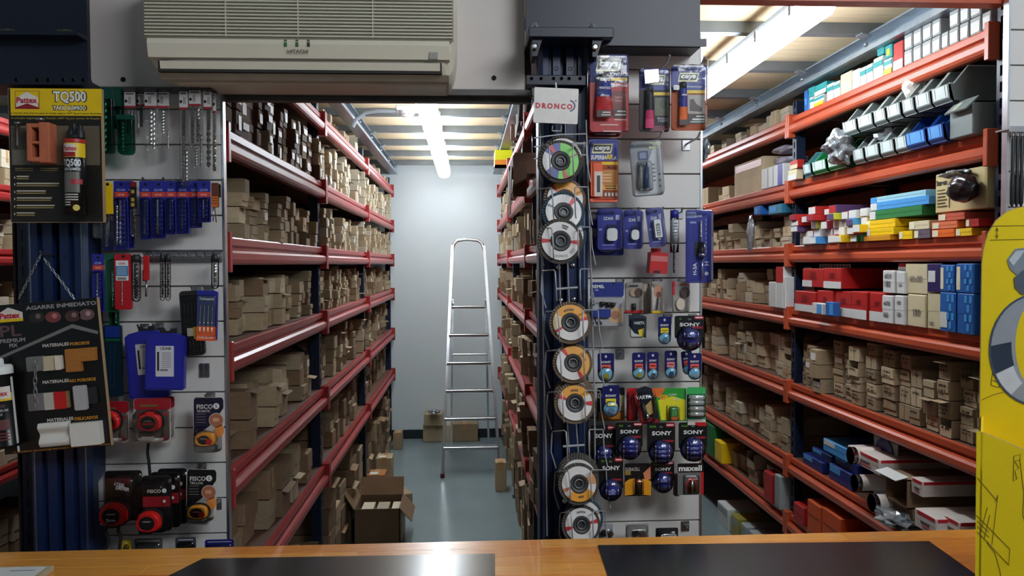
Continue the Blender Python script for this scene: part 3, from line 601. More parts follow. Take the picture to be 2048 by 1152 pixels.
def redpack(label, x0, y0, x1, y1, Y, cx, cy):
    pk = Pkg('tape_measure_pack', label, 'tape measure', (x0, y0, x1, y1), Y, 'red carded tape measures')
    pk.rect(x0, y0, x1, y1, pm((176, 166, 160)), 0, .0015, 5, 'card'); pk.rect(x0, y0, x1, y0+24, pm((150, 20, 34)), .0015, .0004, 5, 'red_header'); pk.lines([(x0+12, x1-26, y0+15, 5)], pm((110, 90, 40)), .0021)
    pk.lines([(x0+8, x1-14, y1-8, 5)], WHITE, .0021)
    for q in ((x0+9, y0+32), (x1-10, y0+32), (x1-12, y1-10)): pk.ell(q[0], q[1], 4, 4, pm((170, 40, 46)), .0016, .0004, 'print_dot', n=12)
    tape(pk, cx, cy, 48, 44, RT2, DRK, None); pk.lines([(cx-11, cx+11, cy+1, 5)], pm((196, 40, 44)), .0335)
    pk.dome(x0+2, y0+22, x1-2, y1-4, CLEAR, .0015, .036, 8, 5); pk.rect(cx-14, cy+26, cx+12, cy+33, WHITE, .03, .002, 1, 'tape_hook'); return pk
redpack('carded red tape measure half hidden by the tilted black board', 206, 802, 258, 886, 2.15, 224, 840)
redpack('second carded red tape measure behind the front one', 282, 792, 349, 880, 2.20, 320, 836)
redpack('front carded red tape measure with a grey base', 269, 796, 341, 886, 2.13, 306, 842)
def fisco(label, x0, y0, x1, y1, Y, dark, sub, dg):
    pk = Pkg('tape_measure_pack', label, 'tape measure', (x0, y0, x1, y1), Y, 'orange carded tape measures')
    pk.rect(x0, y0, x1, y1, pm((206, 200, 196)), 0, .0014, 6, 'card'); W = x1-x0
    pk.poly([(x0, y0+6), (x0+3, y0+1), (x1-3, y0+1), (x1, y0+6), (x1, y0+22), (x1-20, y0+52), (x0+12, y0+72), (x0+2, y0+80), (x0, y0+80)], dark, .0014, .0004, 'dark_print')
    pk.txt('FISCO', x0+W*.37, y0+19, w=W*.53, h=9, mat=pm((206, 200, 196)), d=.0022, bold=.03); pk.txt(sub, x0+W*.33, y0+28, w=W*.45, h=5, mat=pm((206, 200, 196)), d=.0022)
    pk.ell(x1-14, y0+18, 6, 6, WHITE, .0019, .0004, 'emblem'); pk.txt('S', x1-14, y0+18, h=7, mat=BLACK, d=.0026)
    pk.ell(x1-14, y0+46, 14.5, 14.5, pm((190, 180, 170)), .0019, .0004, 'picture_rim'); pk.ell(x1-14, y0+46, 13, 13, pm((170, 104, 76)), .0024, .0004, 'picture'); pk.rect(x1-21, y0+41, x1-8, y0+49, pm((206, 150, 120)), .0028, .0004, 3, 'picture_hand')
    pk.lines([(x0+5, x0+24, y0+34+5.5*i, 1.6) for i in range(4)], pm((120, 110, 112)), .0022)
    pk.ell(x1-8, y0+66, 9, 14, pm((226, 140, 60)), .0019, .0004, 'picture_ball')
    b = tape(pk, x0+28, y0+82, 42, 32, M('orange_tape_plastic', (216, 140, 44), .3, noise=.05), CHROME if sub != 'TRI-LOK' else DRK, None); pk.ell(x0+38, y0+84, 6, 6, pm((170, 30, 40)), .0335, .0006, 'button', b, 12); pk.txt('FISCO', x0+22, y0+78, w=16, h=5, mat=pm((110, 60, 20)), d=.034, par=b)
    pk.rect(x0+8, y0+94, x1-10, y0+106, M('grey_rubber', (92, 92, 90), .6), .004, .022, 3, 'grey_base'); pk.dome(x0+3, y0+58, x1-3, y1-2, CLEAR, .0014, .036, 10, 5)
    pk.ell((x0+x1)/2-3, y0+8, 4, 2.5, BLACK, .002, .0004, 'hang_hole', n=10); tlt(pk, dg, ((x0+x1)/2, y0)); return pk
fisco('navy carded orange tape measure, upper one at the panel edge', 388, 794, 447, 906, 2.17, pm((24, 20, 48)), 'TRI-MATIC', 0)
fisco('black carded orange tape measure, lower one at the panel edge', 375, 938, 433, 1044, 2.17, BLACK, 'TRI-LOK', -1)
pk = Pkg('tape_measure_pack', 'large red five metre tape measure in a black pack', 'tape measure', (206, 938, 287, 1050), 2.13)
pk.rect(212, 940, 284, 1042, pm((30, 26, 28)), 0, .0015, 6, 'card'); pk.rect(214, 955, 262, 968, pm((90, 16, 24)), .0015, .0004, 1, 'red_print'); pk.txt('STEEL', 240, 969, w=22, h=7, mat=pm((206, 200, 200)), d=.0024, rot=-14, bold=.03); pk.txt('DRIVER', 246, 977, w=26, h=7, mat=pm((206, 200, 200)), d=.0024, rot=-10, bold=.03)
tape(pk, 237, 1024, 56, 52, RT2, M('dark_red_grip', (40, 14, 14), .5), '5m', .008, .034); pk.dome(207, 942, 286, 1048, CLEAR, .0015, .044, 10, 6)
for lb, dx, dy, Y in (('FISCO', 32, -14, 2.205), ('FISCO', 17, -7, 2.17), ('FISCO', 0, 0, 2.13)):
    pk = Pkg('tape_measure_pack', {32: 'rearmost of three fanned red tape packs', 17: 'middle of three fanned red tape packs', 0: 'front one of three fanned red tape packs'}[dx], 'tape measure', (283+dx, 950+dy, 345+dx, 1064+dy), Y, 'fanned red tape packs')
    x, y = 283+dx, 950+dy; pk.rect(x+2, y, x+60, y+112, pm((24, 22, 24)), 0, .0015, 8, 'card'); pk.rect(x+3, y+42, x+58, y+64, pm((150, 24, 34)), .0015, .0004, 2, 'red_print'); pk.txt('FISCO', x+26, y+32, w=26, h=7, mat=pm((206, 200, 200)), d=.0024, bold=.03); pk.ell(x+46, y+31, 4.5, 4.5, WHITE, .0016, .0004, 'emblem', n=14)
    pk.ell(x+46, y+52, 3, 3, WHITE, .002, .0004, 'print_dot', n=12)
    if dx == 0: tape(pk, x+24, y+88, 50, 46, RT2, DRK, None, .008, .034)
    pk.dome(x, y+4, x+62, y+112, CLEAR, .0015, .044 if dx == 0 else .012, 10, 6)
for k, (x0, y0, x1, y1, lb) in enumerate(((293, 884, 300, 950, 'short black strap between the two rows of tape measures'),)):
    b = B(); P = [PY(297, 884, 2.16), PY(295, 905, 2.165), PY(298, 925, 2.165), PY(300, 950, 2.17)]; b.tube(P, .0042, 6); tag(b.build('strap', DRK, loc=P[0]), lb, 'strap')
for lb, pts in (('left black wrist cord below the big red tape', [(214, 1048), (211, 1062), (217, 1078), (213, 1096)]), ('right black wrist cord below the big red tape', [(240, 1048), (236, 1060), (242, 1076), (239, 1098)])):
    P = [PY(x, y, 2.13) for x, y in pts]; tag(B().tube(P, .0045, 6).build('wrist_cord', DRK, loc=P[0]), lb, 'cord')
for lb, x0, x1, y0, c, Y in (('yellow pack top just above the counter', 245, 262, 1080, (206, 170, 20), 2.16), ('grey striped pack top above the counter', 270, 325, 1076, (84, 88, 90), 2.17), ('dark pack top above the counter left of the blue one', 352, 392, 1074, (60, 66, 72), 2.18), ('blue pack top above the counter at the panel edge', 411, 468, 1078, (30, 34, 110), 2.17)):
    pk = Pkg('blister_pack', lb, 'blister pack', (x0, y0, x1, y0+60), Y); pk.rect(x0, y0, x1, y0+60, pm(c), 0, .002, 4, 'card'); pk.dome(x0+3, y0+8, x1-3, y0+56, CLEAR, .002, .015, 6, 4); pk.lines([(x0+5, x1-5, y0+5, 2)], WHITE, .0022)
# ================================================================== ADHESIVE DISPLAY BOARDS
KRAFT = M('kraft_edge', (176, 146, 108), .8, noise=.08)
def pattex_logo(pk, x0, y0, x1, y1, d, par=None):
    h = y1-y0; w = x1-x0
    l = pk.poly([(x0, y1-h*.12), (x0, y0+h*.34), (x0+w*.5, y0), (x1, y0+h*.34), (x1, y1-h*.12), (x0+w*.5, y1-h*.34)], pm((232, 224, 214)), d, .0005, 'logo_house', par)
    pk.txt('Pattex', (x0+x1)/2, y0+h*.48, w=w*.88, h=h*.32, mat=pm((190, 30, 50)), d=d+.0012, bold=.03, par=l); return l
def bend_text(pk, s, cx, cy, w, h, r, yc, mat, par):     # print wrapped round a cartridge of radius r with its axis at depth yc
    vs, fs, W, H = text_mesh(s, .03, 0); c = pk.p(cx, cy); b = B(); out = []
    for x, y in vs:
        a = (x*w*pk.k/W)/r + (c.x-yc[0])/r; out.append((yc[0]+r*math.sin(a), yc[1]-r*math.cos(a), c.z+y*h*pk.k/H))
    b.add(out, fs); return b.build('lettering', mat, par)
pk = Pkg('adhesive_board', 'yellow and black chemical anchor display board with a brick and cartridge', 'display board', (22, 178, 204, 445), 2.10)
BB = M('board_print_black', (30, 26, 20), .45, noise=.15, ns=6)
base = pk.rect(22, 178, 203, 445, [KRAFT], -.012, .012, 0, 'board'); pk.rect(23, 179, 201, 444, BB, 0, .0006, 0, 'black_print'); pk.rect(24, 252, 199, 330, M('board_print_taupe', (104, 94, 76), .5, noise=.25, ns=5), .0006, .0003, 0, 'taupe_print')
pk.rect(22, 178, 203, 231, YEL, .0006, .0005, 0, 'yellow_header')
pk.rect(31, 182, 79, 218, pm((150, 60, 30)), .0011, .0004, 0, 'logo_frame'); pk.rect(32, 183, 78, 217, YEL, .0013, .0004, 0, 'logo_yellow'); pk.rect(32, 206, 78, 217, pm((150, 24, 40)), .0014, .0004, 0, 'logo_red'); pattex_logo(pk, 33, 184, 77, 219, .002)
for s_, cx, cy, w, h in (('TQ500', 140, 195, 62, 24), ('TACO QUIMICO', 140, 217, 62, 9)):
    pk.txt(s_, cx, cy, w=w+4, h=h+3, mat=pm((40, 30, 24)), d=.0016, bold=.07); pk.txt(s_, cx, cy, w=w, h=h, mat=pm((236, 230, 220)), d=.0022, bold=.035)
pk.txt('La solución más práctica para un anclaje seguro: 600* Kg por punto de anclaje', 112, 227, w=172, h=4.6, mat=pm((70, 50, 10)), d=.0016); pk.txt('A solução segura para a fixação: 600* Kg por ponto de fixação', 112, 237, w=166, h=5, mat=pm((176, 156, 70)), d=.0014)
pk.rect(26, 256, 60, 330, pm((78, 72, 64)), .0009, .0004, 0, 'concrete_picture'); pk.rect(26, 300, 60, 330, pm((112, 104, 92)), .0012, .0003, 0, 'concrete_picture')
pk.lines([(31, 67, 337, 1.6), (31, 67, 341, 1.2), (82, 118, 337, 1.6), (80, 116, 341, 1.2)], pm((150, 130, 84)), .0012)
for y, w1, w2 in ((353, 24, 24), (367, 85, 83), (382, 58, 58), (396, 70, 68), (411, 76, 74), (426, 36, 36)):
    pk.lines([(34, 34+w1, y, 2.6)], pm((196, 188, 168)), .0012, 'bullet_text'); pk.lines([(34, 34+w2, y+4.5, 2.2)], pm((160, 136, 80)), .0012, 'bullet_text'); pk.poly([(29, y-1), (31.5, y+2), (29, y+5)], pm((206, 200, 180)), .0008, .0004, 'bullet')
pk.cyl(40, 246, 40, 295, 3.2, STEEL, .010, 'anchor_bolt', prof=[(0, 0), (2, 0), (2, .06), (1.2, .065), (1.2, .1), (.9, .1), (.75, .9), (.4, 1), (0, 1)])
TER = M('terracotta', (190, 104, 72), .85, noise=.15, ns=30, bump=.3)
bk = B(); 
def pq(x, y): q = pk.p(x, y); return q.x, q.z
for x0, y0, x1, y1 in ((71, 252, 79, 326), (95, 250, 114, 329), (79, 252, 95, 260), (79, 287, 95, 292), (79, 318, 95, 327)):
    a, c = pq(x0, y1), pq(x1, y0); bk.box(a[0], c[0], pk.Y-.040, pk.Y-.001, a[1], c[1], bev=.0015)
brk = bk.build('brick_sample', TER, pk.root); pk.rect(79, 258, 95, 320, pm((52, 36, 26)), .001, .006, 0, 'brick_core', brk)
pk.cyl(89, 239, 89, 254, 4, STEEL, .02, 'anchor_bolt', prof=[(0, 0), (1.9, 0), (1.9, .35), (1, .36), (1, 1), (0, 1)])
rc = 19*pk.k*1.0; cx_ = 163; cc = pk.p(cx_, 430); yc = (cc.x, pk.Y-.001-rc)
top = pk.p(cx_, 279).z; bot = pk.p(cx_, 432).z
ctr = B().lathe([(0, 0), (rc, .001), (rc, top-bot-.003), (rc*.8, top-bot), (0, top-bot)], (cc.x, yc[1], bot), (0, 0, 1), 28).build('cartridge', M('black_cartridge', (18, 18, 20), .28), pk.root)
def band(y0, y1, mat, name, a0=0, a1=360, k=1.01):
    z1, z0 = pk.p(cx_, y0).z, pk.p(cx_, y1).z; n = 24; R = [[], []]
    for i in range(n+1):
        t = math.radians(a0+(a1-a0)*i/n)
        for q, z in ((0, z0), (1, z1)): R[q].append((cc.x+rc*k*math.sin(t), yc[1]-rc*k*math.cos(t), z))
    b = B(); b.add(R[0]+R[1], [(i, i+1, n+1+i+1, n+1+i) for i in range(n)], 0, True); return b.build(name, mat, ctr)
band(283, 290, pm((190, 40, 36)), 'red_ring'); band(291, 319, YEL, 'yellow_label', -90, 90); band(293, 318, pm((226, 214, 206)), 'logo_patch', -80, 25, 1.016); band(309, 318, pm((150, 24, 40)), 'logo_red', -80, 25, 1.02)
bend_text(pk, 'Pattex', 159, 302, 26, 9, rc*1.03, yc, pm((190, 30, 50)), ctr); bend_text(pk, 'TQ500', 161, 331, 36, 16, rc*1.02, yc, WHITE, ctr); bend_text(pk, 'TACO QUIMICO', 161, 343, 34, 6, rc*1.02, yc, WHITE, ctr)
band(348, 388, pm((110, 106, 100)), 'picture_patch', -70, 45, 1.012); band(362, 372, pm((170, 50, 60)), 'picture_patch', 0, 62, 1.02)
for y in (391, 396, 401, 406, 411): band(y, y+2.4, pm((200, 196, 188)), 'fine_print', -60, 35 if y < 403 else -5, 1.012)
em = B().lathe([(6*pk.k, 0), (6*pk.k, .001)], (cc.x+rc*.45, yc[1]-rc*.95, pk.p(cx_, 418).z), (.4, -.9, 0), 18).build('seal_emblem', pm((214, 190, 90)), ctr)
for dx in (-6, 10): B().lathe([(.011, 0), (.011, .012), (.007, .022), (.006, .030)], (cc.x+dx*pk.k, yc[1], top), (0, 0, 1), 14).build('twin_cap', DRK, ctr)
B().lathe([(.016, 0), (.016, .008), (.006, .01), (.006, .036)], (cc.x, yc[1]-.004, top-.002), (0, 0, 1), 14).build('nozzle', DRK, ctr)
# tilted black board, hung on two chains
TH = math.radians(4.3)
def U(x, y): dx, dy = x-105, y-752; return (105+dx*math.cos(TH)-dy*math.sin(TH), 752+dx*math.sin(TH)+dy*math.cos(TH))
def R4(x0, y0, x1, y1):
    c = U((x0+x1)/2, (y0+y1)/2); w, h = (x1-x0)/2, (y1-y0)/2; return c[0]-w, c[1]-h, c[0]+w, c[1]+h
pk = Pkg('adhesive_board', 'tilted black mounting adhesive board hanging from chains with material samples', 'display board', (0, 602, 208, 902), 2.09)
pk.rect(-2, 602, 207, 902, KRAFT, -.010, .010, 0, 'board'); BK2 = M('glossy_board_black', (12, 11, 11), .3); pk.rect(-2, 602, 205, 902, BK2, 0, .0006, 0, 'black_print')
c = U(123, 611); pk.txt('AGARRE INMEDIATO', c[0], c[1], w=134, h=8, mat=pm((150, 146, 146)), d=.0014, bold=.035)
for i, (x, y, col) in enumerate(((74, 635, (44, 36, 34)), (107, 634, (120, 60, 58)), (146, 632, (74, 48, 48)), (174, 629, (110, 80, 82)))): c = U(x, y); pk.ell(c[0], c[1], 15, 11, pm(col), .0006, .0004, 'photo_print', n=18); pk.ell(c[0]+3, c[1]-2, 5, 5, pm(tuple(min(255, v+60) for v in col)), .001, .0003, 'photo_print', n=12)
q = R4(-2, 615, 46, 644); pk.rect(q[0], q[3]-7, q[2], q[3], YEL, .0007, .0004, 0, 'logo_yellow'); l = pk.poly([(q[0], q[3]-6), (q[0], q[1]+11), ((q[0]+q[2])/2-4, q[1]), (q[2], q[1]+11), (q[2], q[3]-6)], pm((226, 216, 206)), .001, .0005, 'logo_house'); pk.txt('Pattex', (q[0]+q[2])/2-1, (q[1]+q[3])/2+2, w=38, h=11, mat=pm((190, 30, 50)), d=.0022, bold=.04, par=l)
c = U(22, 662); pk.txt('PL', c[0], c[1], w=40, h=22, mat=pm((96, 70, 76)), d=.0014, bold=.02); c = U(26, 681); pk.txt('PREMIUM', c[0], c[1], w=48, h=8, mat=pm((150, 146, 146)), d=.0014, bold=.03); c = U(28, 691); pk.txt('FIX', c[0], c[1], w=16, h=7, mat=pm((160, 156, 156)), d=.0014, bold=.03)
roof = [(0, 713), (0, 719), (144, 656), (196, 668), (197, 662), (145, 648)]; pk.poly([U(*v) for v in roof], pm((120, 118, 116)), .0007, .0004, 'roof_line')
for a, b_, ax, bx, y in (('MATERIALES', 'POROSOS', 112, 160, 688), ('MATERIALES', 'NO POROSOS', 112, 166, 761), ('MATERIALES', 'DELICADOS', 121, 173, 837)):
    c = U(ax, y+1.5); pk.txt(a, c[0], c[1], w=50, h=6.5, mat=pm((206, 200, 192)), d=.0014, bold=.03); c = U(bx, y-1.5); pk.txt(b_, c[0], c[1], w={'POROSOS': 37, 'NO POROSOS': 50, 'DELICADOS': 45}[b_], h=6.5, mat=pm((206, 140, 40)), d=.0014, bold=.035)
def sample(x0, y0, x1, y1, mat, d, th, name, r=1): q = R4(x0, y0, x1, y1); return pk.rect(q[0], q[1], q[2], q[3], mat, d, th, r, name)
sample(60, 712, 92, 741, M('grey_sample', (120, 118, 118), .6, noise=.1), .0007, .016, 'grey_sample', 3); sample(90, 711, 118, 740, pm((206, 190, 160)), .0007, .012, 'cream_sample'); sample(117, 710, 128, 738, pm((226, 214, 196)), .0007, .017, 'ivory_sample', 2)
w_ = [U(134, 698), U(195, 693), U(196, 719), U(166, 722), U(168, 741), U(137, 743)]; pk.poly(w_, M('wood_sample', (168, 108, 46), .5, noise=.15, ns=30, stretch=(1, 1, 8)), .0007, .012, 'wood_sample')
sample(60, 786, 94, 820, M('pewter_sample', (140, 136, 138), .4, .4, noise=.1), .0007, .010, 'pewter_sample', 2); sample(93, 784, 116, 818, pm((196, 190, 180)), .0007, .011, 'white_sample'); sample(114, 782, 136, 816, pm((196, 28, 32)), .0007, .013, 'red_sample'); sample(134, 781, 141, 814, pm((140, 116, 76)), .0007, .009, 'tan_sample')
sample(147, 774, 196, 808, M('dark_glass_sample', (40, 40, 42), .15), .0007, .006, 'glass_sample', 2); sample(154, 769, 178, 818, pm((176, 172, 174)), .0067, .010, 'grey_bar', 3)
c = R4(82, 845, 143, 892); b = B(); N = 16; P = []
for i in range(N+1):
    f = i/N; P.append((pk.p(0, c[1]+(c[3]-c[1])*f).z, .006+.010*(.5+.5*math.sin(f*9.5))))
xa_, xb2 = pk.p(c[0], c[1]).x, pk.p(c[2], c[1]).x
R_ = [[(x, pk.Y-.0007, z) for z, _ in (P[0], P[-1])]+[(x, pk.Y-.0007-d_, z) for z, d_ in reversed(P)] for x in (xa_, xb2)]
b.loft(R_).build('moulding_sample', M('plaster', (222, 218, 210), .6), pk.root)
sample(148, 842, 207, 888, M('plaster', (222, 218, 210), .6), .0007, .020, 'foam_sample', 1)
c = U(124, 896); pk.txt('EL ADHESIVO DE MONTAJE MÁS FUERTE DE LA GAMA PROFESIONAL', c[0], c[1], w=184, h=4.6, mat=pm((190, 130, 40)), d=.0014, bold=.02)
# sealant cartridge mounted along the left side of the board
x0, y0 = U(22, 895); x1, y1 = U(18, 735); cx_ = 13+8; rc = 20*pk.k; cc = pk.p(U(32, 815)[0]-8, 893); bot = pk.p(0, U(32, 888)[1]).z; top = pk.p(0, U(20, 745)[1]).z; yc = (cc.x, pk.Y-.001-rc)
ctr = B().lathe([(0, 0), (rc*1.04, .0), (rc*1.04, .006), (rc, .008), (rc, top-bot), (0, top-bot)], (cc.x, yc[1], bot), (0, 0, 1), 28).build('sealant_tube', M('glossy_board_black', (12, 11, 11), .3), pk.root)
B().lathe([(rc*1.03, 0), (rc*1.03, .016), (rc*.9, .022), (.008, .024), (.008, .036), (.004, .040)], (cc.x, yc[1], top), (0, 0, 1), 24).build('white_cap', WHITE, ctr)
cx_ = U(32, 815)[0]-8
band(775, 790, YEL, 'yellow_label', -70, 70); band(762, 786, pm((226, 216, 206)), 'logo_patch', -65, 65, 1.015); bend_text(pk, 'Pattex', cx_, 775, 30, 10, rc*1.03, yc, pm((190, 30, 50)), ctr)
band(796, 803, pm((80, 66, 70)), 'fine_print', -50, 30, 1.01); bend_text(pk, 'PREMIUM', cx_, 808, 28, 5, rc*1.02, yc, pm((170, 166, 166)), ctr); bend_text(pk, 'FIX', cx_, 816, 10, 5, rc*1.02, yc, pm((170, 166, 166)), ctr); band(826, 846, pm((110, 70, 70)), 'picture_patch', -45, 45, 1.012)
for y in (852, 858, 864): band(y, y+2.5, pm((130, 60, 60)), 'fine_print', -40, 40, 1.01)
band(745, 893, pm((206, 202, 200)), 'white_stripe', 72, 88, 1.012)
tilt(pk.root, pk.p(105, 752), -TH, 'Y')
LINK = None
def chain(label, pts, n, Y):
    A = [PY(x, y, Y) for x, y in pts]; t = thing('chain', label, 'chain', A[0]); segs = [(A[i+1]-A[i]).length for i in range(len(A)-1)]; tot = sum(segs); L = tot/n
    for k in range(n):
        d = (k+.5)*L; i = 0
        while i < len(segs)-1 and d > segs[i]: d -= segs[i]; i += 1
        u = (A[i+1]-A[i]).normalized(); c = A[i]+u*d; s_ = Vector((0, 1, 0)).cross(u).normalized(); v = s_ if k % 2 else Vector((0, 1, 0)); h = L*.66; wv = L*.26; P = []
        for j in range(12):
            a = 2*math.pi*j/12; P.append(c+u*(math.copysign(abs(math.cos(a))**.6, math.cos(a))*h)+v*(math.copysign(abs(math.sin(a))**.8, math.sin(a))*wv))
        B().tube(P, .0013, 5, closed=True).build('link', STEEL, t)
    return t
chain('left chain of the tilted black board', [(82, 509), (62, 548), (38, 597)], 13, 2.11); chain('right chain of the tilted black board', [(88, 517), (122, 562), (150, 600)], 13, 2.11)
chain('loose chain end dangling over the grey samples of the black board', [(72, 722), (70, 770), (73, 812)], 8, 2.055)
p = PY(85, 510, 2.11); tag(B().tube([(p.x, 2.17, p.z), (p.x, 2.11, p.z), (p.x, 2.10, p.z+.01)], .003, 6).build('chain_hook', STEEL, loc=p), 'small hook on the navy column holding the board chains', 'hook')
# ================================================================== RIGHT PANEL: GLUES
LB = pm((38, 52, 142)); LEM = pm((226, 222, 190)); PR = pm((190, 26, 30)); OR2 = pm((226, 104, 30))
def ceys(pk, x0, y0, x1, y1, d):
    s_ = (x1-x0)*.10; l = pk.poly([(x0, y1), (x1-s_, y1), (x1, y0), (x0+s_, y0)], pm((226, 220, 170)), d, .0006, 'logo_frame')
    pk.poly([(x0+3, y1-3.5), (x1-s_-2, y1-3.5), (x1-3, y0+3), (x0+s_+1, y0+3)], pm((24, 26, 44)), d+.0006, .0004, 'logo_field', l); pk.txt('ceys', (x0+x1)/2, (y0+y1)/2+.5, w=(x1-x0)*.72, h=(y1-y0)*.58, d=d+.0016, bold=.045, shear=.18, par=l)
def squeeze(pk, cx, y0, y1, w0, w1, mats, d, cap=DRK, capf=.16):
    yc_ = y0+(y1-y0)*capf; pk.cyl(cx, y0, cx, yc_, w0*.45, cap, d, 'tube_cap', prof=[(.7, 0), (1, .1), (1, 1), (0, 1)]); k = pk.k
    n = len(mats); H = y1-yc_; prev = None
    for i, mt in enumerate(mats):
        R = []
        for f in (i/n, (i+1)/n):
            c = pk.p(cx, yc_+H*f, d); wx = (w0+(w1-w0)*f)/2*k; wy = w0/2*k*(1-f*.88)
            R.append([(c.x+wx*math.cos(2*math.pi*q/14), c.y+wy*math.sin(2*math.pi*q/14), c.z) for q in range(14)])
        o = B().loft(R, smooth=True).build('glue_tube' if i == 0 else 'tube_print', mt, pk.root if i == 0 else prev); prev = prev or o
    return prev
pk = Pkg('glue_pack', 'large blue and red mounting glue blister nearest the column', 'glue pack', (1178, 107, 1256, 268), 2.12, 'blue headed glue packs')
pk.poly([(1179, 265), (1256, 262), (1256, 110), (1219, 110), (1216, 122), (1202, 123), (1200, 116), (1190, 116), (1179, 124)], LB, 0, .0015, 'card')
pk.rect(1179, 166, 1256, 264, PR, .0015, .0004, 0, 'red_print'); ceys(pk, 1191, 118, 1243, 143, .0016); pk.txt('MONTACK', 1236, 149, w=42, h=7, d=.0024, bold=.03, shear=.15); pk.rect(1219, 156, 1254, 162, YEL, .0019, .0004, 0, 'yellow_band')
pk.txt('xPress', 1241, 171, w=28, h=6.5, d=.0026, bold=.03, shear=.2); pk.ell(1225, 171, 4.5, 4.5, WHITE, .0019, .0004, 'emblem', n=14); pk.rect(1223, 182, 1252, 220, pm((120, 34, 30)), .0019, .0004, 4, 'picture'); pk.txt('Agarre\nfuerte', 1237, 198, w=16, h=12, d=.0026, mat=pm((226, 150, 140))); pk.rect(1224, 218, 1253, 236, pm((50, 26, 26)), .0023, .0004, 0, 'dark_caption'); pk.lines([(1234, 1251, 223, 3), (1230, 1251, 230, 3), (1228, 1252, 240, 2), (1200, 1236, 250, 2), (1206, 1242, 263, 2)], pm((226, 206, 200)), .003)
tb = squeeze(pk, 1206, 148, 232, 26, 36, [LB, LB, PR, PR], .018); pk.txt('ceys', 1206, 166, w=20, h=9, d=.0355, bold=.045, shear=.18, par=tb); pk.txt('MONTACK', 1206, 181, w=22, h=5, d=.033, bold=.03, par=tb); pk.txt('xPress', 1206, 195, w=18, h=5, d=.030, par=tb); pk.rect(1191, 224, 1220, 237, pm((50, 26, 26)), .022, .002, 0, 'dark_caption', tb); pk.lines([(1202, 1218, 228, 2.4), (1200, 1218, 233, 2.4)], pm((226, 206, 200)), .0242, par=tb); pk.dome(1178, 110, 1257, 266, CLEAR, .0015, .040, 8, 6)
pk = Pkg('glue_pack', 'red glue blister edge showing below the large blue and red one', 'glue pack', (1176, 180, 1243, 275), 2.18, 'blue headed glue packs'); pk.rect(1176, 150, 1243, 274, PR, 0, .0015, 4, 'card'); pk.dome(1177, 160, 1242, 273, CLEAR, .0015, .02, 8, 5); pk.lines([(1190, 1232, 269, 2)], WHITE, .0017)
pk = Pkg('glue_pack', 'clear glue blister with a black capped magenta tube', 'glue pack', (1278, 137, 1338, 265), 2.11, 'blue headed glue packs')
pk.rect(1278, 139, 1338, 264, pm((70, 66, 70)), 0, .0015, 5, 'card'); pk.rect(1278, 139, 1338, 180, LB, .0015, .0004, 5, 'blue_print'); ceys(pk, 1296, 150, 1331, 170, .0019); pk.rect(1307, 185, 1337, 191, YEL, .0019, .0004, 0, 'yellow_band'); pk.rect(1309, 196, 1336, 232, pm((86, 92, 62)), .0019, .0004, 2, 'picture'); pk.ell(1326, 207, 7, 10, pm((40, 62, 34)), .0023, .0004, 'picture'); pk.txt('TODO', 1325, 240, w=22, h=9, d=.0026, mat=pm((200, 200, 206)), bold=.02); pk.rect(1300, 252, 1337, 263, pm((110, 20, 56)), .0019, .0004, 0, 'magenta_band')
squeeze(pk, 1297, 176, 258, 15, 19, [BLACK, BLACK, pm((190, 40, 90)), pm((206, 60, 110))], .014, capf=.14); pk.poly([(1284, 145), (1312, 143), (1313, 168), (1286, 172)], M('silver_film', (206, 206, 210), .25, .6), .026, .001, 'silver_sticker'); pk.dome(1277, 138, 1339, 265, CLEAR, .0015, .032, 8, 5)
pk = Pkg('glue_pack', 'blue and orange contact glue blister at the panel edge', 'glue pack', (1341, 131, 1412, 262), 2.10, 'blue headed glue packs')
pk.rect(1342, 133, 1411, 261, OR2, 0, .0015, 5, 'card'); pk.rect(1342, 133, 1411, 182, LB, .0015, .0004, 5, 'blue_print'); ceys(pk, 1355, 146, 1398, 164, .0019); pk.txt('Contactceys', 1386, 174, w=36, h=6, d=.0026, shear=.15); pk.rect(1373, 181, 1410, 187, YEL, .0022, .0004, 0, 'yellow_band'); pk.rect(1375, 190, 1409, 228, pm((170, 162, 156)), .0019, .0004, 1, 'picture')
pk.poly([(1379, 222), (1402, 224), (1404, 217), (1392, 208), (1386, 198), (1379, 200)], pm((80, 56, 50)), .0023, .0004, 'shoe_picture'); pk.rect(1376, 229, 1410, 248, pm((40, 32, 30)), .0021, .0004, 0, 'dark_caption'); pk.lines([(1392, 1408, 233, 2.4), (1384, 1408, 239, 3.4), (1380, 1408, 244, 1.6)], WHITE, .0027); tb = squeeze(pk, 1364, 166, 252, 15, 17, [LB, LB, OR2, OR2], .012); pk.txt('ceys', 1364, 194, w=11, h=5, d=.024, par=tb, shear=.18); pk.rect(1344, 172, 1356, 182, WHITE, .0125, .001, 2, 'white_nozzle'); pk.rect(1356, 241, 1373, 252, pm((50, 26, 26)), .013, .002, 0, 'dark_caption', tb); pk.dome(1341, 130, 1413, 262, CLEAR, .0015, .034, 10, 5)
pk = Pkg('glue_pack', 'blue and orange glue stick blister in the second row', 'glue pack', (1177, 278, 1237, 405), 2.13, 'blue headed glue packs')
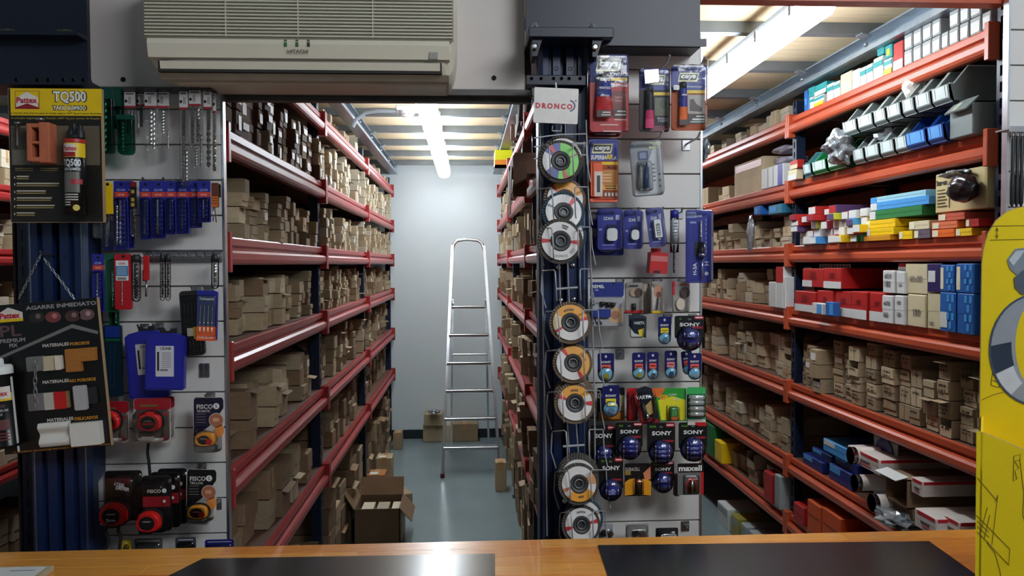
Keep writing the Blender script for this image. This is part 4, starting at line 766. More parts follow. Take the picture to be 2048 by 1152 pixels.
pk.rect(1178, 279, 1236, 404, OR2, 0, .0015, 4, 'card'); pk.rect(1178, 279, 1236, 322, LB, .0015, .0004, 4, 'blue_print'); ceys(pk, 1183, 288, 1226, 307, .0019); pk.txt('SUPERBA', 1197, 315, w=32, h=9, d=.0026, bold=.04, shear=.2); pk.txt('RR', 1219, 314, w=13, h=10, d=.0026, bold=.05, shear=.2, mat=YEL); pk.txt('A', 1229, 316, w=7, h=8, d=.0026, bold=.04, shear=.2); pk.rect(1203, 324, 1235, 330, YEL, .0022, .0004, 0, 'yellow_band'); pk.txt('Madera', 1224, 335, w=18, h=5, d=.0026, mat=pm((60, 30, 20)))
pk.rect(1205, 340, 1234, 368, pm((196, 132, 50)), .0019, .0004, 0, 'picture'); pk.lines([(1205, 1222, 350, 2), (1205, 1222, 356, 2), (1205, 1222, 362, 2)], pm((236, 210, 170)), .0026); pk.rect(1205, 369, 1234, 380, pm((226, 170, 60)), .0019, .0004, 0, 'yellow_caption'); pk.lines([(1209, 1232, 372, 2), (1211, 1232, 377, 2.4)], pm((80, 40, 20)), .0026); pk.rect(1206, 383, 1234, 395, pm((110, 70, 50)), .0019, .0004, 0, 'picture'); pk.lines([(1209+7*i, 1213+7*i, 389, 7) for i in range(4)], pm((226, 206, 190)), .0026)
pk.rect(1179, 328, 1202, 395, pm((236, 96, 50)), .002, .022, 3, 'stick_box'); pk.rect(1186, 345, 1202, 394, pm((226, 206, 196)), .024, .0006, 1, 'stick_label'); pk.rect(1191, 353, 1197, 386, pm((60, 60, 56)), .0248, .0006, 1, 'stick_window'); pk.rect(1178, 398, 1232, 405, pm((236, 96, 60)), .0015, .02, 2, 'tray_lip'); pk.dome(1178, 282, 1238, 404, CLEAR, .0015, .03, 8, 5)
pk = Pkg('glue_pack', 'silvery two part syringe glue blister tilted on its hook', 'glue pack', (1256, 282, 1322, 392), 2.11)
pk.rect(1258, 282, 1320, 392, pm((214, 216, 220)), 0, .0015, 6, 'card'); ceys(pk, 1296, 286, 1318, 298, .0019); pk.rect(1273, 302, 1294, 320, pm((70, 80, 120)), .0019, .0004, 2, 'blue_print'); pk.rect(1277, 305, 1290, 317, pm((140, 150, 180)), .0023, .0004, 2, 'blue_print'); pk.lines([(1300, 1306, 330+8*i, 3) for i in range(5)]+[(1312, 1316, 350+12*i, 4) for i in range(3)], pm((120, 122, 130)), .002)
for x, m_ in ((1274, pm((150, 148, 146))), (1286, pm((30, 70, 110)))): pk.cyl(x+3, 326, x-2, 376, 5, m_, .010, 'syringe', prof=[(0, 0), (.3, 0), (.35, .15), (.8, .2), (.8, .45), (1, .48), (1, 1), (0, 1)])
pk.dome(1257, 281, 1322, 392, clear('thick_blister', .06, (1, 1, 1), .16), .0015, .034, 8, 6); pk.dome(1270, 322, 1300, 382, CLEAR, .0015, .03, 6, 4, 'inner_blister'); tlt(pk, -5 + 9, (1290, 282))
# ------------------------------------------------------------------ blue tool blisters
def izar_bl(label, x0, y0, x1, y1, Y, n, dg=0, white=False):
    pk = Pkg('bit_blister', label, 'bit pack', (x0, y0, x1, y1), Y, 'blue bit blisters'); pk.rect(x0, y0, x1, y1, BLUE if not white else pm((70, 76, 150)), 0, .0015, 5, 'card'); W = x1-x0; cx = (x0+x1)/2
    pk.txt('IZAR', cx-W*.05, y0+20, w=W*.4, h=6, d=.0026); pk.rect(x1-W*.26, y0+13, x1-W*.1, y0+23, pm((190, 196, 220)), .0015, .0004, 0, 'code_patch'); l = pk.rect(cx-W*.16, y0+(40 if not white else 24), cx+W*.26, y1-18, WHITE, .002, .018, 6 if not white else 2, 'white_holder')
    for i in range(n): pk.bit(cx-W*.12+i*W*.34/max(1, n-1), y0+32, y0+42, 1.6, DBIT, .014, .3, turns=2)
    if white: pk.rect(cx-W*.06, y0+32, cx+W*.16, y1-22, pm((120, 122, 130)), .0205, .0006, 2, 'window', l); pk.lines([(cx-W*.03, cx+W*.12, y0+38+5*i, 2) for i in range(6)], WHITE, .0214, par=l)
    pk.lines([(x0+W*.2, x1-W*.3, y1-10, 2), (x0+3, x0+8, y0+42, 4)], pm((150, 156, 210)), .0016); pk.ell(cx+W*.1, y0+7, 4, 3, BLACK, .0016, .0004, 'hang_hole', n=10); pk.dome(x0-2, y0-2, x1+2, y1+2, CLEAR, .0014, .036, 9, 6); tlt(pk, dg, (cx, y0))
izar_bl('broad blue blister with a white round holder of bits', 1195, 417, 1244, 500, 2.14, 5)
izar_bl('narrower blue blister in the middle with a white holder', 1248, 420, 1284, 498, 2.15, 4)
izar_bl('tilted blue blister with a long white holder', 1290, 416, 1323, 494, 2.14, 0, -6 + 16 - 3, True)
pk = Pkg('bit_blister', 'blue card with a ring shaped clear blister behind the broad one', 'bit pack', (1180, 424, 1247, 512), 2.19); pk.rect(1182, 424, 1247, 511, BLUE, 0, .0015, 4, 'card'); pk.dome(1180, 445, 1245, 508, CLEAR, .0015, .03, 28, 6); pk.rect(1181, 425, 1192, 440, M('silver_film'), .0016, .0004, 2, 'silver_sticker'); pk.ell(1188, 465, 7, 8, STEEL, .002, .01, 'ring_tool', n=16)
pk = Pkg('bit_tube', 'clear tube with a blue cap and a thin bit below', 'drill bit tube', (1339, 420, 1358, 547), 2.16); pk.cyl(1347, 421, 1347, 436, 8.5, BLUE, .010, 'cap'); pk.cyl(1347, 436, 1347, 505, 9, CLEAR, .010, 'tube'); pk.cyl(1347, 440, 1347, 486, 8, pm((206, 208, 212)), .010, 'paper_label'); pk.lines([(1343, 1351, 447+6*i, 2) for i in range(6)], pm((110, 112, 120)), .0225); pk.bit(1346, 546, 490, 2.6, DBIT, .010, .3)
pk = Pkg('arbor_pack', 'tall blue arbor blister overhanging the panel edge', 'tool pack', (1370, 420, 1424, 566), 2.13); pk.rect(1371, 420, 1423, 566, BLUE, 0, .0016, 4, 'card'); pk.rect(1372, 424, 1392, 436, pm((140, 150, 200)), .0016, .0004, 2, 'pale_print'); pk.txt('IZAR', 1397, 432, w=14, h=5, d=.0026); pk.txt('H-3A', 1389, 538, w=24, h=8, d=.0026, rot=90, bold=.03); pk.txt('H', 1413, 527, w=8, h=9, d=.0026, rot=90); pk.ell(1413, 547, 4, 4, WHITE, .0016, .0004, 'emblem', n=14); pk.lines([(1411, 1412.5, 440+9*i, 6) for i in range(8)]+[(1380, 1392, 445, 4)], pm((150, 156, 210)), .0017)
pk.rect(1388, 484, 1402, 512, pm((26, 26, 44)), .0016, .0005, 0, 'dark_window'); pk.bit(1400, 440, 484, 2.6, SILV, .012, .2, turns=5); pk.cyl(1401, 484, 1401, 516, 6.5, DRK, .013, 'arbor_body', prof=[(0, 0), (.5, 0), (.6, .3), (1, .32), (1, .8), (.7, .82), (.7, 1), (0, 1)]); pk.cyl(1401, 506, 1401, 514, 7.5, CHROME, .013, 'arbor_collar'); pk.cyl(1402, 514, 1402, 558, 1.8, CHROME, .012, 'shank'); pk.tube = None; pk.cyl(1404, 484, 1404, 506, 1.5, CHROME, .022, 'spring_arm'); pk.dome(1369, 418, 1425, 567, CLEAR, .0014, .032, 7, 5)
pk = Pkg('screw_box', 'small red carton under the tilted blue blister', 'small box', (1298, 498, 1335, 549), 2.17); pk.rect(1299, 505, 1334, 547, PR, -.02, .04, 1, 'carton'); pk.rect(1300, 512, 1333, 523, pm((200, 110, 110)), .02, .0005, 0, 'pale_band'); pk.rect(1302, 497, 1322, 506, PR, -.002, .004, 1, 'hang_tab'); pk.ell(1313, 544, 8, 3, pm((60, 20, 20)), .02, .0005, 'print'); tlt(pk, -4, (1316, 498))
pk = Pkg('rotary_tool_pack', 'blue headed rotary tool accessory pack with tools behind clear plastic', 'tool pack', (1179, 563, 1248, 655), 2.14); pk.rect(1180, 564, 1247, 652, pm((190, 188, 190)), 0, .0015, 4, 'card'); pk.rect(1180, 564, 1247, 594, pm((24, 40, 120)), .0015, .0006, 4, 'blue_header'); pk.txt('DREMEL', 1193, 573, w=32, h=6.5, d=.003, bold=.03); pk.txt('100', 1193, 580, w=7, h=3, d=.003); pk.ell(1227, 567, 3, 2, BLACK, .0022, .0004, 'hang_hole', n=10)
pk.rect(1181, 618, 1220, 634, pm((30, 52, 140)), .0016, .012, 2, 'tool_handle'); pk.rect(1219, 616, 1245, 645, pm((206, 170, 130)), .0016, .0005, 0, 'hand_picture'); pk.ell(1230, 630, 8, 9, pm((170, 116, 84)), .0021, .0004, 'hand_picture')
for x, y, r in ((1184, 607, 4), (1204, 607, 5), (1216, 608, 6), (1225, 609, 5)): pk.cyl(x, y-4, x, y+6, r, DRK if r != 4 else STEEL, .008, 'grinding_tip', prof=[(0, 0), (1, 0), (1, .7), (.3, .75), (.3, 1), (0, 1)])
for i in range(3): pk.cyl(1183+8*i, 636, 1187+8*i, 648, 1.6, STEEL, .006, 'tip_shank')
pk.dome(1179, 594, 1248, 654, CLEAR, .0015, .03, 6, 5); pk.rect(1214, 655, 1232, 659, CLEAR, .0, .01, 2, 'hang_lip')
for lb, x0, y0, x1, y1, kind in (('clear pack with a brown felt wheel and red foot', 1250, 565, 1286, 626, 0), ('clear pack with a hand picture and long thin bit', 1302, 563, 1328, 627, 1), ('clear pack with a dark wheel and red side stripe', 1344, 563, 1378, 624, 2)):
    pk = Pkg('accessory_pack', lb, 'tool pack', (x0, y0, x1, y1), 2.15, 'small clear accessory packs'); pk.rect(x0, y0, x1, y1, pm((206, 200, 192)), 0, .0013, 4, 'card'); W = x1-x0
    if kind == 0: pk.ell(x0+26, y0+20, 8, 9, pm((84, 62, 50)), .0013, .006, 'felt_wheel'); pk.ell(x0+17, y0+20, 8, 8, pm((176, 150, 120)), .0013, .005, 'felt_wheel'); pk.cyl(x0+17, y0+42, x0+17, y0+54, 4.5, DRK, .006, 'mandrel'); pk.rect(x0, y1-6, x1, y1, PR, .0013, .001, 0, 'red_foot'); pk.lines([(x0+8, x0+26, y0+7, 3)], BLACK, .0015)
    if kind == 1: pk.ell(x0+13, y0+20, 8, 13, pm((200, 140, 110)), .0013, .0005, 'hand_picture'); pk.ell(x0+15, y0+26, 5, 6, pm((120, 70, 56)), .0018, .0004, 'hand_picture'); pk.cyl(x0+13, y0+32, x0+11, y0+56, 1.2, DRK, .006, 'thin_bit'); pk.rect(x0, y1-5, x1, y1, YEL, .0013, .0005, 0, 'yellow_foot')
    if kind == 2: pk.ell(x0+25, y0+22, 10, 11, pm((70, 54, 50)), .0013, .007, 'dark_wheel'); pk.rect(x0, y0, x0+6, y0+27, pm((220, 50, 60)), .0013, .0005, 0, 'red_stripe'); pk.txt('eco', x0+22, y0+6, w=16, h=5, mat=RED, d=.0022); pk.ell(x0+16, y0+45, 9, 12, pm((214, 200, 180)), .0013, .006, 'pale_cone')
    pk.dome(x0-1, y0-1, x1+1, y1+1, CLEAR, .0013, .022, 6, 4)
for lb, x0, y0, x1, y1 in (('plain clear pack behind the felt wheel pack', 1280, 567, 1300, 628), ('plain clear pack edge left of the hand picture pack', 1295, 565, 1306, 626)):
    pk = Pkg('accessory_pack', lb, 'tool pack', (x0, y0, x1, y1), 2.20, 'small clear accessory packs'); pk.rect(x0, y0, x1, y1, pm((190, 176, 156)), 0, .0013, 3, 'card'); pk.dome(x0, y0, x1, y1, CLEAR, .0013, .015, 5, 3)
# ================================================================== BATTERIES
BATT = M('battery_blue', (34, 38, 120), .25, noise=.05); CARDK = M('battery_card_black', (14, 14, 16), .35)
def cells(pk, x0, x1, ys, r, mat, d, txt=None):
    for y in ys:
        o = pk.cyl(x0, y, x1, y, r, mat, d, 'battery', prof=[(0, 0), (.35, 0), (.35, .04), (1, .045), (1, 1), (0, 1)], n=14); pk.cyl(x0+(x1-x0)*.03, y, x0+(x1-x0)*.1, y, r*1.03, CHROME, d, 'steel_end', o); pk.cyl(x1-(x1-x0)*.06, y, x1, y, r*1.03, CHROME, d, 'steel_end', o)
        if txt: pk.txt(txt, (x0+x1)/2, y, w=(x1-x0)*.55, h=r*.9, d=d+r*pk.k*1.03+.0006, mat=pm((170, 176, 226)), par=o)
def sony(label, x0, y0, x1, y1, Y, n, dg=0, sz='AA', tx=None):
    pk = Pkg('battery_pack', label, 'battery pack', (x0, y0, x1, y1), Y, 'black carded batteries'); W = x1-x0; cx = (x0+x1)/2; H = y1-y0; R = min(W*.47, H*.36); cy = y1-R-1
    pk.rect(x0, y0, x1, cy, CARDK, 0, .0014, 4, 'card'); pk.ell(cx, cy, R, R, CARDK, 0, .0014, 'card_round', n=28); pk.txt('SONY', cx+1, y0+H*.245, w=W*.72, h=H*.10, d=.0024, bold=.03); pk.rect(x1-W*.34, y0+1, x1-1, y0+H*.10, pm((190, 26, 44)), .0014, .0004, 3, 'red_tag'); pk.lines([(x1-W*.3, x1-W*.06, y0+H*.055, 2.4)], WHITE, .002); pk.txt(sz, x0+W*.2, y0+H*.09, h=H*.06, d=.0024, mat=pm((90, 160, 60)))
    pk.rect(cx+W*.05, cy-R*.92, x1-3, cy-R*.74, pm((150, 24, 50)), .0014, .0004, 1, 'red_print'); pk.ell(cx, cy, R*.9, R*.9, pm((40, 44, 104)), .0014, .0004, 'blue_print', n=28); rr = R*1.0/(n+1.0)*.95
    cells(pk, cx-R*.56, cx+R*.56, [cy-R*.62+(i+.5)*R*1.36/n for i in range(n)], rr, BATT, .010, tx)
    k = pk.k; c = pk.p(cx, cy); B().lathe([(R*k, .0), (R*k, .001), (R*k*.96, .003), (R*k*.90, .016), (R*k*.8, .021), (0, .023)], (c.x, pk.Y-.0014, c.z), (0, -1, 0), 32).build('blister', CLEAR, pk.root)
    pk.ell(cx, y0+H*.10, 4, 2.2, pm((90, 90, 92)), .0015, .0004, 'hang_hole', n=10); tlt(pk, dg, (cx, y0)); return pk
sony('broad black battery card alone beside the coin cells', 1349, 631, 1408, 704, 2.12, 2, 0, 'D', 'SONY')
sony('left end battery card of the upper black row, half behind the wires', 1181, 850, 1232, 937, 2.14, 3, 0, 'C', 'SONY')
sony('second battery card of the upper black row', 1231, 844, 1285, 921, 2.12, 4, 0, 'AA', None)
sony('third battery card of the upper black row, hanging lower', 1294, 845, 1350, 931, 2.12, 4, 0, 'AAA', 'SONY')
sony('right end battery card of the upper black row', 1357, 844, 1414, 925, 2.12, 4, 0, 'AAA', 'SONY')
sony('lower left battery card with a single blue block', 1196, 914, 1246, 1003, 2.11, 1, 0, '9V', 'SONY')
sony('lower row battery card with two silver striped cells', 1301, 922, 1348, 987, 2.15, 2, 0, 'AA', 'SONY')
sony('rear battery card peeking between the first two of the upper row', 1204, 858, 1240, 925, 2.19, 2, 0, 'C', None)
def coin(label, x0, y0, x1, y1, Y, band_c, disc_c, dg=0, tag_w=None):
    pk = Pkg('coin_cell_pack', label, 'battery pack', (x0, y0, x1, y1), Y, 'blue coin cell cards'); W = x1-x0; cx = (x0+x1)/2; H = y1-y0; CB = M('coin_card_blue', (24, 26, 92), .3); R = W*.43; cy = y1-R-1
    pk.rect(x0+1, y0, x1-1, cy, CB, 0, .0014, 4, 'card'); pk.ell(cx, cy, R*1.08, R*1.08, CB, 0, .0014, 'card_round', n=24); pk.txt('SONY', cx, y0+H*.31, w=W*.62, h=H*.08, d=.0024, bold=.03); pk.rect(cx-W*.28, y0+H*.40, cx+W*.28, y0+H*.60, pm(band_c), .0014, .0004, 1, 'colour_patch'); pk.lines([(cx-W*.2, cx+W*.2, y0+H*.5, 2.5)], pm(tuple(max(0, v-80) for v in band_c)), .002)
    pk.ell(cx, cy, R*.98, R*.98, WHITE, .0014, .0005, 'white_ring', n=24); pk.ell(cx, cy+1, R*.82, R*.82, pm((100, 176, 214)), .0019, .0005, 'sky_disc', n=24); pk.ell(cx+1, cy+R*.3, R*.45, R*.45, M('coin_%d' % disc_c[0], disc_c, .3, .4), .0024, .002, 'coin_cell', n=18); pk.ell(cx, y0+H*.12, 2.4, 2.8, pm((200, 200, 206)), .0015, .0004, 'hang_hole', n=10); c = pk.p(cx, cy); k = pk.k; B().lathe([(R*k, .0), (R*k*.95, .008), (R*k*.8, .011), (0, .012)], (c.x, pk.Y-.002, c.z), (0, -1, 0), 24).build('blister', CLEAR, pk.root); tlt(pk, dg, (cx, y0)); return pk
REDP = (222, 92, 76)
coin('coin cell card with a yellow patch left of the broad battery card', 1315, 633, 1343, 689, 2.14, (226, 206, 40), (110, 130, 150))
coin('coin cell card alone at the left of its row', 1194, 706, 1229, 764, 2.14, REDP, (176, 170, 60))
coin('coin cell card with a gold cell, second in its row', 1263, 705, 1292, 760, 2.14, REDP, (178, 168, 60)); coin('coin cell card with a dark cell, third in its row', 1293, 704, 1318, 759, 2.14, REDP, (90, 94, 100))
coin('slim coin cell card turned edgewise in the row', 1328, 701, 1355, 757, 2.15, (220, 130, 130), (60, 80, 110)); coin('coin cell card at the panel edge under the broad battery card', 1374, 706, 1404, 760, 2.13, REDP, (150, 170, 190)); coin('coin cell card tucked behind the one at the panel edge', 1360, 702, 1384, 750, 2.19, REDP, (150, 160, 180), 6)
coin('rear coin cell card above the orange battery card', 1212, 770, 1240, 828, 2.15, (226, 206, 40), (110, 130, 150)); pk = coin('front coin cell card with a flat battery, over the orange card', 1203, 772, 1240, 834, 2.10, (226, 206, 40), (120, 150, 180)); pk.rect(1214, 806, 1232, 811, pm((226, 220, 140)), .004, .004, 1, 'flat_cell')
pk = Pkg('battery_pack', 'black and orange battery card behind the blue coin cells', 'battery pack', (1194, 775, 1250, 842), 2.19); pk.rect(1194, 775, 1249, 842, CARDK, 0, .0014, 3, 'card'); pk.rect(1197, 822, 1249, 842, pm((216, 140, 40)), .0014, .0005, 2, 'orange_print'); pk.rect(1238, 790, 1249, 824, pm((206, 196, 150)), .0014, .0005, 2, 'cream_print'); pk.txt('DURACELL', 1219, 791, w=48, h=9, d=.0024); pk.dome(1196, 800, 1248, 840, CLEAR, .0014, .018, 6, 4)
pk = Pkg('battery_pack', 'grey blue battery blister with a yellow flash, under the rotary tool pack', 'battery pack', (1257, 629, 1293, 678), 2.15); pk.poly([(1258, 676), (1292, 676), (1293, 634), (1284, 630), (1270, 632), (1257, 629)], pm((36, 48, 66)), 0, .0014, 'card'); pk.txt('VARTA', 1278, 646, w=22, h=5.5, d=.0024, bold=.02); pk.poly([(1258, 676), (1290, 676), (1284, 672), (1268, 666), (1258, 652)], pm((206, 206, 204)), .0014, .0005, 'white_swoosh'); pk.poly([(1276, 660), (1288, 656), (1286, 674), (1278, 672)], pm((226, 206, 60)), .0019, .0004, 'yellow_flash'); pk.dome(1259, 636, 1291, 675, CLEAR, .0014, .016, 5, 4)
pk = Pkg('battery_pack', 'red battery blister between the coin cells and the fan shaped one', 'battery pack', (1252, 776, 1276, 846), 2.16); pk.rect(1253, 776, 1276, 842, PR, 0, .0014, 4, 'card'); pk.dome(1253, 782, 1280, 842, CLEAR, .0014, .02, 8, 5)
pk = Pkg('battery_pack', 'fan shaped navy and red battery blister left of the green card', 'battery pack', (1268, 774, 1320, 850), 2.13)
pk.poly([(1281, 848), (1319, 846), (1303, 776), (1290, 772), (1272, 778), (1268, 792), (1276, 820)], pm((20, 22, 40)), 0, .0014, 'card'); pk.poly([(1272, 780), (1268, 792), (1276, 822), (1283, 848), (1319, 846), (1316, 838), (1290, 832), (1280, 808), (1275, 790)], pm((140, 26, 34)), .0014, .0005, 'red_print'); pk.txt('VARTA', 1287, 794, w=32, h=8, d=.0026, rot=4, bold=.025); pk.poly([(1290, 812), (1302, 800), (1306, 826), (1294, 832)], pm((190, 160, 90)), .0014, .0005, 'gold_print'); pk.cyl(1284, 806, 1293, 838, 4, DRK, .009, 'battery'); pk.cyl(1292, 826, 1294, 838, 4.2, CHROME, .009, 'steel_end'); pk.dome(1274, 782, 1312, 846, CLEAR, .0014, .02, 10, 6)
for lb, dx, Y in (('green and yellow block battery card, rear one showing an orange edge', -6, 2.17), ('front green and yellow card with a small block battery', 0, 2.13)):
    pk = Pkg('battery_pack', lb, 'battery pack', (1309+dx, 774, 1372+dx, 842), Y); x = dx
    pk.poly([(1320+x, 842), (1372+x, 842), (1372+x, 776), (1309+x, 776)], pm((46, 150, 52)), 0, .0014, 'card'); pk.poly([(1322+x, 840), (1372+x, 840), (1372+x, 800), (1345+x, 792), (1316+x, 800)], pm((226, 214, 40)), .0014, .0004, 'yellow_print'); pk.poly([(1309+x, 776), (1330+x, 776), (1326+x, 784), (1316+x, 796), (1312+x, 792)], pm((226, 110, 50)), .0014, .0005, 'orange_flame'); pk.txt('GP', 1327+x, 794, w=18, h=10, d=.0026, mat=pm((240, 170, 40)), bold=.05); pk.txt('SUPER', 1345+x, 789, w=17, h=4, d=.0026); pk.txt('610', 1352+x, 798, w=12, h=5, d=.0026)
    if dx == 0: pk.rect(1338, 812, 1354, 840, pm((40, 110, 50)), .002, .014, 2, 'block_battery'); pk.rect(1341, 818, 1351, 830, pm((90, 160, 90)), .016, .0005, 1, 'battery_print'); pk.rect(1340, 831, 1352, 839, pm((220, 110, 50)), .016, .0005, 1, 'orange_end'); pk.dome(1332, 808, 1360, 842, CLEAR, .0014, .02, 5, 4)
pk = Pkg('battery_pack', 'green card with four silver rechargeable cells at the panel edge', 'battery pack', (1372, 773, 1412, 851), 2.12); pk.rect(1373, 774, 1411, 850, pm((24, 140, 90)), 0, .0014, 4, 'card'); pk.rect(1373, 774, 1411, 788, pm((60, 170, 90)), .0014, .0004, 3, 'pale_green_header'); pk.rect(1375, 838, 1411, 850, pm((206, 204, 196)), .0014, .0005, 1, 'white_foot'); pk.rect(1390, 844, 1411, 850, PR, .0019, .0004, 0, 'red_foot'); cells(pk, 1375, 1406, [794, 804, 816, 827], 5.2, M('silver_cell', (206, 210, 208), .25, .5), .009); pk.dome(1373, 787, 1411, 836, CLEAR, .0014, .022, 6, 4)
pk = Pkg('battery_pack', 'black and orange card with a copper top battery in the lowest row', 'battery pack', (1248, 926, 1302, 993), 2.13); pk.rect(1249, 926, 1301, 992, CARDK, 0, .0014, 4, 'card'); pk.txt('DURACELL', 1265, 938, w=30, h=7, d=.0024, mat=pm((190, 186, 176))); pk.rect(1250, 941, 1261, 950, pm((150, 120, 50)), .0014, .0004, 1, 'gold_patch'); pk.poly([(1286, 946), (1301, 932), (1301, 958), (1290, 960)], pm((214, 130, 90)), .0014, .0005, 'flame_print')
for q in ([(1249, 990), (1249, 964), (1258, 958), (1269, 956), (1268, 988)], [(1283, 988), (1284, 958), (1293, 958), (1301, 962), (1301, 990)]): pk.poly(q, pm((226, 150, 30)), .0014, .004, 'orange_wing')
pk.cyl(1276, 954, 1276, 988, 5, DRK, .010, 'battery', prof=[(0, 0), (.4, 0), (.4, .04), (1, .05), (1, 1), (0, 1)]); pk.cyl(1276, 956, 1276, 966, 5.2, M('copper', (190, 110, 70), .3, .8), .010, 'copper_top'); pk.dome(1264, 952, 1289, 990, CLEAR, .0014, .02, 6, 4)
pk = Pkg('battery_pack', 'black and grey single battery card at the lower panel edge', 'battery pack', (1354, 926, 1408, 992), 2.12); pk.rect(1355, 926, 1407, 945, CARDK, 0, .0016, 3, 'header'); pk.txt('maxell', 1380, 936, w=48, h=12, d=.0026, bold=.035); pk.rect(1355, 944, 1405, 990, pm((110, 108, 108)), 0, .0014, 2, 'card'); pk.rect(1401, 944, 1407, 989, pm((190, 26, 34)), .0004, .0014, 1, 'red_edge'); pk.lines([(1372, 1392, 952, 4)], pm((200, 198, 196)), .0016); pk.ell(1383, 972, 11, 18, pm((190, 26, 34)), .0014, .0005, 'red_arch', n=24); pk.ell(1383, 974, 9, 15, pm((30, 28, 30)), .0019, .0005, 'dark_arch', n=24); pk.rect(1374, 974, 1392, 988, pm((30, 28, 30)), .0019, .0005, 0, 'dark_arch'); pk.cyl(1383, 958, 1383, 986, 2.6, CHROME, .007, 'battery'); pk.dome(1366, 948, 1399, 989, CLEAR, .0014, .018, 5, 4)
pk = Pkg('battery_pack', 'dark pack edge left of the grey single battery card', 'battery pack', (1345, 945, 1358, 990), 2.18); pk.rect(1346, 946, 1357, 990, pm((90, 84, 80)), 0, .012, 2, 'card'); pk.dome(1345, 950, 1358, 990, CLEAR, .012, .01, 4, 3)
for lb, x0, x1, y0, c in (('crinkled clear pack behind the lowest disc', 1196, 1226, 1046, (170, 172, 176)), ('clear pack with dark parts above the counter', 1250, 1298, 1046, (176, 172, 168)), ('black headed pack just above the counter', 1311, 1356, 1055, (20, 20, 22))):
    pk = Pkg('blister_pack', lb, 'blister pack', (x0, y0, x1, y0+70), 2.17); pk.rect(x0, y0, x1, y0+70, pm(c), 0, .0014, 3, 'card'); pk.dome(x0+2, y0+2, x1-2, y0+66, CLEAR, .0014, .02, 6, 5)
    if c[0] == 20: pk.txt('Nortek', 1334, 1067, w=34, h=8, d=.023, bold=.03, shear=.2)
    else: pk.ell((x0+x1)/2-3, y0+18, 7, 6, DRK, .002, .008, 'dark_part', n=14); pk.ell((x0+x1)/2+10, y0+20, 5, 6, STEEL, .002, .008, 'steel_part', n=14)
# film scrap at the panel edge
def crumple(name, label, cat, c, r, mat, seed, loc=None, sub=3, amp=.45):
    rnd = random.Random(seed); bm = bmesh.new(); bmesh.ops.create_icosphere(bm, subdivisions=sub, radius=1)
    dirs = [(Vector((rnd.uniform(-1, 1), rnd.uniform(-1, 1), rnd.uniform(-1, 1))).normalized(), rnd.uniform(2, 6), rnd.uniform(0, 6)) for _ in range(9)]
    for v in bm.verts:
        k = 1+amp*sum(math.sin(d.dot(v.co)*f*2+ph) for d, f, ph in dirs)/4.5; v.co = Vector((v.co.x*r[0], v.co.y*r[1], v.co.z*r[2]))*k
    me = bpy.data.meshes.new(name); bm.to_mesh(me); bm.free(); me.materials.append(mat); o = bpy.data.objects.new(name, me); COL.objects.link(o); o.location = c; ORG0[o] = Vector(c); return tag(o, label, cat)
SF = M('crinkled_film', (150, 156, 160), .2, .5, noise=.4, ns=30)
crumple('film_wrap', 'crumpled shiny film hanging at the edge of the glue panel', 'plastic film', PY(1408, 300, 2.30), (.012, .02, .033), SF, 3)
# ================================================================== DISC DISPLAY RACK
WIRE = M('grey_coated_wire', (168, 170, 174), .35, .3)
YW = 2.075
t = thing('disc_rack', 'tall chromed wire rack holding grinding discs on the navy column', 'wire rack', PY(1140, 1072, YW))
def wire(pts, r=.0019, nm='wire', Y=YW): B().tube([PY(p[0], p[1], Y-(p[2] if len(p) > 2 else 0)) for p in pts], r, 6).build(nm, WIRE, t)
wire([(1080, 235), (1082, 420), (1087, 700), (1092, 900), (1094, 1072)], .0022, 'side_rail', 2.12); wire([(1172, 240), (1180, 480), (1184, 620), (1188, 760), (1190, 900), (1192, 1072)], .0022, 'side_rail', 2.12)
for a, c in ((1117, 1148), (1134, 1166)): wire([(a-4, 230), (a, 500), (a+8, 700), (c-10, 900), (c, 1072)], .0022, 'centre_rail', 2.12)
PKT = [(292, 1078, 1172, 1098, 1146), (378, 1076, 1176, 1104, 1150), (458, 1080, 1182, 1104, 1156), (542, 1084, 1182, 1110, 1160), (624, 1090, 1196, 1116, 1166), (702, 1092, 1200, 1120, 1168), (785, 1095, 1200, 1124, 1170), (863, 1104, 1206, 1132, 1178), (944, 1110, 1212, 1138, 1182), (1026, 1120, 1210, 1142, 1186)]
for i, (y, xl, xr, il, ir) in enumerate(PKT):
    wire([(xl, y+3, -.03), (xl+2, y, .0), (il-3, y-2, .045), (il, y+1, .05), (il+2, y+28, .05), (il+3, y+55, .05), (il+4, y+60, .03)], nm='pocket_wire'); wire([(xr, y-3, -.03), (xr-3, y-4, 0), (ir+3, y-4, .045), (ir, y-2, .05), (ir, y+26, .05), (ir+1, y+52, .05), (ir+2, y+58, .03)], nm='pocket_wire')
    wire([(xl, y+3, -.03), (xl-2, y+40, -.03), (xl+8, y+74, -.03)], nm='step_wire'); wire([(xr, y-3, -.03), (xr+2, y+36, -.03), (xr+9, y+72, -.03)], nm='step_wire')
for y in (268, 286, 310): wire([(1068, y+8, .01), (1120, y+1, .0), (1172, y, .0)], nm='cross_wire')
for y, o_ in ((575, 0), (890, 14)): wire([(1112+o_, y+3, .0), (1155+o_, y, .0)], .0035, 'cross_bar')
for x, y in ((1117, 535), (1146, 530), (1122, 600), (1148, 598), (1129, 1003), (1153, 1003)): 
    p = PY(x, y, 2.16); B().lathe([(.008, 0), (.008, .002), (.005, .006), (0, .007)], (p.x, 2.163, p.z), (0, -1, 0), 12).build('screw', CHROME, t)
wire([(1111, 165, .0), (1113, 182, .0)], .003, 'sign_stem'); wire([(1105, 250, .0), (1104, 262), (1122, 262), (1123, 250)], nm='sign_stem')
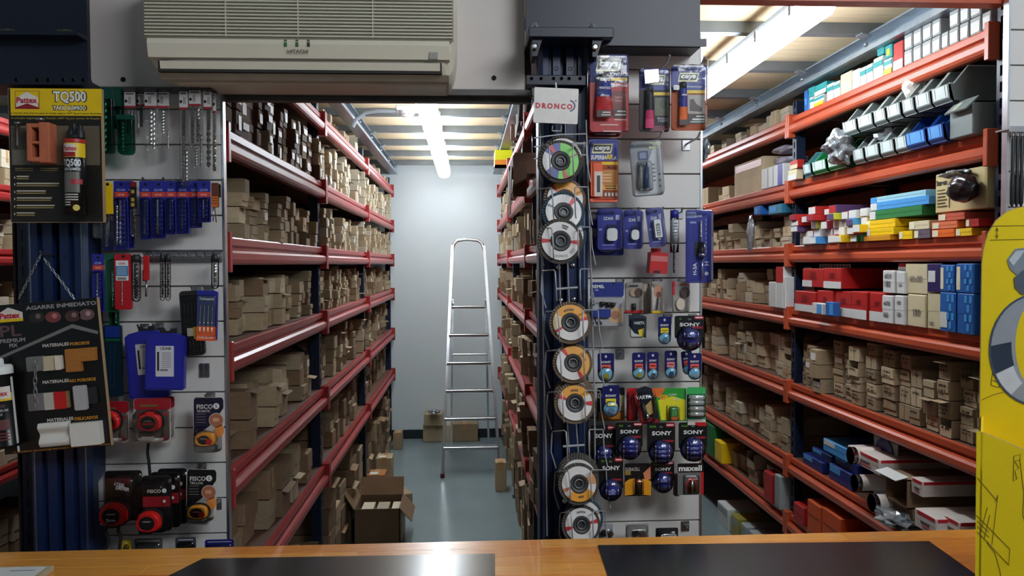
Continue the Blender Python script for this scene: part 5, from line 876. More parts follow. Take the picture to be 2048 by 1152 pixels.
pk = Pkg('sign', 'white square sign with red lettering on top of the wire disc rack', 'sign', (1068, 176, 1158, 248), 2.065); pk.rect(1069, 177, 1157, 247, pm((222, 214, 208)), 0, .004, 2, 'board'); pk.txt('DRONCO', 1109, 213, w=74, h=11, mat=pm((196, 30, 52)), d=.0048, bold=.04)
c = pk.p(1140, 211.5); P = []
for rr, rng in ((12.5, range(-80, 81, 10)), (9.8, range(80, -81, -10))):
    for a in rng: P.append((1139+rr*math.cos(math.radians(a)), 211.5-rr*math.sin(math.radians(a))*.95))
pk.poly(P, pm((44, 56, 92)), .004, .0005, 'blue_arc'); pk.ell(1152, 201, 1.6, 1.6, pm((44, 56, 92)), .004, .0005, 'registered_mark', n=10); tlt(pk, -2, (1113, 177))
def sector(c, n, r0, r1, a0, a1, th, e1, e2):
    b = B(); N = max(3, int((a1-a0)/12)); V = []
    for i in range(N+1):
        a = math.radians(a0+(a1-a0)*i/N)
        for r in (r0, r1): V.append(c+n*th+e1*(r*math.cos(a))+e2*(r*math.sin(a)))
    b.add(V, [(2*i, 2*i+1, 2*i+3, 2*i+2) for i in range(N)]); return b
def disc(label, cx, cy, wpx, hpx, Y, grit, secs, hub, grp='grinding discs on the wire rack', flap=True, txt=None):
    c = PY(cx, cy, Y); R = .0575*wpx/88; el = math.acos(max(.75, min(.999, hpx/wpx))); n = Vector((.06, -math.cos(el*.7), math.sin(el*.7)*.6)).normalized(); e1 = Vector((1, 0, 0)); e1 = (e1-n*e1.dot(n)).normalized(); e2 = n.cross(e1); e2 = -e2 if e2.z < 0 else e2
    t = thing('grinding_disc', label, 'grinding disc', c-Vector((0, 0, R)), grp)
    if flap:
        b = B(); N = 44
        for i in range(N):
            a = 2*math.pi*i/N; u = e1*math.cos(a)+e2*math.sin(a); v = -e1*math.sin(a)+e2*math.cos(a); b.obox(c+u*(R*.85)-n*.0085, u*(R*.15), v*(R*.075)+n*.0022, n*.0045)
        b.build('abrasive_flaps', grit, t)
    else: B().lathe([(R*.3, -.006), (R, -.006), (R, -.002), (R*.98, 0), (R*.3, 0)], c, n, 40, smooth=False).build('abrasive_wheel', grit, t)
    pl = B().lathe([(R*.24, -.006), (R*.84, -.006), (R*.84, .0006), (R*.46, .0012), (R*.44, -.004), (R*.24, -.006)], c, n, 36, smooth=False).build('backing_plate', M('disc_backing', (206, 200, 192), .5), t)
    for i_, (r0, r1, a0, a1, col) in enumerate(secs): sector(c, n, R*r0, R*r1, a0, a1, .0016+.0003*i_, e1, e2).build('label_sector', pm(col), pl)
    B().lathe([(R*.20, -.004), (R*.44, -.003), (R*.45, .002), (R*.40, .0035), (R*.30, -.001), (R*.21, -.001), (R*.20, -.004)], c, n, 30).build('centre_depression', M('disc_centre_dark', (46, 44, 44), .5), t)
    B().lathe([(R*.17, -.004), (R*.24, -.003), (R*.24, .0015), (R*.17, .0015), (R*.17, -.004)], c, n, 24).build('arbor_ring', M('dull_arbor_steel', (112, 112, 114), .4, .8), t); B().lathe([(R*.19, -.006), (R*.19, -.0055)], c, n, 16).build('arbor_hole', BLACK, t)
    if txt: lettering(pl, txt, c+n*.002-e2*R*.66, e1, e2, BLACK, w=R*.6, h=R*.12)
    return t
GG = M('grey_grit', (84, 78, 72), .9, noise=.2, ns=200); GB = M('brown_grit', (116, 98, 80), .9, noise=.2, ns=200); GT = M('teal_grit', (60, 80, 90), .9, noise=.2, ns=200)
WHT = (214, 208, 204); OG = (222, 150, 36); RD = (190, 30, 36); BLC = (40, 46, 130); GN = (96, 190, 40)
def wring(*x): return [(.46, .84, 0, 360, WHT)]+list(x)
L1 = [(.46, .84, -100, 90, GN), (.46, .84, 90, 150, BLC), (.46, .84, 150, 215, WHT), (.46, .84, 215, 260, BLC), (.46, .84, 118, 134, RD), (.46, .84, -80, -66, RD), (.46, .84, 20, 26, (150, 60, 60))]
disc('grinding disc behind the green and blue one at the rack top', 1126, 313, 88, 84, 2.085, GG, wring(), STEEL); disc('grinding disc with a green and blue label at the rack top', 1121, 322, 86, 82, 2.055, GG, L1, CHROME)
disc('orange labelled disc half hidden behind two white ones', 1130, 398, 86, 82, 2.085, GB, wring((.46, .84, 15, 130, OG), (.46, .84, 130, 140, RD)), STEEL); disc('white labelled teal disc above the frontmost white one', 1127, 424, 86, 74, 2.068, GT, wring((.46, .84, 40, 58, RD), (.46, .84, 150, 160, (120, 120, 120))), DRK)
disc('teal edged disc right behind the frontmost white one', 1130, 470, 88, 86, 2.068, GT, wring(), STEEL); disc('large frontmost white disc with two red marks', 1121, 482, 90, 88, 2.045, GG, wring((.46, .84, -12, 2, RD), (.46, .84, 172, 186, RD), (.56, .62, 60, 82, (60, 60, 60)), (.66, .72, 60, 84, (60, 60, 60)), (.6, .74, -50, -30, (170, 168, 164))), CHROME, txt='DRONCO')
OL = [(.46, .84, 20, 150, OG), (.46, .84, 8, 20, RD), (.46, .84, 205, 216, RD), (.46, .84, 150, 200, (220, 190, 150)), (.56, .66, 75, 120, (120, 70, 20))]
disc('orange topped disc hanging alone below the steel bar', 1141, 645, 84, 78, 2.05, GB, wring(*OL), CHROME); disc('orange and white disc second below the steel bar', 1146, 726, 80, 72, 2.055, GB, wring((.46, .84, -55, 130, OG), (.46, .84, 120, 134, RD), (.46, .84, -66, -52, RD), (.56, .66, 10, 40, (120, 70, 20))), DRK)
for k in (2, 1): disc(['', 'nearer hidden disc in the stack of brown discs', 'rearmost hidden disc in the stack of brown discs'][k], 1149, 804-7*k, 82, 74, 2.05+.014*k, GB, wring(), STEEL)
disc('front disc of the stack of brown discs with orange label', 1150, 806, 82, 74, 2.045, GB, wring((.46, .84, 30, 150, OG), (.46, .84, 150, 164, RD), (.46, .84, -10, 6, RD), (.56, .66, 75, 110, (120, 70, 20))), DRK)
for k in (2, 1): disc(['', 'nearer hidden disc in the stack below the lower bar', 'rearmost hidden disc in the stack below the lower bar'][k], 1157, 962-7*k, 84, 74, 2.05+.014*k, GG, wring(), STEEL)
disc('front disc with an orange bottom below the lower bar', 1158, 968, 82, 72, 2.045, GG, wring((.46, .84, 225, 330, OG), (.46, .84, 195, 208, (190, 110, 80)), (.46, .84, 0, 40, (200, 140, 90)), (.56, .66, 265, 290, (120, 70, 20))), STEEL)
disc('hidden disc behind the lowest white disc', 1168, 1036, 80, 68, 2.07, GT, wring(), STEEL); disc('lowest white disc just above the counter', 1163, 1050, 78, 66, 2.045, GG, wring((.46, .84, 5, 20, RD), (.46, .84, 185, 200, RD), (.6, .7, 70, 110, (120, 120, 120))), CHROME)
# ================================================================== KRAFT BOXES
KR = [M('kraft_card_%d' % i, c, .8, noise=.10, ns=7, rnd=.22) for i, c in enumerate(((158, 138, 108), (178, 160, 130), (128, 102, 76), (190, 180, 158)))]
TAPE = M('packing_tape', (176, 138, 92), .3, noise=.05); INK = M('marker_ink', (36, 34, 36), .7); STK = M('paper_sticker', (226, 224, 220), .45, noise=.03); DKBR = M('dark_brown_card', (96, 66, 48), .7, noise=.1, rnd=.15)
def carton_mesh(kind, mat, seed=0):
    r = random.Random(seed); b = B()
    if kind == 'tuck': b.box(-1, -.012, -.5, .5, 0, 1, bev=.012); b.box(-.014, 0, -.485, .485, .40, .985); b.box(-.013, -.004, -.15, .15, .34, .42)
    elif kind == 'lid': b.box(-.99, -.012, -.48, .48, 0, .7); b.box(-1, 0, -.5, .5, .62, 1, bev=.012)
    elif kind == 'tape': b.box(-1, -.006, -.5, .5, 0, 1, bev=.012); b.box(-.008, -.0015, -.49, .49, .495, .985); b.box(-.7, 0, -.09, .09, .3, .999, 1)
    elif kind == 'bin':
        b.box(-1, -.985, -.5, .5, 0, 1); b.box(-1, 0, -.5, -.48, 0, 1); b.box(-1, 0, .48, .5, 0, 1); b.box(-1, 0, -.5, .5, 0, .02); b.box(-.015, 0, -.5, .5, 0, .55); b.box(-.9, -.1, -.4, .4, .02, .42, 2); b.box(-1, -.4, -.5, .5, .98, 1)
    elif kind == 'flap':
        b.box(-1, -.01, -.5, .5, 0, .96, bev=.01); b.add([(-.01, -.5, .96), (-.01, .5, .96), (.08, .5, .90), (.08, -.5, .90), (-.02, -.5, .98), (-.02, .5, .98), (.085, .5, .92), (.085, -.5, .92)], [(0, 3, 2, 1), (4, 5, 6, 7), (0, 1, 5, 4), (1, 2, 6, 5), (2, 3, 7, 6), (3, 0, 4, 7)]); b.box(-.4, -.012, -.49, .49, .955, .985)
    else:   # double: two end flaps with a vertical seam
        b.box(-1, -.012, -.5, .5, 0, 1, bev=.014); b.box(-.014, 0, -.49, -.01, .02, .98); b.box(-.014, -.004, .01, .49, .02, .98)
    k = .03; off = {}
    for i, v in enumerate(b.v):
        key = (round(v[0]), v[1] > 0, v[2] > .5)
        if key not in off: off[key] = (0, r.uniform(-k, k), r.uniform(-k, .0) if v[2] > .5 else 0)
        o = off[key]; b.v[i] = (v[0], v[1]+o[1], v[2]+o[2])
    return b.mesh('carton', [mat, TAPE, INK])
KINDS = ('tuck', 'lid', 'tape', 'bin', 'flap', 'double', 'tuck', 'double')
CM = [[carton_mesh(k, m, i*7+j) for i, k in enumerate(KINDS)] for j, m in enumerate(KR)]; CMD = [carton_mesh(k, DKBR, 50+i) for i, k in enumerate(('tuck', 'double', 'lid'))]
def plate(w, h, y=0, z=.5): return B().box(0, .006, y-w/2, y+w/2, z-h/2, z+h/2)
STM = [plate(.62, .5, 0, .52).mesh('label', STK), plate(.5, .62, .1, .5).mesh('label', STK), plate(.78, .34, 0, .6).mesh('label', STK)]
def scrib(seed):
    r = random.Random(seed); b = B(); z = .78
    for row in range(r.choice((1, 2, 2, 3))):
        y = -.34; hh = r.uniform(.10, .16)
        while y < .26:
            w = r.uniform(.04, .085); t = .016
            for _ in range(r.choice((2, 3, 3))):
                q = r.random()
                if q < .45: b.box(0, .004, y, y+t, z-hh, z)
                elif q < .75: zz = z-r.choice((0, .5, 1))*hh; b.box(0, .004, y, y+w, zz, zz+t)
                else: b.obox((.002, y+w/2, z-hh/2), (.002, 0, 0), (0, w*.45, hh*.45), (0, -.007, .007))
            y += w+r.uniform(.03, .06)
            if r.random() < .15: y += .08
        z -= hh+.1
    return b.mesh('handwriting', INK)
SCM = [scrib(i) for i in range(8)]
ORD = ['bottom', 'second', 'third', 'fourth', 'fifth', 'sixth', 'seventh', 'eighth', 'ninth']
ORN = ['first', 'second', 'third', 'fourth', 'fifth', 'sixth', 'seventh', 'eighth', 'ninth', 'tenth', 'eleventh', 'twelfth', 'thirteenth', 'fourteenth', 'fifteenth', 'sixteenth', 'seventeenth', 'eighteenth', 'nineteenth', 'twentieth', 'twenty-first', 'twenty-second', 'twenty-third', 'twenty-fourth', 'twenty-fifth', 'twenty-sixth', 'twenty-seventh', 'twenty-eighth', 'twenty-ninth', 'thirtieth']
RND = random.Random(11)
RECS = []
def fill(rack, xf, s, dmax, y0, y1, z0, zt, wr, hr, shelf, bay, full=(.75, 1), pal=(0, 1, 2, 3), stick=0., scr=0., dark=0., gap=.12, setb=(0, .075), rz=2.5, tall=0.):
    y = y0; col = 0
    while True:
        w = RND.uniform(*wr)
        if y+w > y1 or col >= len(ORN): break
        if RND.random() < gap: y += w*RND.uniform(.3, .9); continue
        h = RND.uniform(*hr); z = z0; lay = 0; lim = z0+(zt-z0)*RND.uniform(*full); base = RND.uniform(*setb)
        while z+h < lim and lay < 9:
            hh = h*RND.uniform(.92, 1.05); ww = w*RND.uniform(.84, .93); d = min(dmax-.02-base, RND.uniform(.22, .36)); off = base+RND.uniform(0, .018)
            mesh = RND.choice(CMD) if RND.random() < dark else RND.choice(CM[RND.choice(pal)])
            RECS.append(dict(rack=rack, xf=xf-s*off, s=s, y=y+w/2, z=z, d=d, w=ww, h=hh, rz=math.radians(RND.uniform(-rz, rz)), mesh=mesh, col=col, lay=lay, shelf=shelf, bay=bay,
                             stick=RND.random() < stick, scr=RND.random() < scr, v=RND.randrange(99)))
            z += hh*1.002+.002; lay += 1
        y += w+RND.uniform(.004, .016)+.16*abs(math.sin(math.radians(rz))); col += 1
SH = [z+BH+.0005 for z in LEV]     # shelf tops
BN = ('near bay', 'middle bay', 'far bay')
YB3 = [(2.375, 3.88), (3.965, 5.56), (5.645, 7.43)]
NAMES = {0: 'floor row', 1: 'lowest shelf', 2: 'second shelf', 3: 'third shelf', 4: 'fourth shelf', 5: 'fifth shelf', 6: 'top shelf'}
for bi, (ya, yb) in enumerate(YB3):     # left rack, faces +x
    k = (1, .86, .8)[bi]; X = XLF+.012; a = ('left rack', X, 1, .50, ya, yb)
    fill(*a, .0, .57, (.15*k, .26*k), (.10*k, .20*k), 0, bi, pal=(0, 2, 2), gap=.05, setb=(-.02, .02))
    fill(*a, SH[1], LEV[2]-.01, (.11*k, .20*k), (.075*k, .15*k), 1, bi, pal=(0, 2, 2, 1), gap=.05)
    fill(*a, SH[2], LEV[3]-.01, (.08*k, .14*k), (.055*k, .10*k), 2, bi, pal=(0, 2, 0, 1), stick=.04, gap=.06)
    fill(*a, SH[3], LEV[4]-.01, (.065*k, .095*k), (.046*k, .062*k), 3, bi, pal=(0, 0, 1, 2), stick=.03, gap=.04, full=(.88, 1.02))
    fill(*a, SH[4], LEV[5]-.01, (.06*k, .10*k), (.045*k, .066*k), 4, bi, pal=(0, 1, 1, 3) if bi else (0, 0, 1), stick=.05, gap=.08, full=(.7, .95) if bi == 0 else (.86, 1.02), setb=(-.02, .04))
    fill(*a, SH[5], LEV[6]-.01, (.06*k, .095*k), (.062*k, .078*k), 5, bi, pal=(1, 3, 3, 1) if bi else (0, 2), stick=.8 if bi == 0 else .1, dark=.6 if bi == 0 else .05, gap=.04, full=(.92, 1.03), rz=3, setb=(-.02, .025))
    if bi: fill(*a, SH[6], SH[6]+.095, (.06, .11), (.05, .09), 6, bi, pal=(1, 3, 0), gap=.15, setb=(-.01, .03))
for bi, (ya, yb) in enumerate(YB3):     # centre rack, faces -x
    k = (1, .9, .85)[bi]; X = XCF-.012; a = ('rack right of ladder', X, -1, .33, ya+.035, yb-.035); p = (0, 2, 2) if bi == 0 else (0, 1, 2)
    fill(*a, 0, .57, (.12*k, .2*k), (.10*k, .22*k), 0, bi, pal=p, gap=.08, setb=(-.01, .03), rz=4)
    fill(*a, SH[1], LEV[2]-.01, (.09*k, .16*k), (.07*k, .14*k), 1, bi, pal=p, gap=.08, setb=(-.05, .03), rz=5)
    fill(*a, SH[2], LEV[3]-.01, (.08*k, .15*k), (.06*k, .13*k), 2, bi, pal=p, gap=.08, setb=(-.05, .03), rz=5)
    fill(*a, SH[3], LEV[4]-.01, (.07*k, .13*k), (.06*k, .12*k), 3, bi, pal=p, gap=.08, setb=(-.04, .03), rz=5, dark=.3 if bi == 0 else 0)
    fill(*a, SH[4], LEV[5]-.01, (.06*k, .11*k), (.06*k, .12*k), 4, bi, pal=(0, 1, 3), gap=.08, setb=(-.03, .03), rz=5, stick=.1)
    if bi: fill(*a, SH[5], LEV[6]-.01, (.06*k, .10*k), (.05*k, .10*k), 5, bi, pal=(1, 3, 3), gap=.06, setb=(-.02, .03), rz=4, stick=.2)
    if bi: fill(*a, SH[6], SH[6]+.1, (.07, .11), (.05, .09), 6, bi, pal=(1, 3), gap=.2, setb=(.0, .03))
ar = lambda ya, yb, X=XRF-.012: ('right rack', X, -1, .48, ya, yb)
for bi, (ya, yb) in ((1, (3.98, 5.58)), (2, (5.66, 7.40))):
    P_ = (0, 1, 1, 3)
    fill(*ar(ya, yb), SH[6], SH[6]+.10, (.07, .12), (.05, .09), 6, bi, pal=(3, 1), gap=.15, setb=(.0, .03))
    fill(*ar(ya+1.0 if bi == 1 else ya, yb), SH[5], LEV[6]-.02, (.12, .2), (.09, .14), 5, bi, pal=(1, 0), full=(.5, .8))
    fill(*ar(ya+.05, yb), SH[4], LEV[5]-.01, (.075, .12), (.05, .075), 4, bi, pal=P_, gap=.08, full=(.55, .85))
    fill(*ar(ya+.16, yb), SH[3], LEV[4]-.01, (.075, .12), (.05, .065), 3, bi, pal=P_, gap=.05, full=(.7, .95))
    fill(*ar(ya, yb), SH[2], LEV[3]-.01, (.08, .13), (.055, .075), 2, bi, pal=P_, gap=.06, full=(.7, .98))
    fill(*ar(ya, yb), SH[1], LEV[2]-.01, (.08, .13), (.06, .09), 1, bi, pal=P_, gap=.06, full=(.65, .95))
    fill(*ar(ya+.1, yb-.5 if bi == 1 else yb), SH[0], LEV[1]-.01, (.09, .13), (.07, .10), 0, bi, pal=(0, 1), gap=.1, full=(.7, .95))
fill(*ar(2.43, 3.88), SH[2], LEV[3]-.008, (.075, .105), (.052, .068), 2, 0, pal=(0, 0, 1), gap=.02, full=(.78, 1), scr=.85, stick=.06, setb=(-.03, .035))
# the far left sliver
for li in range(1, 6): fill('far left rack', -2.26, 1, .45, 3.2, 4.5, SH[li], LEV[li+1]-.02, (.10, .16), (.06, .09), li, 0, pal=(1, 3, 0), gap=.05, full=(.7, .95))
fill('far left rack', -2.26, 1, .45, 3.2, 4.5, 0, .55, (.14, .2), (.1, .16), 0, 0, pal=(0, 2), gap=.05)
# the 300 plain kraft boxes that show largest are things, so are all stickered and handwritten ones; the rest is one object
def rec_tf(r):
    R = Matrix.Rotation(r['rz']+(0 if r['s'] > 0 else math.pi), 4, 'Z')
    return Matrix.Translation((r['xf'], r['y'], r['z'])) @ R @ Matrix.Diagonal((r['d'], r['w'], r['h'], 1))
def score(r):
    u, v, z = pix((r['xf'], r['y'], r['z']+r['h']/2)); rk = r['rack']
    if not (0 < u < 2048 and -10 < v < 1090): return -1/z
    if (rk == 'rack right of ladder' and u > 1072) or (rk == 'right rack' and (u < 1412 or u > 1950)) or (rk == 'far left rack' and u > 58) or (rk == 'left rack' and u < 458): return -1/z
    return (abs(r['xf'])+.12)*r['w']*r['h']/z**3*1e3
RECS = [r for r in RECS if not (r['rack'] == 'rack right of ladder' and ((r['shelf'] == 5 and r['y'] < 5.2) or (r['shelf'] == 6 and (r['y'] < 5.0 or 5.78 < r['y'] < 6.15))))]
RECS.sort(key=score, reverse=True)
BN2 = ('nearest', 'middle', 'farthest'); n_plain = 0; REST = []
RNAME = {'left rack': 'left rack', 'rack right of ladder': 'ladder-right rack', 'right rack': 'orange rack', 'far left rack': 'far-left rack'}
for r in RECS:
    sc = score(r); spec = (r['stick'] or r['scr']) and sc > .01
    if sc <= 0 or (not spec and n_plain >= 300): REST.append(r); continue
    if not spec: n_plain += 1
    nm = 'stickered_box' if r['stick'] and spec else ('handwritten_box' if spec else 'kraft_box')
    o = bpy.data.objects.new(nm, r['mesh']); COL.objects.link(o); o.matrix_world = rec_tf(r); ORG0[o] = Vector((0, 0, 0))
    tone = 'dark' if r['mesh'].materials[0] == DKBR else {0: 'tan', 1: 'light', 2: 'brown', 3: 'pale'}[KR.index(r['mesh'].materials[0])]
    shelf = ({0: 'lowest shelf', 1: 'second shelf', 2: 'third shelf', 3: 'fourth shelf', 4: 'fifth shelf', 5: 'sixth shelf', 6: 'top shelf'} if r['rack'] == 'right rack' else NAMES)[r['shelf']]
    what = {'stickered_box': 'box with white sticker', 'handwritten_box': 'box with black handwriting', 'kraft_box': 'kraft box'}[nm]
    lay = ORD[r['lay']]
    tag(o, '%s %s, %s in %s stack, %s, %s bay, %s' % (tone, what, lay, ORN[r['col']], shelf, BN2[r['bay']], RNAME[r['rack']]), 'box', {'stickered_box': 'boxes with white stickers', 'handwritten_box': 'boxes marked by hand on the orange rack', 'kraft_box': 'plain kraft boxes on the racks'}[nm])
    if nm == 'stickered_box': c = bpy.data.objects.new('label', STM[r['v'] % 3]); COL.objects.link(c); c.parent = o
    elif nm == 'handwritten_box': c = bpy.data.objects.new('handwriting', SCM[r['v'] % 8]); COL.objects.link(c); c.parent = o
V, F, MI, MT = [], [], [], []
for r in REST:
    m = rec_tf(r)
    for me in [r['mesh']]+([STM[r['v'] % 3]] if r['stick'] else []):
        n = len(V); base = []
        for mt in me.materials:
            if mt not in MT: MT.append(mt)
            base.append(MT.index(mt))
        V += [tuple(m @ v.co) for v in me.vertices]
        for p in me.polygons: F.append(tuple(i+n for i in p.vertices)); MI.append(base[p.material_index])
me = bpy.data.meshes.new('kraft_boxes'); me.from_pydata(V, [], F)
for mt in MT: me.materials.append(mt)
me.polygons.foreach_set('material_index', MI); me.update(); o = bpy.data.objects.new('kraft_boxes', me); COL.objects.link(o)
tag(o, 'hundreds of small kraft boxes packed along the racks beyond the nearer ones', 'boxes', None, 'stuff')
# ------------------------------------------------------------------ dark backs of the racks
BK = M('dark_rack_back', (40, 28, 24), .8, noise=.1)
for nm, x, y0, y1 in (('wall_rack_left', -1.262, 2.30, 7.5), ('wall_rack_right', 2.175, 2.42, 7.5)):
    struct(B().box(x, x+.006, y0, y1, .02, 2.40), nm, BK)
# ================================================================== GOODS ON THE ORANGE RACK (right)
def rb(px0, px1, pyt, pyb, X):        # photo rectangle on the rack face x = X -> y far, y near, z bottom, z top
    ya, yb = PXX(px0, pyb, X).y, PXX(px1, pyb, X).y; m = (px0+px1)/2
    return min(ya, yb), max(ya, yb), PXX(m, pyb, X).z, PXX(m, pyt, X).z
def goods(name, label, cat, X, y0, y1, z0, z1, d, mat, group=None, bands=(), side=None, texts=(), patches=(), bev=.0025):
    """carton standing on a shelf, front at x = X facing -x; bands/patches are printed areas in front-face fractions (u from far to near, v up)"""
    t = thing(name, label, cat, (X+d/2, (y0+y1)/2, z0), group); b = B().box(X, X+d, y0, y1, z0, z1, bev=min(bev, (y1-y0)/6, (z1-z0)/6)); b.build('carton', mat, t)
    W, H = y1-y0, z1-z0
    B().box(X-.0008, X, y0+W*.03, y1-W*.03, z0+H*.5, z1-H*.03).build('front_flap', mat, t)
    for (u0, u1, v0, v1, m) in list(bands)+list(patches): B().box(X-.0016, X+.0004, y1-W*u1, y1-W*u0, z0+H*v0, z0+H*v1).build('printed_panel', m, t)
    if side: B().box(X+d*.02, X+d*.98, y0-.0008, y0+.0004, z0+H*side[0], z0+H*side[1]).build('side_print', side[2], t)
    for s_, u, v, w, m in texts: lettering(t, s_, (X-.0022, y1-W*u, z0+H*v), (0, -1, 0), (0, 0, 1), m, w=W*w)
    return t
X0 = XRF-.02; sh = lambda i: SH[i]
TEAL = pm((40, 150, 150)); WHB = M('white_card', (206, 208, 206), .55, noise=.04, ns=10); GRY = M('grey_card', (150, 156, 156), .6, noise=.05); LBL = pm((70, 150, 214)); MBL = pm((34, 96, 170)); CRM = M('cream_card', (206, 196, 160), .6, noise=.05)
REDC = M('red_card', (176, 34, 32), .45, noise=.06); GRN2 = pm((40, 120, 64)); ORC = M('orange_card', (206, 84, 30), .5, noise=.06)
r6 = random.Random(5)
# top shelf, near bay: row of small teal and white cartons
def row(items, lvl, X, grp, cat='box'):
    """items: (px0, px1, height m, z offset, depth, material, bands, label)"""
    for px0, px1, h, dz, d, mat, bands, lab in items:
        y0, y1, _, _ = rb(px0, px1, 0, pix((X, 3, SH[lvl]))[1], X); 
        ya = X*FPX; y1 = PXX(px0, 500, X).y; y0 = PXX(px1, 500, X).y
        goods('small_carton', lab, cat, X, y0+.002, y1-.002, SH[lvl]+dz, SH[lvl]+dz+h, d, mat, grp, bands)
XT = X0+.012      # the cartons stand back behind the rim channel
tb_ = [(0, 1, .55, .8, TEAL)]; tg = [(0, 1, 0, .35, YEL), (0, 1, .6, .85, TEAL)]
row([(1606, 1616, .10, 0, .15, MBL, [(.2, .6, .3, .6, LBL)], 'blue carton beside the orange post on the top shelf'),
     (1617, 1625, .055, 0, .15, WHB, tb_, 'teal banded carton right of the blue one, top shelf'), (1613, 1626, .045, .057, .15, TEAL, [], 'teal carton stacked on the first teal banded one'),
     (1626, 1645, .045, 0, .15, WHB, tg, 'low yellow and white carton on the top shelf'), (1627, 1650, .05, .047, .15, TEAL, [(0, 1, 0, .4, WHB)], 'teal and white carton lying on the low yellow one'),
     (1651, 1664, .075, 0, .15, WHB, tb_, 'upright teal banded carton before the cream carton'), (1665, 1677, .07, 0, .15, WHB, tb_, 'teal banded carton touching the cream carton'),
     (1678, 1700, .088, 0, .18, CRM, [(.3, .7, .2, .5, WHB)], 'cream carton in the middle of the top shelf'), (1701, 1716, .08, 0, .18, WHB, [], 'plain white carton beside the cream carton'),
     (1717, 1729, .075, 0, .15, WHB, tb_, 'first of three teal banded cartons after the white one'), (1730, 1742, .075, 0, .15, WHB, tb_, 'second of three teal banded cartons after the white one'), (1743, 1762, .085, 0, .15, WHB, tb_, 'third of three teal banded cartons after the white one'),
     (1750, 1764, .03, .088, .15, TEAL, [], 'little teal carton on top of the teal banded trio'), (1764, 1780, .06, 0, .15, WHB, tg, 'yellow and teal carton left of the red one'), (1766, 1780, .05, .062, .15, TEAL, [(.3, .7, .2, .7, YEL)], 'teal carton with a yellow patch, upper of two'),
     (1783, 1802, .105, 0, .16, REDC, [(0, 1, 0, .35, WHB)], 'tall red carton with a white base on the top shelf')], 6, XT, 'small cartons on the top shelf of the orange rack')
gx = [(1804, 1820), (1822, 1838), (1840, 1858), (1859, 1876), (1878, 1892), (1893, 1912), (1914, 1932), (1934, 1956), (1958, 1976)]
for i, (a, c) in enumerate(gx):
    for j in range(2 if i not in (4, 8) else 1):
        row([(a, c, .056, j*.058, .16, GRY, [(.08, .92, .12, .75, WHB)], '%s grey carton, %s from the red carton on the top shelf' % (('lower', 'upper')[j], ORN[i]))], 6, XT, 'grey cartons with white labels on the top shelf')
# ------------------------------------------------------------------ plastic picking bins on the sixth shelf
GBIN = M('grey_bin_plastic', (112, 122, 120), .45, noise=.05); BBIN = M('blue_bin_plastic', (26, 70, 150), .4, noise=.05); EBIN = M('green_bin_plastic', (20, 120, 62), .4, noise=.05); LBLM = M('pale_bin_label', (196, 208, 206), .5, noise=.05)
def bin_(label, y0, y1, z, mat, X, d=.20, h=.115, lm=LBLM, grp='plastic picking bins on the sixth shelf'):
    t = thing('picking_bin', label, 'storage bin', (X+d/2, (y0+y1)/2, z), grp); w = .003; P = [(X, z+.012), (X+.012, z), (X+d, z), (X+d, z+h), (X+d*.30, z+h), (X+d*.06, z+h*.50), (X-.006, z+h*.50)]
    b = B(); b.prism_yy(P, y0, y0+w); b.prism_yy(P, y1-w, y1); b.box(X+.01, X+d, y0, y1, z, z+w); b.box(X+d-w, X+d, y0, y1, z, z+h); b.prism_yy([(X, z+.012), (X+.012, z), (X+.014, z+.004), (X+.0, z+h*.5), (X-.006, z+h*.5)], y0, y1)
    b.build('bin_shell', mat, t); rim = B()
    for ya in (y0-.0015, y1-.0025): rim.tube([(X-.004, ya+.002, z+h*.5), (X+d*.06, ya+.002, z+h*.5), (X+d*.30, ya+.002, z+h), (X+d, ya+.002, z+h)], .0028, 6)
    rim.build('bin_rim', lm if mat == GBIN else mat, t)
    B().prism_yy([(X-.0015, z+.016), (X-.0072, z+h*.47), (X-.006, z+h*.47), (X-.0004, z+.016)], y0+.008, y1-.008).build('label_holder', lm, t)
    for f in (.22, .8): B().prism_yy([(X-.0022, z+.018), (X-.0082, z+h*.46), (X-.006, z+h*.46), (X-.0004, z+.018)], y1-(y1-y0)*f-.001, y1-(y1-y0)*f+.001).build('label_clip', mat, t)
    B().box(X+.03, X+d-.02, y0+.01, y1-.01, z+.003, z+h*.35).build('contents', M('small_hardware', (90, 88, 84), .5, .5, noise=.5, ns=90), t)
    return t
def ypx(px, X): return PXX(px, 500, X).y
XB = X0-.035; zb0 = SH[5]; low = [(1705, 1727), (1729, 1757), (1759, 1787), (1789, 1814)]; 
for i, (a, c) in enumerate(low): bin_('%s grey bin of the lower row behind the film bag' % ORN[i], ypx(c, XB)+.002, ypx(a, XB)-.002, zb0, GBIN, XB)
BL2 = pm((96, 160, 222))
for i, (a, c) in enumerate(((1816, 1856), (1859, 1892))): bin_('%s blue bin beside the grey flap box' % ('left' if i == 0 else 'right'), ypx(c, XB)+.002, ypx(a, XB)-.002, zb0, BBIN, XB-.01, lm=BL2)
upp = [(1690, 1718), (1720, 1750), (1752, 1776), (1778, 1806), (1809, 1833), (1835, 1866), (1868, 1904)]
for i, (a, c) in enumerate(upp): bin_('%s grey bin from the left in the upper row' % ORN[i], ypx(c, XB)+.002, ypx(a, XB)-.002, zb0+.122, GBIN, XB-.012)
for i, (a, c) in enumerate(((1624, 1652), (1655, 1688))): bin_('%s green bin beside the film bag' % ('left' if i == 0 else 'right'), ypx(c, XB)+.002, ypx(a, XB)-.002, zb0, EBIN, XB)
bin_('teal bin next to the orange post, sixth shelf', ypx(1622, XB)+.002, ypx(1606, XB)-.002, zb0, M('teal_bin_plastic', (70, 130, 136), .4), XB)
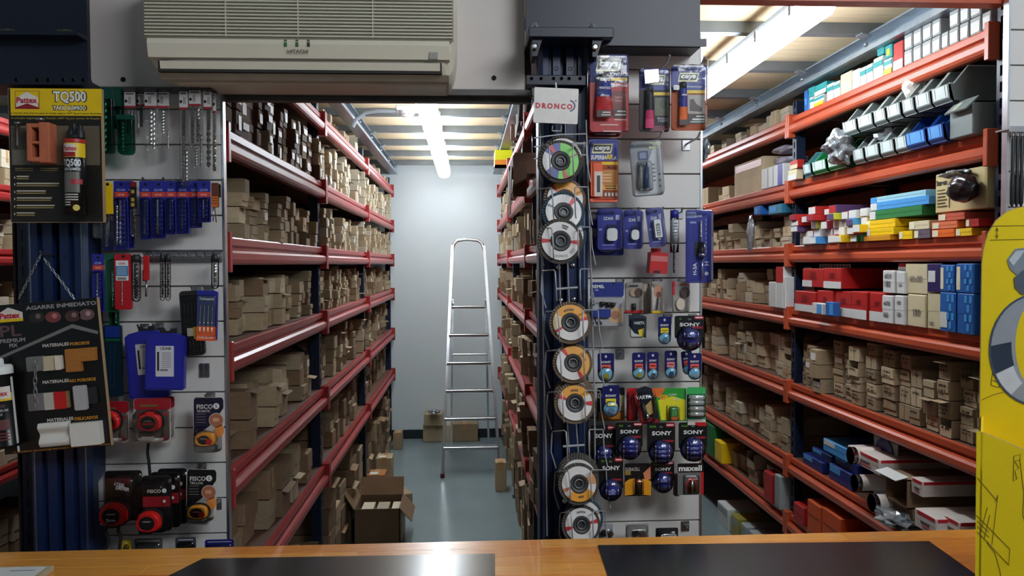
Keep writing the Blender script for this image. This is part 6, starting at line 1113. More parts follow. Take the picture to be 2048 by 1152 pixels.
y0, y1 = ypx(1942, XB), ypx(1896, XB); t = thing('flap_box', 'grey plastic box with a tilted label flap at the end of the bins', 'storage bin', (XB+.1, (y0+y1)/2, zb0)); B().box(XB, XB+.22, y0, y1, zb0, zb0+.10, bev=.003).build('box_body', GBIN, t); B().prism_yy([(XB-.018, zb0+.078), (XB-.021, zb0+.082), (XB+.022, zb0+.122), (XB+.025, zb0+.118)], y0+.004, y1-.002).build('tilted_flap', GBIN, t); B().prism_yy([(XB-.0172, zb0+.0860), (XB-.0180, zb0+.0868), (XB+.010, zb0+.1130), (XB+.0108, zb0+.1122)], y0+.06, y1-.03).build('paper_label', pm((170, 176, 156)), t)
crumple('film_bag', 'crumpled clear film bag hanging out between green and grey bins', 'plastic bag', (XB-.03, ypx(1690, XB), zb0+.075), (.05, .07, .065), M('crinkled_film'), 8, sub=4); crumple('film_bag', 'white wrapped roll lying in the upper grey bins', 'plastic bag', (XB+.07, ypx(1800, XB), zb0+.235), (.06, .045, .05), M('white_wrap', (190, 186, 178), .3, noise=.2), 9, amp=.2)
crumple('film_bag', 'small film bag inside a lower grey bin', 'plastic bag', (XB+.06, ypx(1745, XB), zb0+.085), (.04, .035, .035), M('crinkled_film'), 12)
row([(1575, 1592, .05, 0, .035, CRM, [(0, 1, 0, .5, WHB)], 'cream carton with white base against the orange post, sixth shelf'), (1579, 1594, .04, .052, .035, REDC, [(0, 1, 0, .5, CRM)], 'red topped carton above the cream one by the post')], 5, X0-.04, 'small cartons by the orange post')
# middle bay of the sixth shelf: white cartons, film bags, big printed carton
goods('long_carton', 'white carton row with a blue end, sixth shelf beside the post', 'box', X0, ypx(1565, X0), ypx(1522, X0), SH[5], SH[5]+.11, .3, WHB, None, [(.78, .98, 0, 1, BLUE), (.3, .34, .05, .95, GRY), (.55, .58, .05, .95, GRY)]); goods('long_carton', 'big carton with an orange printed top band on the sixth shelf', 'box', X0+.02, ypx(1518, X0), ypx(1462, X0), SH[5], SH[5]+.19, .4, CM[1][0].materials[0], None, [(.05, .95, .74, .94, pm((180, 84, 60)))])
for i, (px, z, l) in enumerate(((1548, .20, 'upper'), (1552, .14, 'lower'))): crumple('film_bag', '%s pale film wrapped bundle above the white carton row' % l, 'plastic bag', (X0+.10, ypx(px, X0)+.06, SH[5]+z), (.07, .12, .022), M('pale_wrap', (150, 146, 160), .25, noise=.15), 20+i, amp=.2)
# ------------------------------------------------------------------ fifth shelf, near bay: long slim cartons lying end-on
cols = [WHB, REDC, pm((226, 70, 60)), WHB, YEL, pm((200, 206, 60)), LBL, GRN2, pm((150, 40, 60)), CRM, pm((90, 66, 110))]
k = 0
for ci in range(8):
    a = 1604+ci*18; z = SH[4]; n = 5 if ci < 5 else 4; XF = X0-.02-r6.uniform(0, .03)
    for j in range(n):
        h = r6.uniform(.026, .036); w = ypx(a, X0)-ypx(a+17, X0)
        m = cols[(ci*3+j*5) % len(cols)] if not (ci < 4 and j >= n-2) else REDC
        e = WHB if r6.random() < .65 else cols[(ci+j*2) % len(cols)]
        XX = XF+r6.uniform(-.035, .03); y1 = ypx(a, X0)-r6.uniform(0, .006); y0 = y1-w*r6.uniform(.7, .92)
        goods('slim_carton', '%s slim carton in the %s pile of the fifth shelf by the post' % (ORD[j], ORN[ci]), 'box', XX, y0, y1, z, z+h, .26, m, 'slim coloured cartons piled by the post', [(.05, .95, .08, .92, e)], bev=.001); z += h+.001; k += 1
for lb, a, c, z, h, m, e in (('yellow slim carton, lower of the pair beside the light blue ones', 1746, 1800, .02, .028, YEL, WHB), ('yellow slim carton, upper of the pair beside the light blue ones', 1742, 1800, .05, .03, YEL, LEM), ('orange yellow flat box under the yellow pair', 1742, 1795, 0, .019, pm((214, 150, 40)), pm((214, 150, 40))), ('dark green slim carton under the light blue ones', 1745, 1850, .083, .034, GRN2, WHB), ('light blue slim carton, lower', 1743, 1860, .119, .03, LBL, WHB), ('light blue slim carton, upper', 1740, 1850, .150, .022, pm((150, 200, 214)), LBL)):
    y1, y0 = ypx(a, X0), ypx(c, X0); goods('long_flat_carton', lb, 'box', X0-.03+z*.2, y0, y1-.004, SH[4]+z, SH[4]+z+h, .30, m, 'long flat cartons on the fifth shelf', [(0, .12, .05, .95, e)], bev=.001)
for i, (a, c, z, h, m) in enumerate(((1802, 1830, 0, .03, YEL), (1822, 1864, .032, .03, CRM), (1832, 1866, 0, .03, pm((100, 90, 104))), (1868, 1915, 0, .026, ORG), (1868, 1920, .028, .024, pm((226, 120, 80))), (1880, 1935, .054, .024, pm((206, 96, 70))), (1916, 1950, 0, .025, YEL), (1936, 1964, .028, .025, REDC))):
    goods('flat_carton', '%s small flat carton under the tan saw box, counted from the yellow ones' % ORN[i], 'box', X0-.01, ypx(c, X0)+.002, ypx(a, X0)-.002, SH[4]+z, SH[4]+z+h, .2, m, 'small flat cartons under the tan box', [(.05, .3, .1, .9, LEM)], bev=.001)
TANB = M('tan_saw_card', (196, 180, 130), .55, noise=.05, ns=8); ys0, ys1 = ypx(1966, X0), ypx(1864, X0); t = goods('saw_box', 'tan saw frame carton with a lettered front on the fifth shelf', 'box', X0+.01, ys0, ys1, SH[4]+.085, SH[4]+.218, .12, TANB)
W = ys1-ys0; lettering(t, 'Starrett', (X0+.0075, ys1-W*.14, SH[4]+.187), (0, -1, 0), (0, 0, 1), BLACK, w=W*.22, h=.018, bold=.03); b = B()
for i in range(6): b.box(X0+.0078, X0+.0088, ys1-W*(.05+.2*(1 if i % 2 else .8)), ys1-W*.05, SH[4]+.160-i*.011, SH[4]+.163-i*.011)
b.build('fine_print', pm((90, 80, 60)), t); B().tube([(X0+.008, ys1-W*.30, SH[4]+.10), (X0+.008, ys1-W*.30, SH[4]+.15), (X0+.008, ys1-W*.34, SH[4]+.165), (X0+.008, ys1-W*.6, SH[4]+.165)], .0014, 6).build('saw_picture', pm((110, 100, 74)), t)
crumple('black_bag', 'glossy black plastic bag slumped over the tan saw carton', 'plastic bag', (X0-.03, ys1-W*.80, SH[4]+.150), (.04, .062, .046), M('black_film', (34, 28, 30), .22), 15, sub=4, amp=.07); crumple('film_bag', 'silvery film strip lying on the tan saw carton', 'plastic bag', (X0-.01, ys1-W*.55, SH[4]+.205), (.03, .07, .012), M('crinkled_film'), 16)
# middle bay, fifth shelf: blue things and bag on top of the kraft boxes
for lb, a, c, z, m in (('blue carton on top of the kraft boxes, fifth shelf', 1511, 1524, .15, MBL), ('lighter blue carton near the post on the kraft boxes, fifth shelf', 1540, 1566, .14, pm((50, 120, 150)))): goods('blue_carton', lb, 'box', X0-.01, ypx(c, X0), ypx(a, X0), SH[4]+z+.03, SH[4]+z+.078, .2, m, 'blue cartons on the fifth shelf', [(.1, .6, .2, .8, LBL)])
crumple('film_bag', 'slim clear bag hanging in front of the kraft boxes, fifth shelf', 'plastic bag', (X0-.05, ypx(1519, X0), SH[4]+.08), (.02, .03, .09), M('crinkled_film'), 18, amp=.25)
# ------------------------------------------------------------------ fourth shelf, near bay: red, white and blue cartons
BK_ = INK; rw = [(0, 1, 0, .34, WHB)]
for i, (a, c, dz, h) in enumerate(((1596, 1638, 0, .095), (1640, 1672, 0, .105), (1674, 1708, 0, .108), (1710, 1742, 0, .112), (1745, 1778, 0, .112), (1608, 1652, .118, .085), (1654, 1690, .118, .088))):
    goods('red_carton', '%s red and white carton of the %s row, fourth shelf' % (ORN[i if i < 5 else i-5], 'lower' if i < 5 else 'upper'), 'box', X0-.015+.004*(i % 3), ypx(c, X0)+.003, ypx(a, X0)-.003, SH[3]+dz, SH[3]+dz+h, .3, REDC, 'red and white cartons on the fourth shelf', rw if i not in (5,) else [(0, .45, 0, .35, WHB)], texts=(('180', .5, .62, .3, pm((110, 20, 20))),))
for i, (a, c, z, h) in enumerate(((1625, 1645, 0, .05), (1652, 1668, .0, .06))): goods('tool_bit_carton', '%s small blue carton wedged before the red cartons' % ('left' if i == 0 else 'right'), 'box', X0-.05, ypx(c, X0-.05), ypx(a, X0-.05), SH[3]+z+(.0), SH[3]+z+h, .03, WHB if i == 0 else MBL, 'wedged small cartons', [(.5, .95, .1, .9, LBL)])
wt = [('180', .45, .3, .3, BK_), ('6030', .5, .72, .45, BK_)]
for i, (a, c, dz, h, m, tx) in enumerate(((1775, 1797, 0, .105, WHB, [('180', .4, .3, .45, BK_), ('6030', .5, .72, .6, BK_)]), (1799, 1819, 0, .108, WHB, [('180', .5, .35, .45, BK_), ('180', .5, .75, .4, BK_)]), (1773, 1797, .115, .085, WHB, [('180', .45, .4, .5, BK_), ('6030', .5, .75, .6, BK_)]), (1799, 1817, .115, .082, WHB, [('160', .5, .4, .4, BK_)]), (1820, 1857, 0, .115, CRM, [('180', .55, .45, .4, pm((110, 106, 100)))]), (1859, 1890, 0, .125, CRM, [('100', .3, .15, .3, BK_)]), (1812, 1858, .118, .108, CRM, [('60x80', .5, .5, .55, pm((130, 126, 118)))]))):
    goods('white_carton', '%s hand numbered white carton counted from the red cartons, fourth shelf' % ORN[i], 'box', X0-.02+.003*i, ypx(c, X0)+.002, ypx(a, X0)-.002, SH[3]+dz, SH[3]+dz+h, .28, m, 'hand numbered white cartons', texts=tx)
goods('white_carton', 'white topped red carton standing high behind the numbered cartons', 'box', X0+.02, ypx(1812, X0), ypx(1787, X0), SH[3]+.20, SH[3]+.228, .25, REDC, None, [(0, 1, 0, .5, WHB)])
goods('purple_carton', 'dark purple carton with a white sticker, fourth shelf', 'box', X0-.01, ypx(1890, X0)+.003, ypx(1860, X0)-.002, SH[3]+.128, SH[3]+.226, .28, pm((44, 36, 92)), None, [(.1, .6, .35, .75, WHB)])
for i, (a, c, dz, h) in enumerate(((1892, 1925, 0, .13), (1927, 1962, 0, .13), (1892, 1922, .132, .09), (1924, 1962, .132, .094))):
    y0, y1 = ypx(c, X0)+.003, ypx(a, X0)-.002; t = goods('blue_carton', '%s %s light blue patterned carton by the yellow display' % (('lower', 'upper')[i > 1], ('left', 'right')[i % 2]), 'box', X0-.02, y0, y1, SH[3]+dz, SH[3]+dz+h, .28, MBL, 'blue patterned cartons', [(.05, .5, .1, .5, WHB)] if i == 0 else ([(.05, .25, .1, .9, LEM)] if i > 1 else []))
    for u in range(3):
        for v in range(4):
            if (u+v) % 2: B().box(X0-.0222, X0-.0205, y1-(y1-y0)*(.55+.15*u)-.006, y1-(y1-y0)*(.55+.15*u)+.006, SH[3]+dz+h*(.08+.23*v), SH[3]+dz+h*(.26+.23*v)).build('pattern_square', LBL, t)
t = thing('punched_rail', 'dark perforated steel strip above the red cartons', 'steel strip', (X0+.05, 3.2, SH[3]+.20)); b = B(); ya, yb = ypx(1700, X0+.05), ypx(1640, X0+.05); b.box(X0+.05, X0+.052, ya, yb, SH[3]+.218, SH[3]+.223).box(X0+.05, X0+.052, ya, yb, SH[3]+.207, SH[3]+.210).box(X0+.05, X0+.052, ya, yb, SH[3]+.195, SH[3]+.199)
n = 10
for i in range(n+1): y = ya+(yb-ya)*i/n; b.box(X0+.05, X0+.052, y-.006, y+.006, SH[3]+.196, SH[3]+.222)
b.build('strip', STEEL, t)
# middle bay fourth shelf: white and red cartons next to the post
for lb, a, c, dz, h, m, bd in (('white carton low beside the post, fourth shelf', 1545, 1560, .03, .10, WHB, []), ('tall red topped white carton beside the post, fourth shelf', 1560, 1574, .04, .17, WHB, [(0, 1, .62, 1, REDC)]), ('white carton hanging over the post edge, fourth shelf', 1574, 1579, .10, .06, WHB, [])): goods('post_carton', lb, 'box', X0-.02, ypx(c, X0), ypx(a, X0)-.002, SH[3], SH[3]+dz+h, .15, m, 'white and red cartons beside the post', bd)
# ------------------------------------------------------------------ second shelf, near bay: blue cartons, saw discs, white and red tubes
for i, (a, c, dz, h, d) in enumerate(((1600, 1640, 0, .05, .2), (1610, 1650, .052, .04, .2), (1652, 1700, 0, .07, .25), (1655, 1702, .072, .04, .22), (1640, 1690, .115, .055, .25))):
    goods('blue_carton', '%s blue carton on the second shelf behind the cardboard tubes' % ORN[i], 'box', X0+.02+.02*(i % 2), ypx(c, X0)+.004, ypx(a, X0)-.004, SH[1]+dz, SH[1]+dz+h, d, pm((24, 40, 110)) if i < 4 else LBL, 'blue cartons on the second shelf', [(.05, .5, .55, .95, LBL if i < 4 else WHB)])
y0 = ypx(1752, X0); t = thing('saw_blade_card', 'blue oval saw blade card leaning on the second shelf', 'blade card', (X0, y0, SH[1]+.08)); b = B(); P = [(y0+.075*math.cos(a), SH[1]+.18+.10*math.sin(a)) for a in [i*math.pi/14 for i in range(28)]]; b.prism_x(P, X0+.04, X0+.045); b.build('blue_disc', pm((28, 30, 96)), t); B().prism_x([(y0+.09, SH[1]), (y0-.09, SH[1]), (y0-.09, SH[1]+.27), (y0+.09, SH[1]+.27)], X0+.046, X0+.049).build('white_card', GRY, t)
RCARD = M('white_red_card', (206, 196, 188), .5, noise=.04); RS = pm((190, 30, 48))
def tubebox(lb, a, c, dz, h, XX, d=.28): return goods('tube_carton', lb, 'box', XX, ypx(c, X0)+.002, ypx(a, X0)-.002, SH[1]+dz, SH[1]+dz+h, d, RCARD, 'white cartons with red stripes on the second shelf', [(.15, .95, .78, .97, RS), (.3, .7, .35, .5, pm((90, 86, 84))), (.35, .75, .2, .32, pm((200, 110, 110)))], side=(.78, .97, RS))
for q in (('white red striped carton at the top of the tube pile', 1722, 1790, .165, .06, X0-.05), ('white red striped carton right of the open brown carton', 1838, 1862, .15, .055, X0-.02), ('white red striped carton in the middle of the pile', 1868, 1915, .06, .062, X0-.06), ('lower white red striped carton above the counter', 1876, 1915, 0, .056, X0-.05), ('white red striped carton at the rear of the pile', 1905, 1938, .07, .06, X0-.02), ('plain white carton at the pile end by the yellow display', 1916, 1952, 0, .07, X0-.07)): tubebox(*q)
for i, (a, z, r, L) in enumerate(((1708, .20, .033, .28), (1717, .10, .032, .30), (1752, .06, .032, .26))):
    y = ypx(a, X0-.07); t = thing('cardboard_tube', '%s round tube with a metal rim sticking out of the second shelf' % ('upper', 'middle', 'lower')[i], 'tube', (X0-.07, y, SH[1]+z-r), 'round tubes with metal rims'); B().lathe([(r*.9, .01), (r*.9, 0), (r, 0), (r, L)], (X0-.075, y, SH[1]+z), (1, 0, 0), 24, cap=False).build('tube_wall', RCARD, t); B().lathe([(r*1.05, 0), (r*1.05, .018), (r*.98, .018), (r*.98, 0), (r*1.05, 0)], (X0-.078, y, SH[1]+z), (1, 0, 0), 24).build('metal_rim', CHROME, t); B().lathe([(r*.9, 0), (r*.9, .002)], (X0-.0765, y, SH[1]+z), (1, 0, 0), 24).build('end_disc', RS if i == 0 else M('grey_disc', (150, 152, 150), .4, .2), t)
t = thing('open_carton', 'open brown carton lying on its side among the white striped ones', 'box', (X0, ypx(1815, X0), SH[1]+.06)); y0, y1 = ypx(1836, X0), ypx(1792, X0); b = B(); z0, z1 = SH[1]+.085, SH[1]+.19
b.box(X0-.03, X0+.25, y0, y0+.004, z0, z1).box(X0-.03, X0+.25, y1-.004, y1, z0, z1).box(X0-.03, X0+.25, y0, y1, z0, z0+.004).box(X0-.03, X0+.25, y0, y1, z1-.004, z1).box(X0+.245, X0+.25, y0, y1, z0, z1); b.build('carton', KR[2], t); B().obox((X0-.05, (y0+y1)/2, z1+.004), (.025, 0, .006), (0, (y1-y0)/2, 0), (-.0003, 0, .0012)).build('white_flap', WHB, t)
goods('support_carton', 'brown carton under the open one, second shelf', 'box', X0-.01, ypx(1838, X0), ypx(1790, X0), SH[1], SH[1]+.083, .25, KR[2]); crumple('film_bag', 'grey crumpled film under the tubes on the second shelf', 'plastic bag', (X0-.04, ypx(1820, X0), SH[1]+.03), (.05, .10, .028), M('crinkled_film'), 30)
# lowest shelf and floor
for i, (a, c, h, m) in enumerate(((1594, 1616, .09, REDC), (1622, 1650, .15, ORC), (1652, 1692, .16, ORC), (1694, 1720, .10, ORC), (1722, 1760, .13, KR[2]), (1762, 1810, .14, ORC))): goods('lowest_carton', '%s carton from the post on the lowest shelf, near bay' % ORN[i], 'box', X0-.01, ypx(c, X0)+.003, ypx(a, X0)-.003, SH[0], SH[0]+h, .3, m, 'orange and red cartons on the lowest shelf', [(.1, .9, .55, .6, pm((150, 50, 20)))])
for lb, a, c, h, m in (('green plastic crate on the lowest shelf behind the battery cards', 1413, 1434, .2, GRN2), ('yellow folded thing beside the green crate on the lowest shelf', 1436, 1452, .13, YEL), ('red canister like carton on the lowest shelf', 1536, 1556, .15, REDC), ('grey white carton beside the post on the lowest shelf', 1558, 1572, .17, GRY)): goods('misc_carton', lb, 'box', X0-.02, ypx(c, X0)+.01, ypx(a, X0)-.01, SH[0], SH[0]+h, .15, m, None, [(.1, .9, .1, .5, m)])
for i, (a, c, m) in enumerate(((1442, 1466, WHB), (1470, 1487, YEL), (1490, 1504, GRY), (1506, 1525, WHB), (1528, 1545, MBL))): goods('floor_carton', '%s carton on the floor under the orange rack' % ORN[i], 'box', X0-.02, ypx(c, X0)+.01, ypx(a, X0)-.01, .0, .13, .2, [WHB, pm((150, 140, 60)), GRY, GRY, MBL][i], 'cartons on the floor under the orange rack', [(.1, .9, .6, .9, GRY)])
# tools hanging at the right edge panel
for i in range(3):
    p = PY(2026+9*i, 272, 2.20); t = thing('hand_tool', '%s dark handled tool hanging at the right edge' % ORN[i], 'tool', (p.x, 2.2, p.z-.2), 'dark handled tools at the right edge'); B().lathe([(.004, 0), (.006, -.01), (.005, -.10), (.007, -.13), (.006, -.19), (.002, -.20)], (p.x, 2.2, p.z), (0, 0, 1), 12).build('handle', DRK, t); B().lathe([(.0035, 0), (.0035, .02)], (p.x, 2.2, p.z-.004), (0, 0, 1), 8).build('steel_top', CHROME, t)
p = PY(2034, 268, 2.2); tag(B().box(p.x-.03, p.x+.06, 2.19, 2.25, p.z+.012, p.z+.016).box(p.x-.03, p.x+.06, 2.186, 2.19, p.z+.004, p.z+.02).build('tool_rail', STEEL, loc=p), 'small steel rail holding dark tools at the right edge', 'rail')
# ================================================================== CENTRE RACK EXTRAS
Xc = XCF-.01
for i in range(50):
    up = i >= 29; j = i-29 if up else i; y = 3.99+j*(.045 if up else .038); h = .085+.02*r6.random() if up else .17+.05*r6.random(); z = SH[6] if up else SH[5]; xx = Xc-r6.uniform(-.01, .05); t = thing('flat_pack', '%s upright flat pack from the column, %s shelf behind the sign' % (ORN[j], 'top' if up else 'next to top'), 'flat pack', (xx+.1, y, z), 'upright dark and white flat packs'); w = r6.uniform(.016, .026)
    B().prism_yy([(xx, z), (xx+.22, z), (xx+.22, z+h), (xx+r6.uniform(0, .03), z+h)], y, y+w).build('sleeve', BLACK if i % 3 else DKBR, t); B().box(xx-.0015, xx+.01, y+w*.25, y+w*.75, z+h*.05, z+h*.9).build('white_edge', STK, t)
zf = SH[5]; t = thing('open_flap_carton', 'dark brown carton with hanging flaps sticking out beside the disc rack', 'box', (.3, 3.68, zf)); b = B(); b.box(Xc-.10, Xc+.2, 3.56, 3.80, zf, zf+.085, bev=.003); b.build('carton', DKBR, t); B().obox((Xc-.108, 3.68, zf-.07), (.004, 0, .105), (0, .115, 0), (.0015, 0, 0)).build('flap', DKBR, t); B().obox((Xc-.07, 3.552, zf-.03), (.03, 0, 0), (0, -.006, .07), (0, .0015, 0)).build('flap', DKBR, t); B().box(Xc-.09, Xc+.1, 3.6, 3.76, zf+.085, zf+.10).build('packing', KR[2], t)
y = 5.96; t = thing('yellow_carton', 'bright yellow and orange carton sticking out high right of the ladder aisle lamp', 'box', (Xc-.02, y, SH[6])); b = B(); b.box(Xc-.10, Xc+.2, y-.10, y+.12, SH[6], SH[6]+.108, bev=.003); b.build('carton', M('fluorescent_yellow_card', (226, 226, 20), .5), t); B().box(Xc-.1015, Xc+.1, y-.101, y+.121, SH[6], SH[6]+.035).build('orange_base', pm((220, 140, 40)), t); B().box(Xc-.103, Xc-.10, y-.08, y+.02, SH[6]+.05, SH[6]+.09).build('white_mark', WHITE, t)
y = 2.42; goods('tall_taped_carton', 'tall kraft carton with tape just beyond the glue panel edge', 'box', .690, 2.50, 2.72, 1.655+.083, 2.02, .025, KR[1])
# ================================================================== STEPLADDER
def gp(px, py): return PZ(px, py, 0)
fl = gp(884, 948); fr = gp(1000, 925); yl = (fl.y+fr.y)/2+.0
yl = 6.15; topz = PY(935, 482, 6.75).z
t = thing('stepladder', 'tall aluminium stepladder with flat steps standing in the aisle', 'ladder', ((fl.x+fr.x)/2, yl, 0))
def LP(px, py):     # point on the ladder's sloping front plane, foot at y=yl z=0, top at y=6.75
    r = ray(px, py); n = Vector((0, -topz, 6.72-yl)); q = Vector((0, yl, 0)); k = (q-CAM).dot(n)/r.dot(n); return CAM+r*k
L0, L1, R0, R1 = LP(885, 945), LP(905, 492), LP(1000, 930), LP(968, 492)
L0.z = R0.z = max(.0, 0); 
def rail_box(b, A, C, w=.011, d=.024):
    u = (C-A); m = (A+C)/2; un = u.normalized(); sx = Vector((1, 0, 0)); sx = (sx-un*sx.dot(un)).normalized(); sy = un.cross(sx); b.obox(m, u/2, sx*w, sy*d)
for A, C in ((L0, L1), (R0, R1)):
    b = B(); rail_box(b, A+Vector((0, 0, .012)), C); b.build('side_rail', ALU, t)
hp = [LP(*q) for q in ((905, 500), (908, 488), (915, 481), (935, 479), (956, 481), (964, 487), (968, 500))]; B().tube(hp, .013, 10).build('handrail', ALU, t)
for i, (py, xl, xr) in enumerate(((615, 901, 972), (671, 895, 980), (727, 891, 984), (782, 889, 989), (838, 886, 994), (896, 884, 999))):
    A, C = LP(xl+3, py), LP(xr-3, py); b = B(); x0, x1 = A.x, C.x; b.box(x0, x1, A.y-.035, A.y+.05, A.z-.012, A.z+.012, bev=.003); 
    o = b.build('step' if i else 'platform', ALU, t); g = B()
    for k in range(4): g.box(x0+.004, x1-.004, A.y-.028+k*.018, A.y-.020+k*.018, A.z+.012, A.z+.0145)
    g.build('tread_ribs', ALU, o)
bt = LP(905, 600); bt2 = LP(972, 600)
for A, dx in ((bt, .0), (bt2, .0)):
    b = B(); C = Vector((A.x+(-.03 if A is bt else .03), 7.15, .012)); rail_box(b, C, A+Vector((0, .05, 0)), .009, .016); b.build('rear_leg', ALU, t); B().box(C.x-.016, C.x+.016, C.y-.025, C.y+.025, 0, .03, bev=.003).build('rubber_foot', M('brown_rubber', (96, 40, 30), .6), t)
for f in (.35, .8): A = bt.lerp(Vector((bt.x-.03, 7.15, 0)), f); C = bt2.lerp(Vector((bt2.x+.03, 7.15, 0)), f); B().tube([A+Vector((0, .03*(1-f), 0)), C+Vector((0, .03*(1-f), 0))], .008, 8).build('rear_brace', ALU, t)
for A in (L0, R0): B().box(A.x-.016, A.x+.016, A.y-.03, A.y+.03, 0, .035, bev=.003).build('rubber_foot', M('brown_rubber', (96, 40, 30), .6), t)
# ================================================================== CARTONS ON THE AISLE FLOOR
def fcarton(lb, px0, px1, pyt, pyb, d, mat, rz=0, open_=False, lab=False, zb=0, name='floor_box'):
    A = PZ(px0, pyb, zb) if zb < .01 else None
    if A is None: base = PZ((px0+px1)/2, pyb, zb)
    y = (A or base).y; x0 = PY(px0, pyb, y).x; x1 = PY(px1, pyb, y).x; h = PY((px0+px1)/2, pyt, y).z-zb
    t = thing(name, lb, 'box', ((x0+x1)/2, y+d/2, zb), 'cartons on the aisle floor'); b = B(); w = .005
    if open_:
        b.box(x0, x1, y, y+w, zb, zb+h).box(x0, x1, y+d-w, y+d, zb, zb+h).box(x0, x0+w, y, y+d, zb, zb+h).box(x1-w, x1, y, y+d, zb, zb+h).box(x0, x1, y, y+d, zb, zb+w); b.build('carton', mat, t)
        B().obox((x0-.03, y+d/2, zb+h+.05), (.03, 0, -.05), (0, d/2, 0), (.002, 0, .001)).build('flap', mat, t); B().obox((x1+.035, y+d/2, zb+h-.04), (.035, 0, -.04), (0, d/2, 0), (.001, 0, .002)).build('flap', mat, t); B().obox(((x0+x1)/2, y+d+.02, zb+h+.05), ((x1-x0)/2, 0, 0), (0, .02, .05), (0, .002, 0)).build('flap', mat, t)
        for k in range(3): B().box(x0+.03+k*.09, x0+.10+k*.09, y+.05, y+d-.05, zb+w, zb+h*.85).build('packed_carton', KR[3], t)
    else:
        b.box(x0, x1, y, y+d, zb, zb+h, bev=.004); b.build('carton', mat, t); B().box((x0+x1)/2-.02, (x0+x1)/2+.02, y-.001, y+d*.99, zb+h*.72, zb+h+.0012).build('tape_strip', TAPE, t)
        if lab: B().box(x0+.02, x0+(x1-x0)*.6, y+.02, y+d*.5, zb+h, zb+h+.0016).build('paper_label', STK, t)
    if rz: t.rotation_euler = (0, 0, math.radians(rz))
    return t
t = fcarton('wide kraft carton against the back wall behind the ladder', 846, 902, 851, 884, .25, KR[1]); fcarton('kraft carton stacked on the wide one by the back wall', 848, 885, 828, 852, .2, KR[1], zb=.158); fcarton('kraft carton against the back wall right of the ladder foot', 904, 956, 848, 884, .22, KR[0]); crumple('film_wrap', 'scrap of white film on the stacked cartons by the back wall', 'plastic film', (PY(868, 824, 7.3).x, 7.3, .30), (.05, .04, .02), M('crinkled_film'), 41)
fcarton('open dark carton with packed boxes inside on the aisle floor', 708, 800, 1018, 1092, .30, KR[2], open_=True); fcarton('flat kraft carton lying crooked on the aisle floor', 768, 815, 990, 1016, .22, KR[0], 20); fcarton('small orange brown carton with a label, aisle floor', 733, 770, 950, 1000, .16, M('orange_kraft', (170, 110, 56), .7, noise=.1), 0, lab=True); fcarton('brown carton with white label left of the open one', 716, 748, 984, 1028, .15, KR[2], 0, lab=True); fcarton('tall kraft carton with labels at the shelf foot', 752, 784, 916, 975, .15, KR[0], 0, lab=True)
fcarton('kraft carton standing alone at the right shelf foot', 991, 1013, 925, 984, .12, KR[0]); fcarton('small kraft carton at the far left shelf foot', 786, 804, 866, 900, .14, KR[0])
# ================================================================== COUNTER
ZC = 1.0
WOODS = [M('stave_%d' % i, c, .28, noise=.25, ns=6, stretch=(2, 26, 8), c2=c2, coat=.25) for i, (c, c2) in enumerate((((232, 146, 52), (204, 116, 36)), ((238, 158, 62), (212, 130, 46)), ((222, 132, 46), (190, 106, 32)), ((242, 168, 74), (218, 140, 52))))]
E0 = PZ(0, 1103, ZC); E1 = PZ(1950, 1060, ZC); ye = (E0.y+E1.y)/2
t = thing('counter', 'long varnished wooden shop counter across the foreground', 'counter', (0, 1.55, 0)); rw_ = random.Random(3); ys = ye; k = 0
B().box(-1.9, 1.9, ye-.72, ye-.04, 0, ZC-.042).build('counter_body', M('counter_front', (120, 76, 40), .5, noise=.2, ns=5), t)
while ys > ye-.74:
    w = .052; x = -2.0-rw_.uniform(0, .5)
    while x < 2.0:
        L = rw_.uniform(.45, .9); xa, xb3 = max(x, -2.0), min(x+L, 2.0)
        if xb3-xa > .02: B().box(xa, xb3, ys-w+.0004, ys, ZC-.04, ZC, bev=.0006).build('stave', WOODS[rw_.randrange(4)], t)
        x += L
    ys -= w; k += 1
MATM = M('black_mat', (18, 20, 24), .22, noise=.15, ns=5, bump=.06, spec=.6)
for lb, P in (('black counter mat at the left, cut corner', [(300, 1170), (405, 1117), (990, 1107), (990, 1170)]), ('long black counter mat at the right with a slanting end', [(1222, 1170), (1196, 1090), (1858, 1082), (1975, 1165)])):
    Q = [PZ(x, y, ZC+.003) for x, y in P]; Q[0] = Q[0]+(Q[0]-Q[1])*2.5; Q[-1] = Q[-1]+(Q[-1]-Q[-2])*2.5
    c = sum(Q, Vector())/4; tag(B().prism_z([(q.x, q.y) for q in Q], ZC+.0002, ZC+.003).build('counter_mat', MATM, loc=(c.x, c.y, ZC)), lb, 'mat')
# leaflet box at the lower left corner
q0 = PZ(108, 1131, ZC+.012); t = thing('leaflet_box', 'white topped flat carton at the lower left corner of the counter', 'box', (q0.x-.08, q0.y-.05, ZC)); B().box(q0.x-.22, q0.x, q0.y-.14, q0.y, ZC+.0005, ZC+.012, bev=.001).build('carton', KR[1], t); B().box(q0.x-.22, q0.x-.012, q0.y-.14, q0.y-.006, ZC+.012, ZC+.0128).build('paper_sheet', STK, t); q1 = PZ(40, 1141, ZC+.013); b = B()
b.box(q1.x-.02, q1.x+.03, q1.y-.001, q1.y+.001, ZC+.0129, ZC+.0132); b.build('printed_line', pm((60, 80, 130)), t)
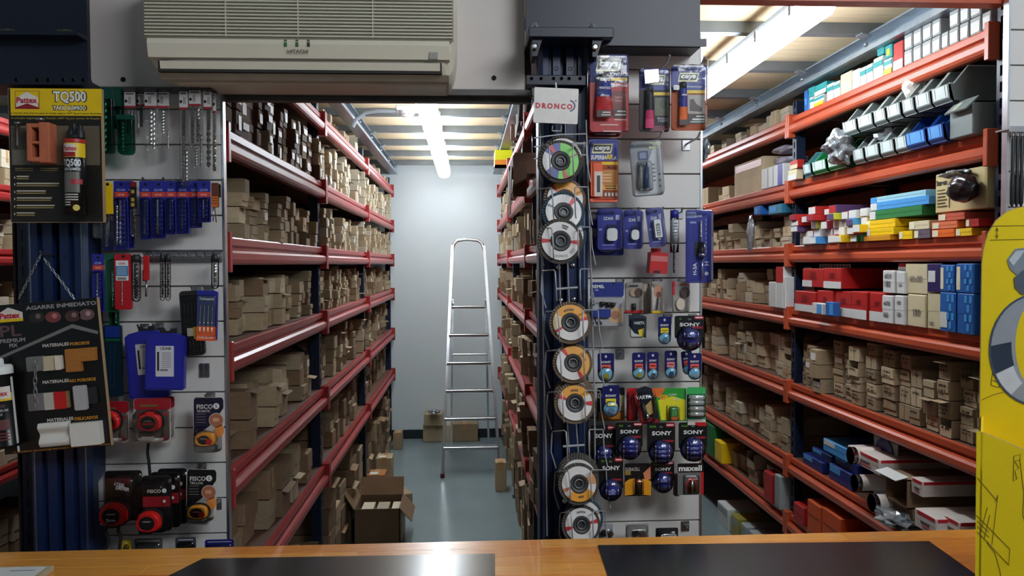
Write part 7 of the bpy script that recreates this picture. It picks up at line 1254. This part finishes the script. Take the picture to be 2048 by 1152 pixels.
# ================================================================== YELLOW COUNTER DISPLAY (turned towards the customer)
YC = M('display_yellow', (232, 200, 16), .45, noise=.03); PEN = M('printed_outline', (128, 104, 24), .6); DF, DB = 1.62, 1.78
nd = ray(1975, 560); nd = Vector((nd.x, nd.y, 0)).normalized(); zb_ = ZC+.0035
def PD(px, py, D): r = ray(px, py); q = CAM+r*(D/r.dot(nd)); q.z = max(q.z, zb_); return q
t = thing('counter_display', 'yellow cardboard counter display printed with a steel hose clamp', 'display box', PD(2010, 1300, DF))
def sheet(pts, mat, nm, D, th, grow=0):
    Q = [PD(x, y, D) for x, y in pts]; return B().loft([[q+nd*th for q in Q], Q]).build(nm, mat, t)
Pb = [(1952, 1400), (1964, 530), (1967, 500), (1976, 468), (1992, 442), (2014, 424), (2036, 416), (2060, 413), (2200, 412), (2330, 440), (2360, 530), (2375, 1400)]
sheet(Pb, YC, 'header_back', DB, .003); sheet([(x-1.6, y-1.2) for x, y in Pb], KRAFT, 'header_edge', DB+.0006, .003)
Pf = [(1946, 1500), (1953, 862), (1972, 868), (2060, 905), (2160, 925), (2260, 905), (2360, 866), (2380, 862), (2390, 1500)]; sheet(Pf, YC, 'front_panel', DF, .003); sheet([(x, y-1.6) for x, y in Pf], KRAFT, 'front_edge', DF+.0008, .002)
for pxs in (1953, 2380):
    A = PD(pxs, 1500, DF); C = A+nd*(DB-DF); h = PD(pxs, 862, DF).z; sd = Vector((nd.y, -nd.x, 0))*(.003 if pxs < 2000 else -.003)
    B().loft([[A, C, Vector((C.x, C.y, h)), Vector((A.x, A.y, h))], [A+sd, C+sd, Vector((C.x, C.y, h))+sd, Vector((A.x, A.y, h))+sd]]).build('side_panel', YC, t)
def on_back(pts, r, par, mat, nm, D=DB): return B().tube([PD(x, y, D-.0004) for x, y in pts], r, 5).build(nm, mat, t)
for q in ([(1982, 452), (2060, 451)], [(1980, 480), (2070, 478)], [(1994, 455), (1994, 476)], [(1991, 462), (1994, 455), (1997, 462)], [(1991, 470), (1994, 477), (1997, 470)], [(1963, 800), (1985, 790), (2008, 784)], [(1982, 770), (1986, 738), (2002, 745), (1998, 775), (1982, 770)], [(1985, 760), (1999, 766)], [(1986, 750), (2000, 756)]): on_back(q, .0006, t, PEN, 'printed_outline')
def flat(pts, mat, nm, d): return sheet(pts, mat, nm, DB-d-.0004, .0004)
def arcp(cx, cy, rx, ry, a0, a1, n=18): return [(cx+rx*math.cos(math.radians(a0+(a1-a0)*i/n)), cy-ry*math.sin(math.radians(a0+(a1-a0)*i/n))) for i in range(n+1)]
flat(arcp(2075, 700, 96, 112, 90, 245)+arcp(2075, 690, 44, 88, 245, 90), pm((150, 154, 160)), 'clamp_picture', .0002); flat(arcp(2075, 700, 95, 110, 176, 206)+arcp(2075, 690, 52, 92, 206, 176), pm((50, 60, 76)), 'clamp_dark_print', .0008); flat(arcp(2075, 700, 94, 108, 207, 236)+arcp(2075, 690, 54, 92, 236, 207), pm((206, 208, 212)), 'clamp_pale_print', .0008)
flat(arcp(2075, 700, 96, 112, -115, 90)+arcp(2075, 690, 44, 88, 90, -115), pm((150, 154, 160)), 'clamp_picture', .0002); flat(arcp(2075, 700, 97, 113, -115, 90)+arcp(2075, 700, 93, 109, 90, -115), pm((70, 80, 100)), 'clamp_rim_print', .001); flat(arcp(2075, 700, 95, 110, -60, -20)+arcp(2075, 690, 52, 92, -20, -60), pm((50, 60, 76)), 'clamp_dark_print', .0008); flat(arcp(2075, 700, 97, 113, 90, 245)+arcp(2075, 700, 93, 109, 245, 90), pm((70, 80, 100)), 'clamp_rim_print', .001); flat([(2014, 520), (2030, 498), (2060, 494), (2060, 560), (2040, 556), (2020, 538)], pm((130, 138, 146)), 'screw_picture', .0008); flat([(2028, 556), (2046, 540), (2070, 548), (2070, 592), (2042, 588), (2030, 575)], pm((86, 94, 104)), 'screw_picture', .0012); flat([(2018, 520), (2032, 502), (2050, 500), (2040, 515), (2026, 532)], pm((190, 196, 200)), 'screw_picture', .0014)
for q in ([(1955, 955), (1993, 1000)], [(1996, 990), (1984, 1090)], [(1990, 1004), (1993, 1000), (1994, 994)], [(1953, 1030), (2020, 1098), (2018, 1130), (1975, 1084)], [(1960, 1070), (1975, 1015)], [(1968, 1080), (1980, 1030)], [(2028, 912), (2042, 908), (2040, 920), (2030, 922), (2038, 936), (2030, 942), (2034, 958), (2027, 962), (2028, 912)], [(2040, 920), (2048, 985), (2046, 1030), (2056, 1060)], [(1974, 1085), (1990, 1105), (2000, 1140), (2004, 1165)], [(1955, 1042), (1978, 1064)], [(1955, 1052), (1978, 1074)], [(1955, 1064), (1978, 1086)]): on_back(q, .0005, t, PEN, 'printed_outline', DF)
# ================================================================== SHOP-SIDE CEILING LAMPS (behind the viewer)
for i, x in enumerate((1.2,)):
    tt = fixture('shop ceiling lamp behind the viewer on the right', x, -1.25, .25, 3.22, on=True)
    for c_ in list(tt.children):
        if c_.name.startswith('hanger'): c_.scale.z = .2; bpy.data.objects.remove(c_)
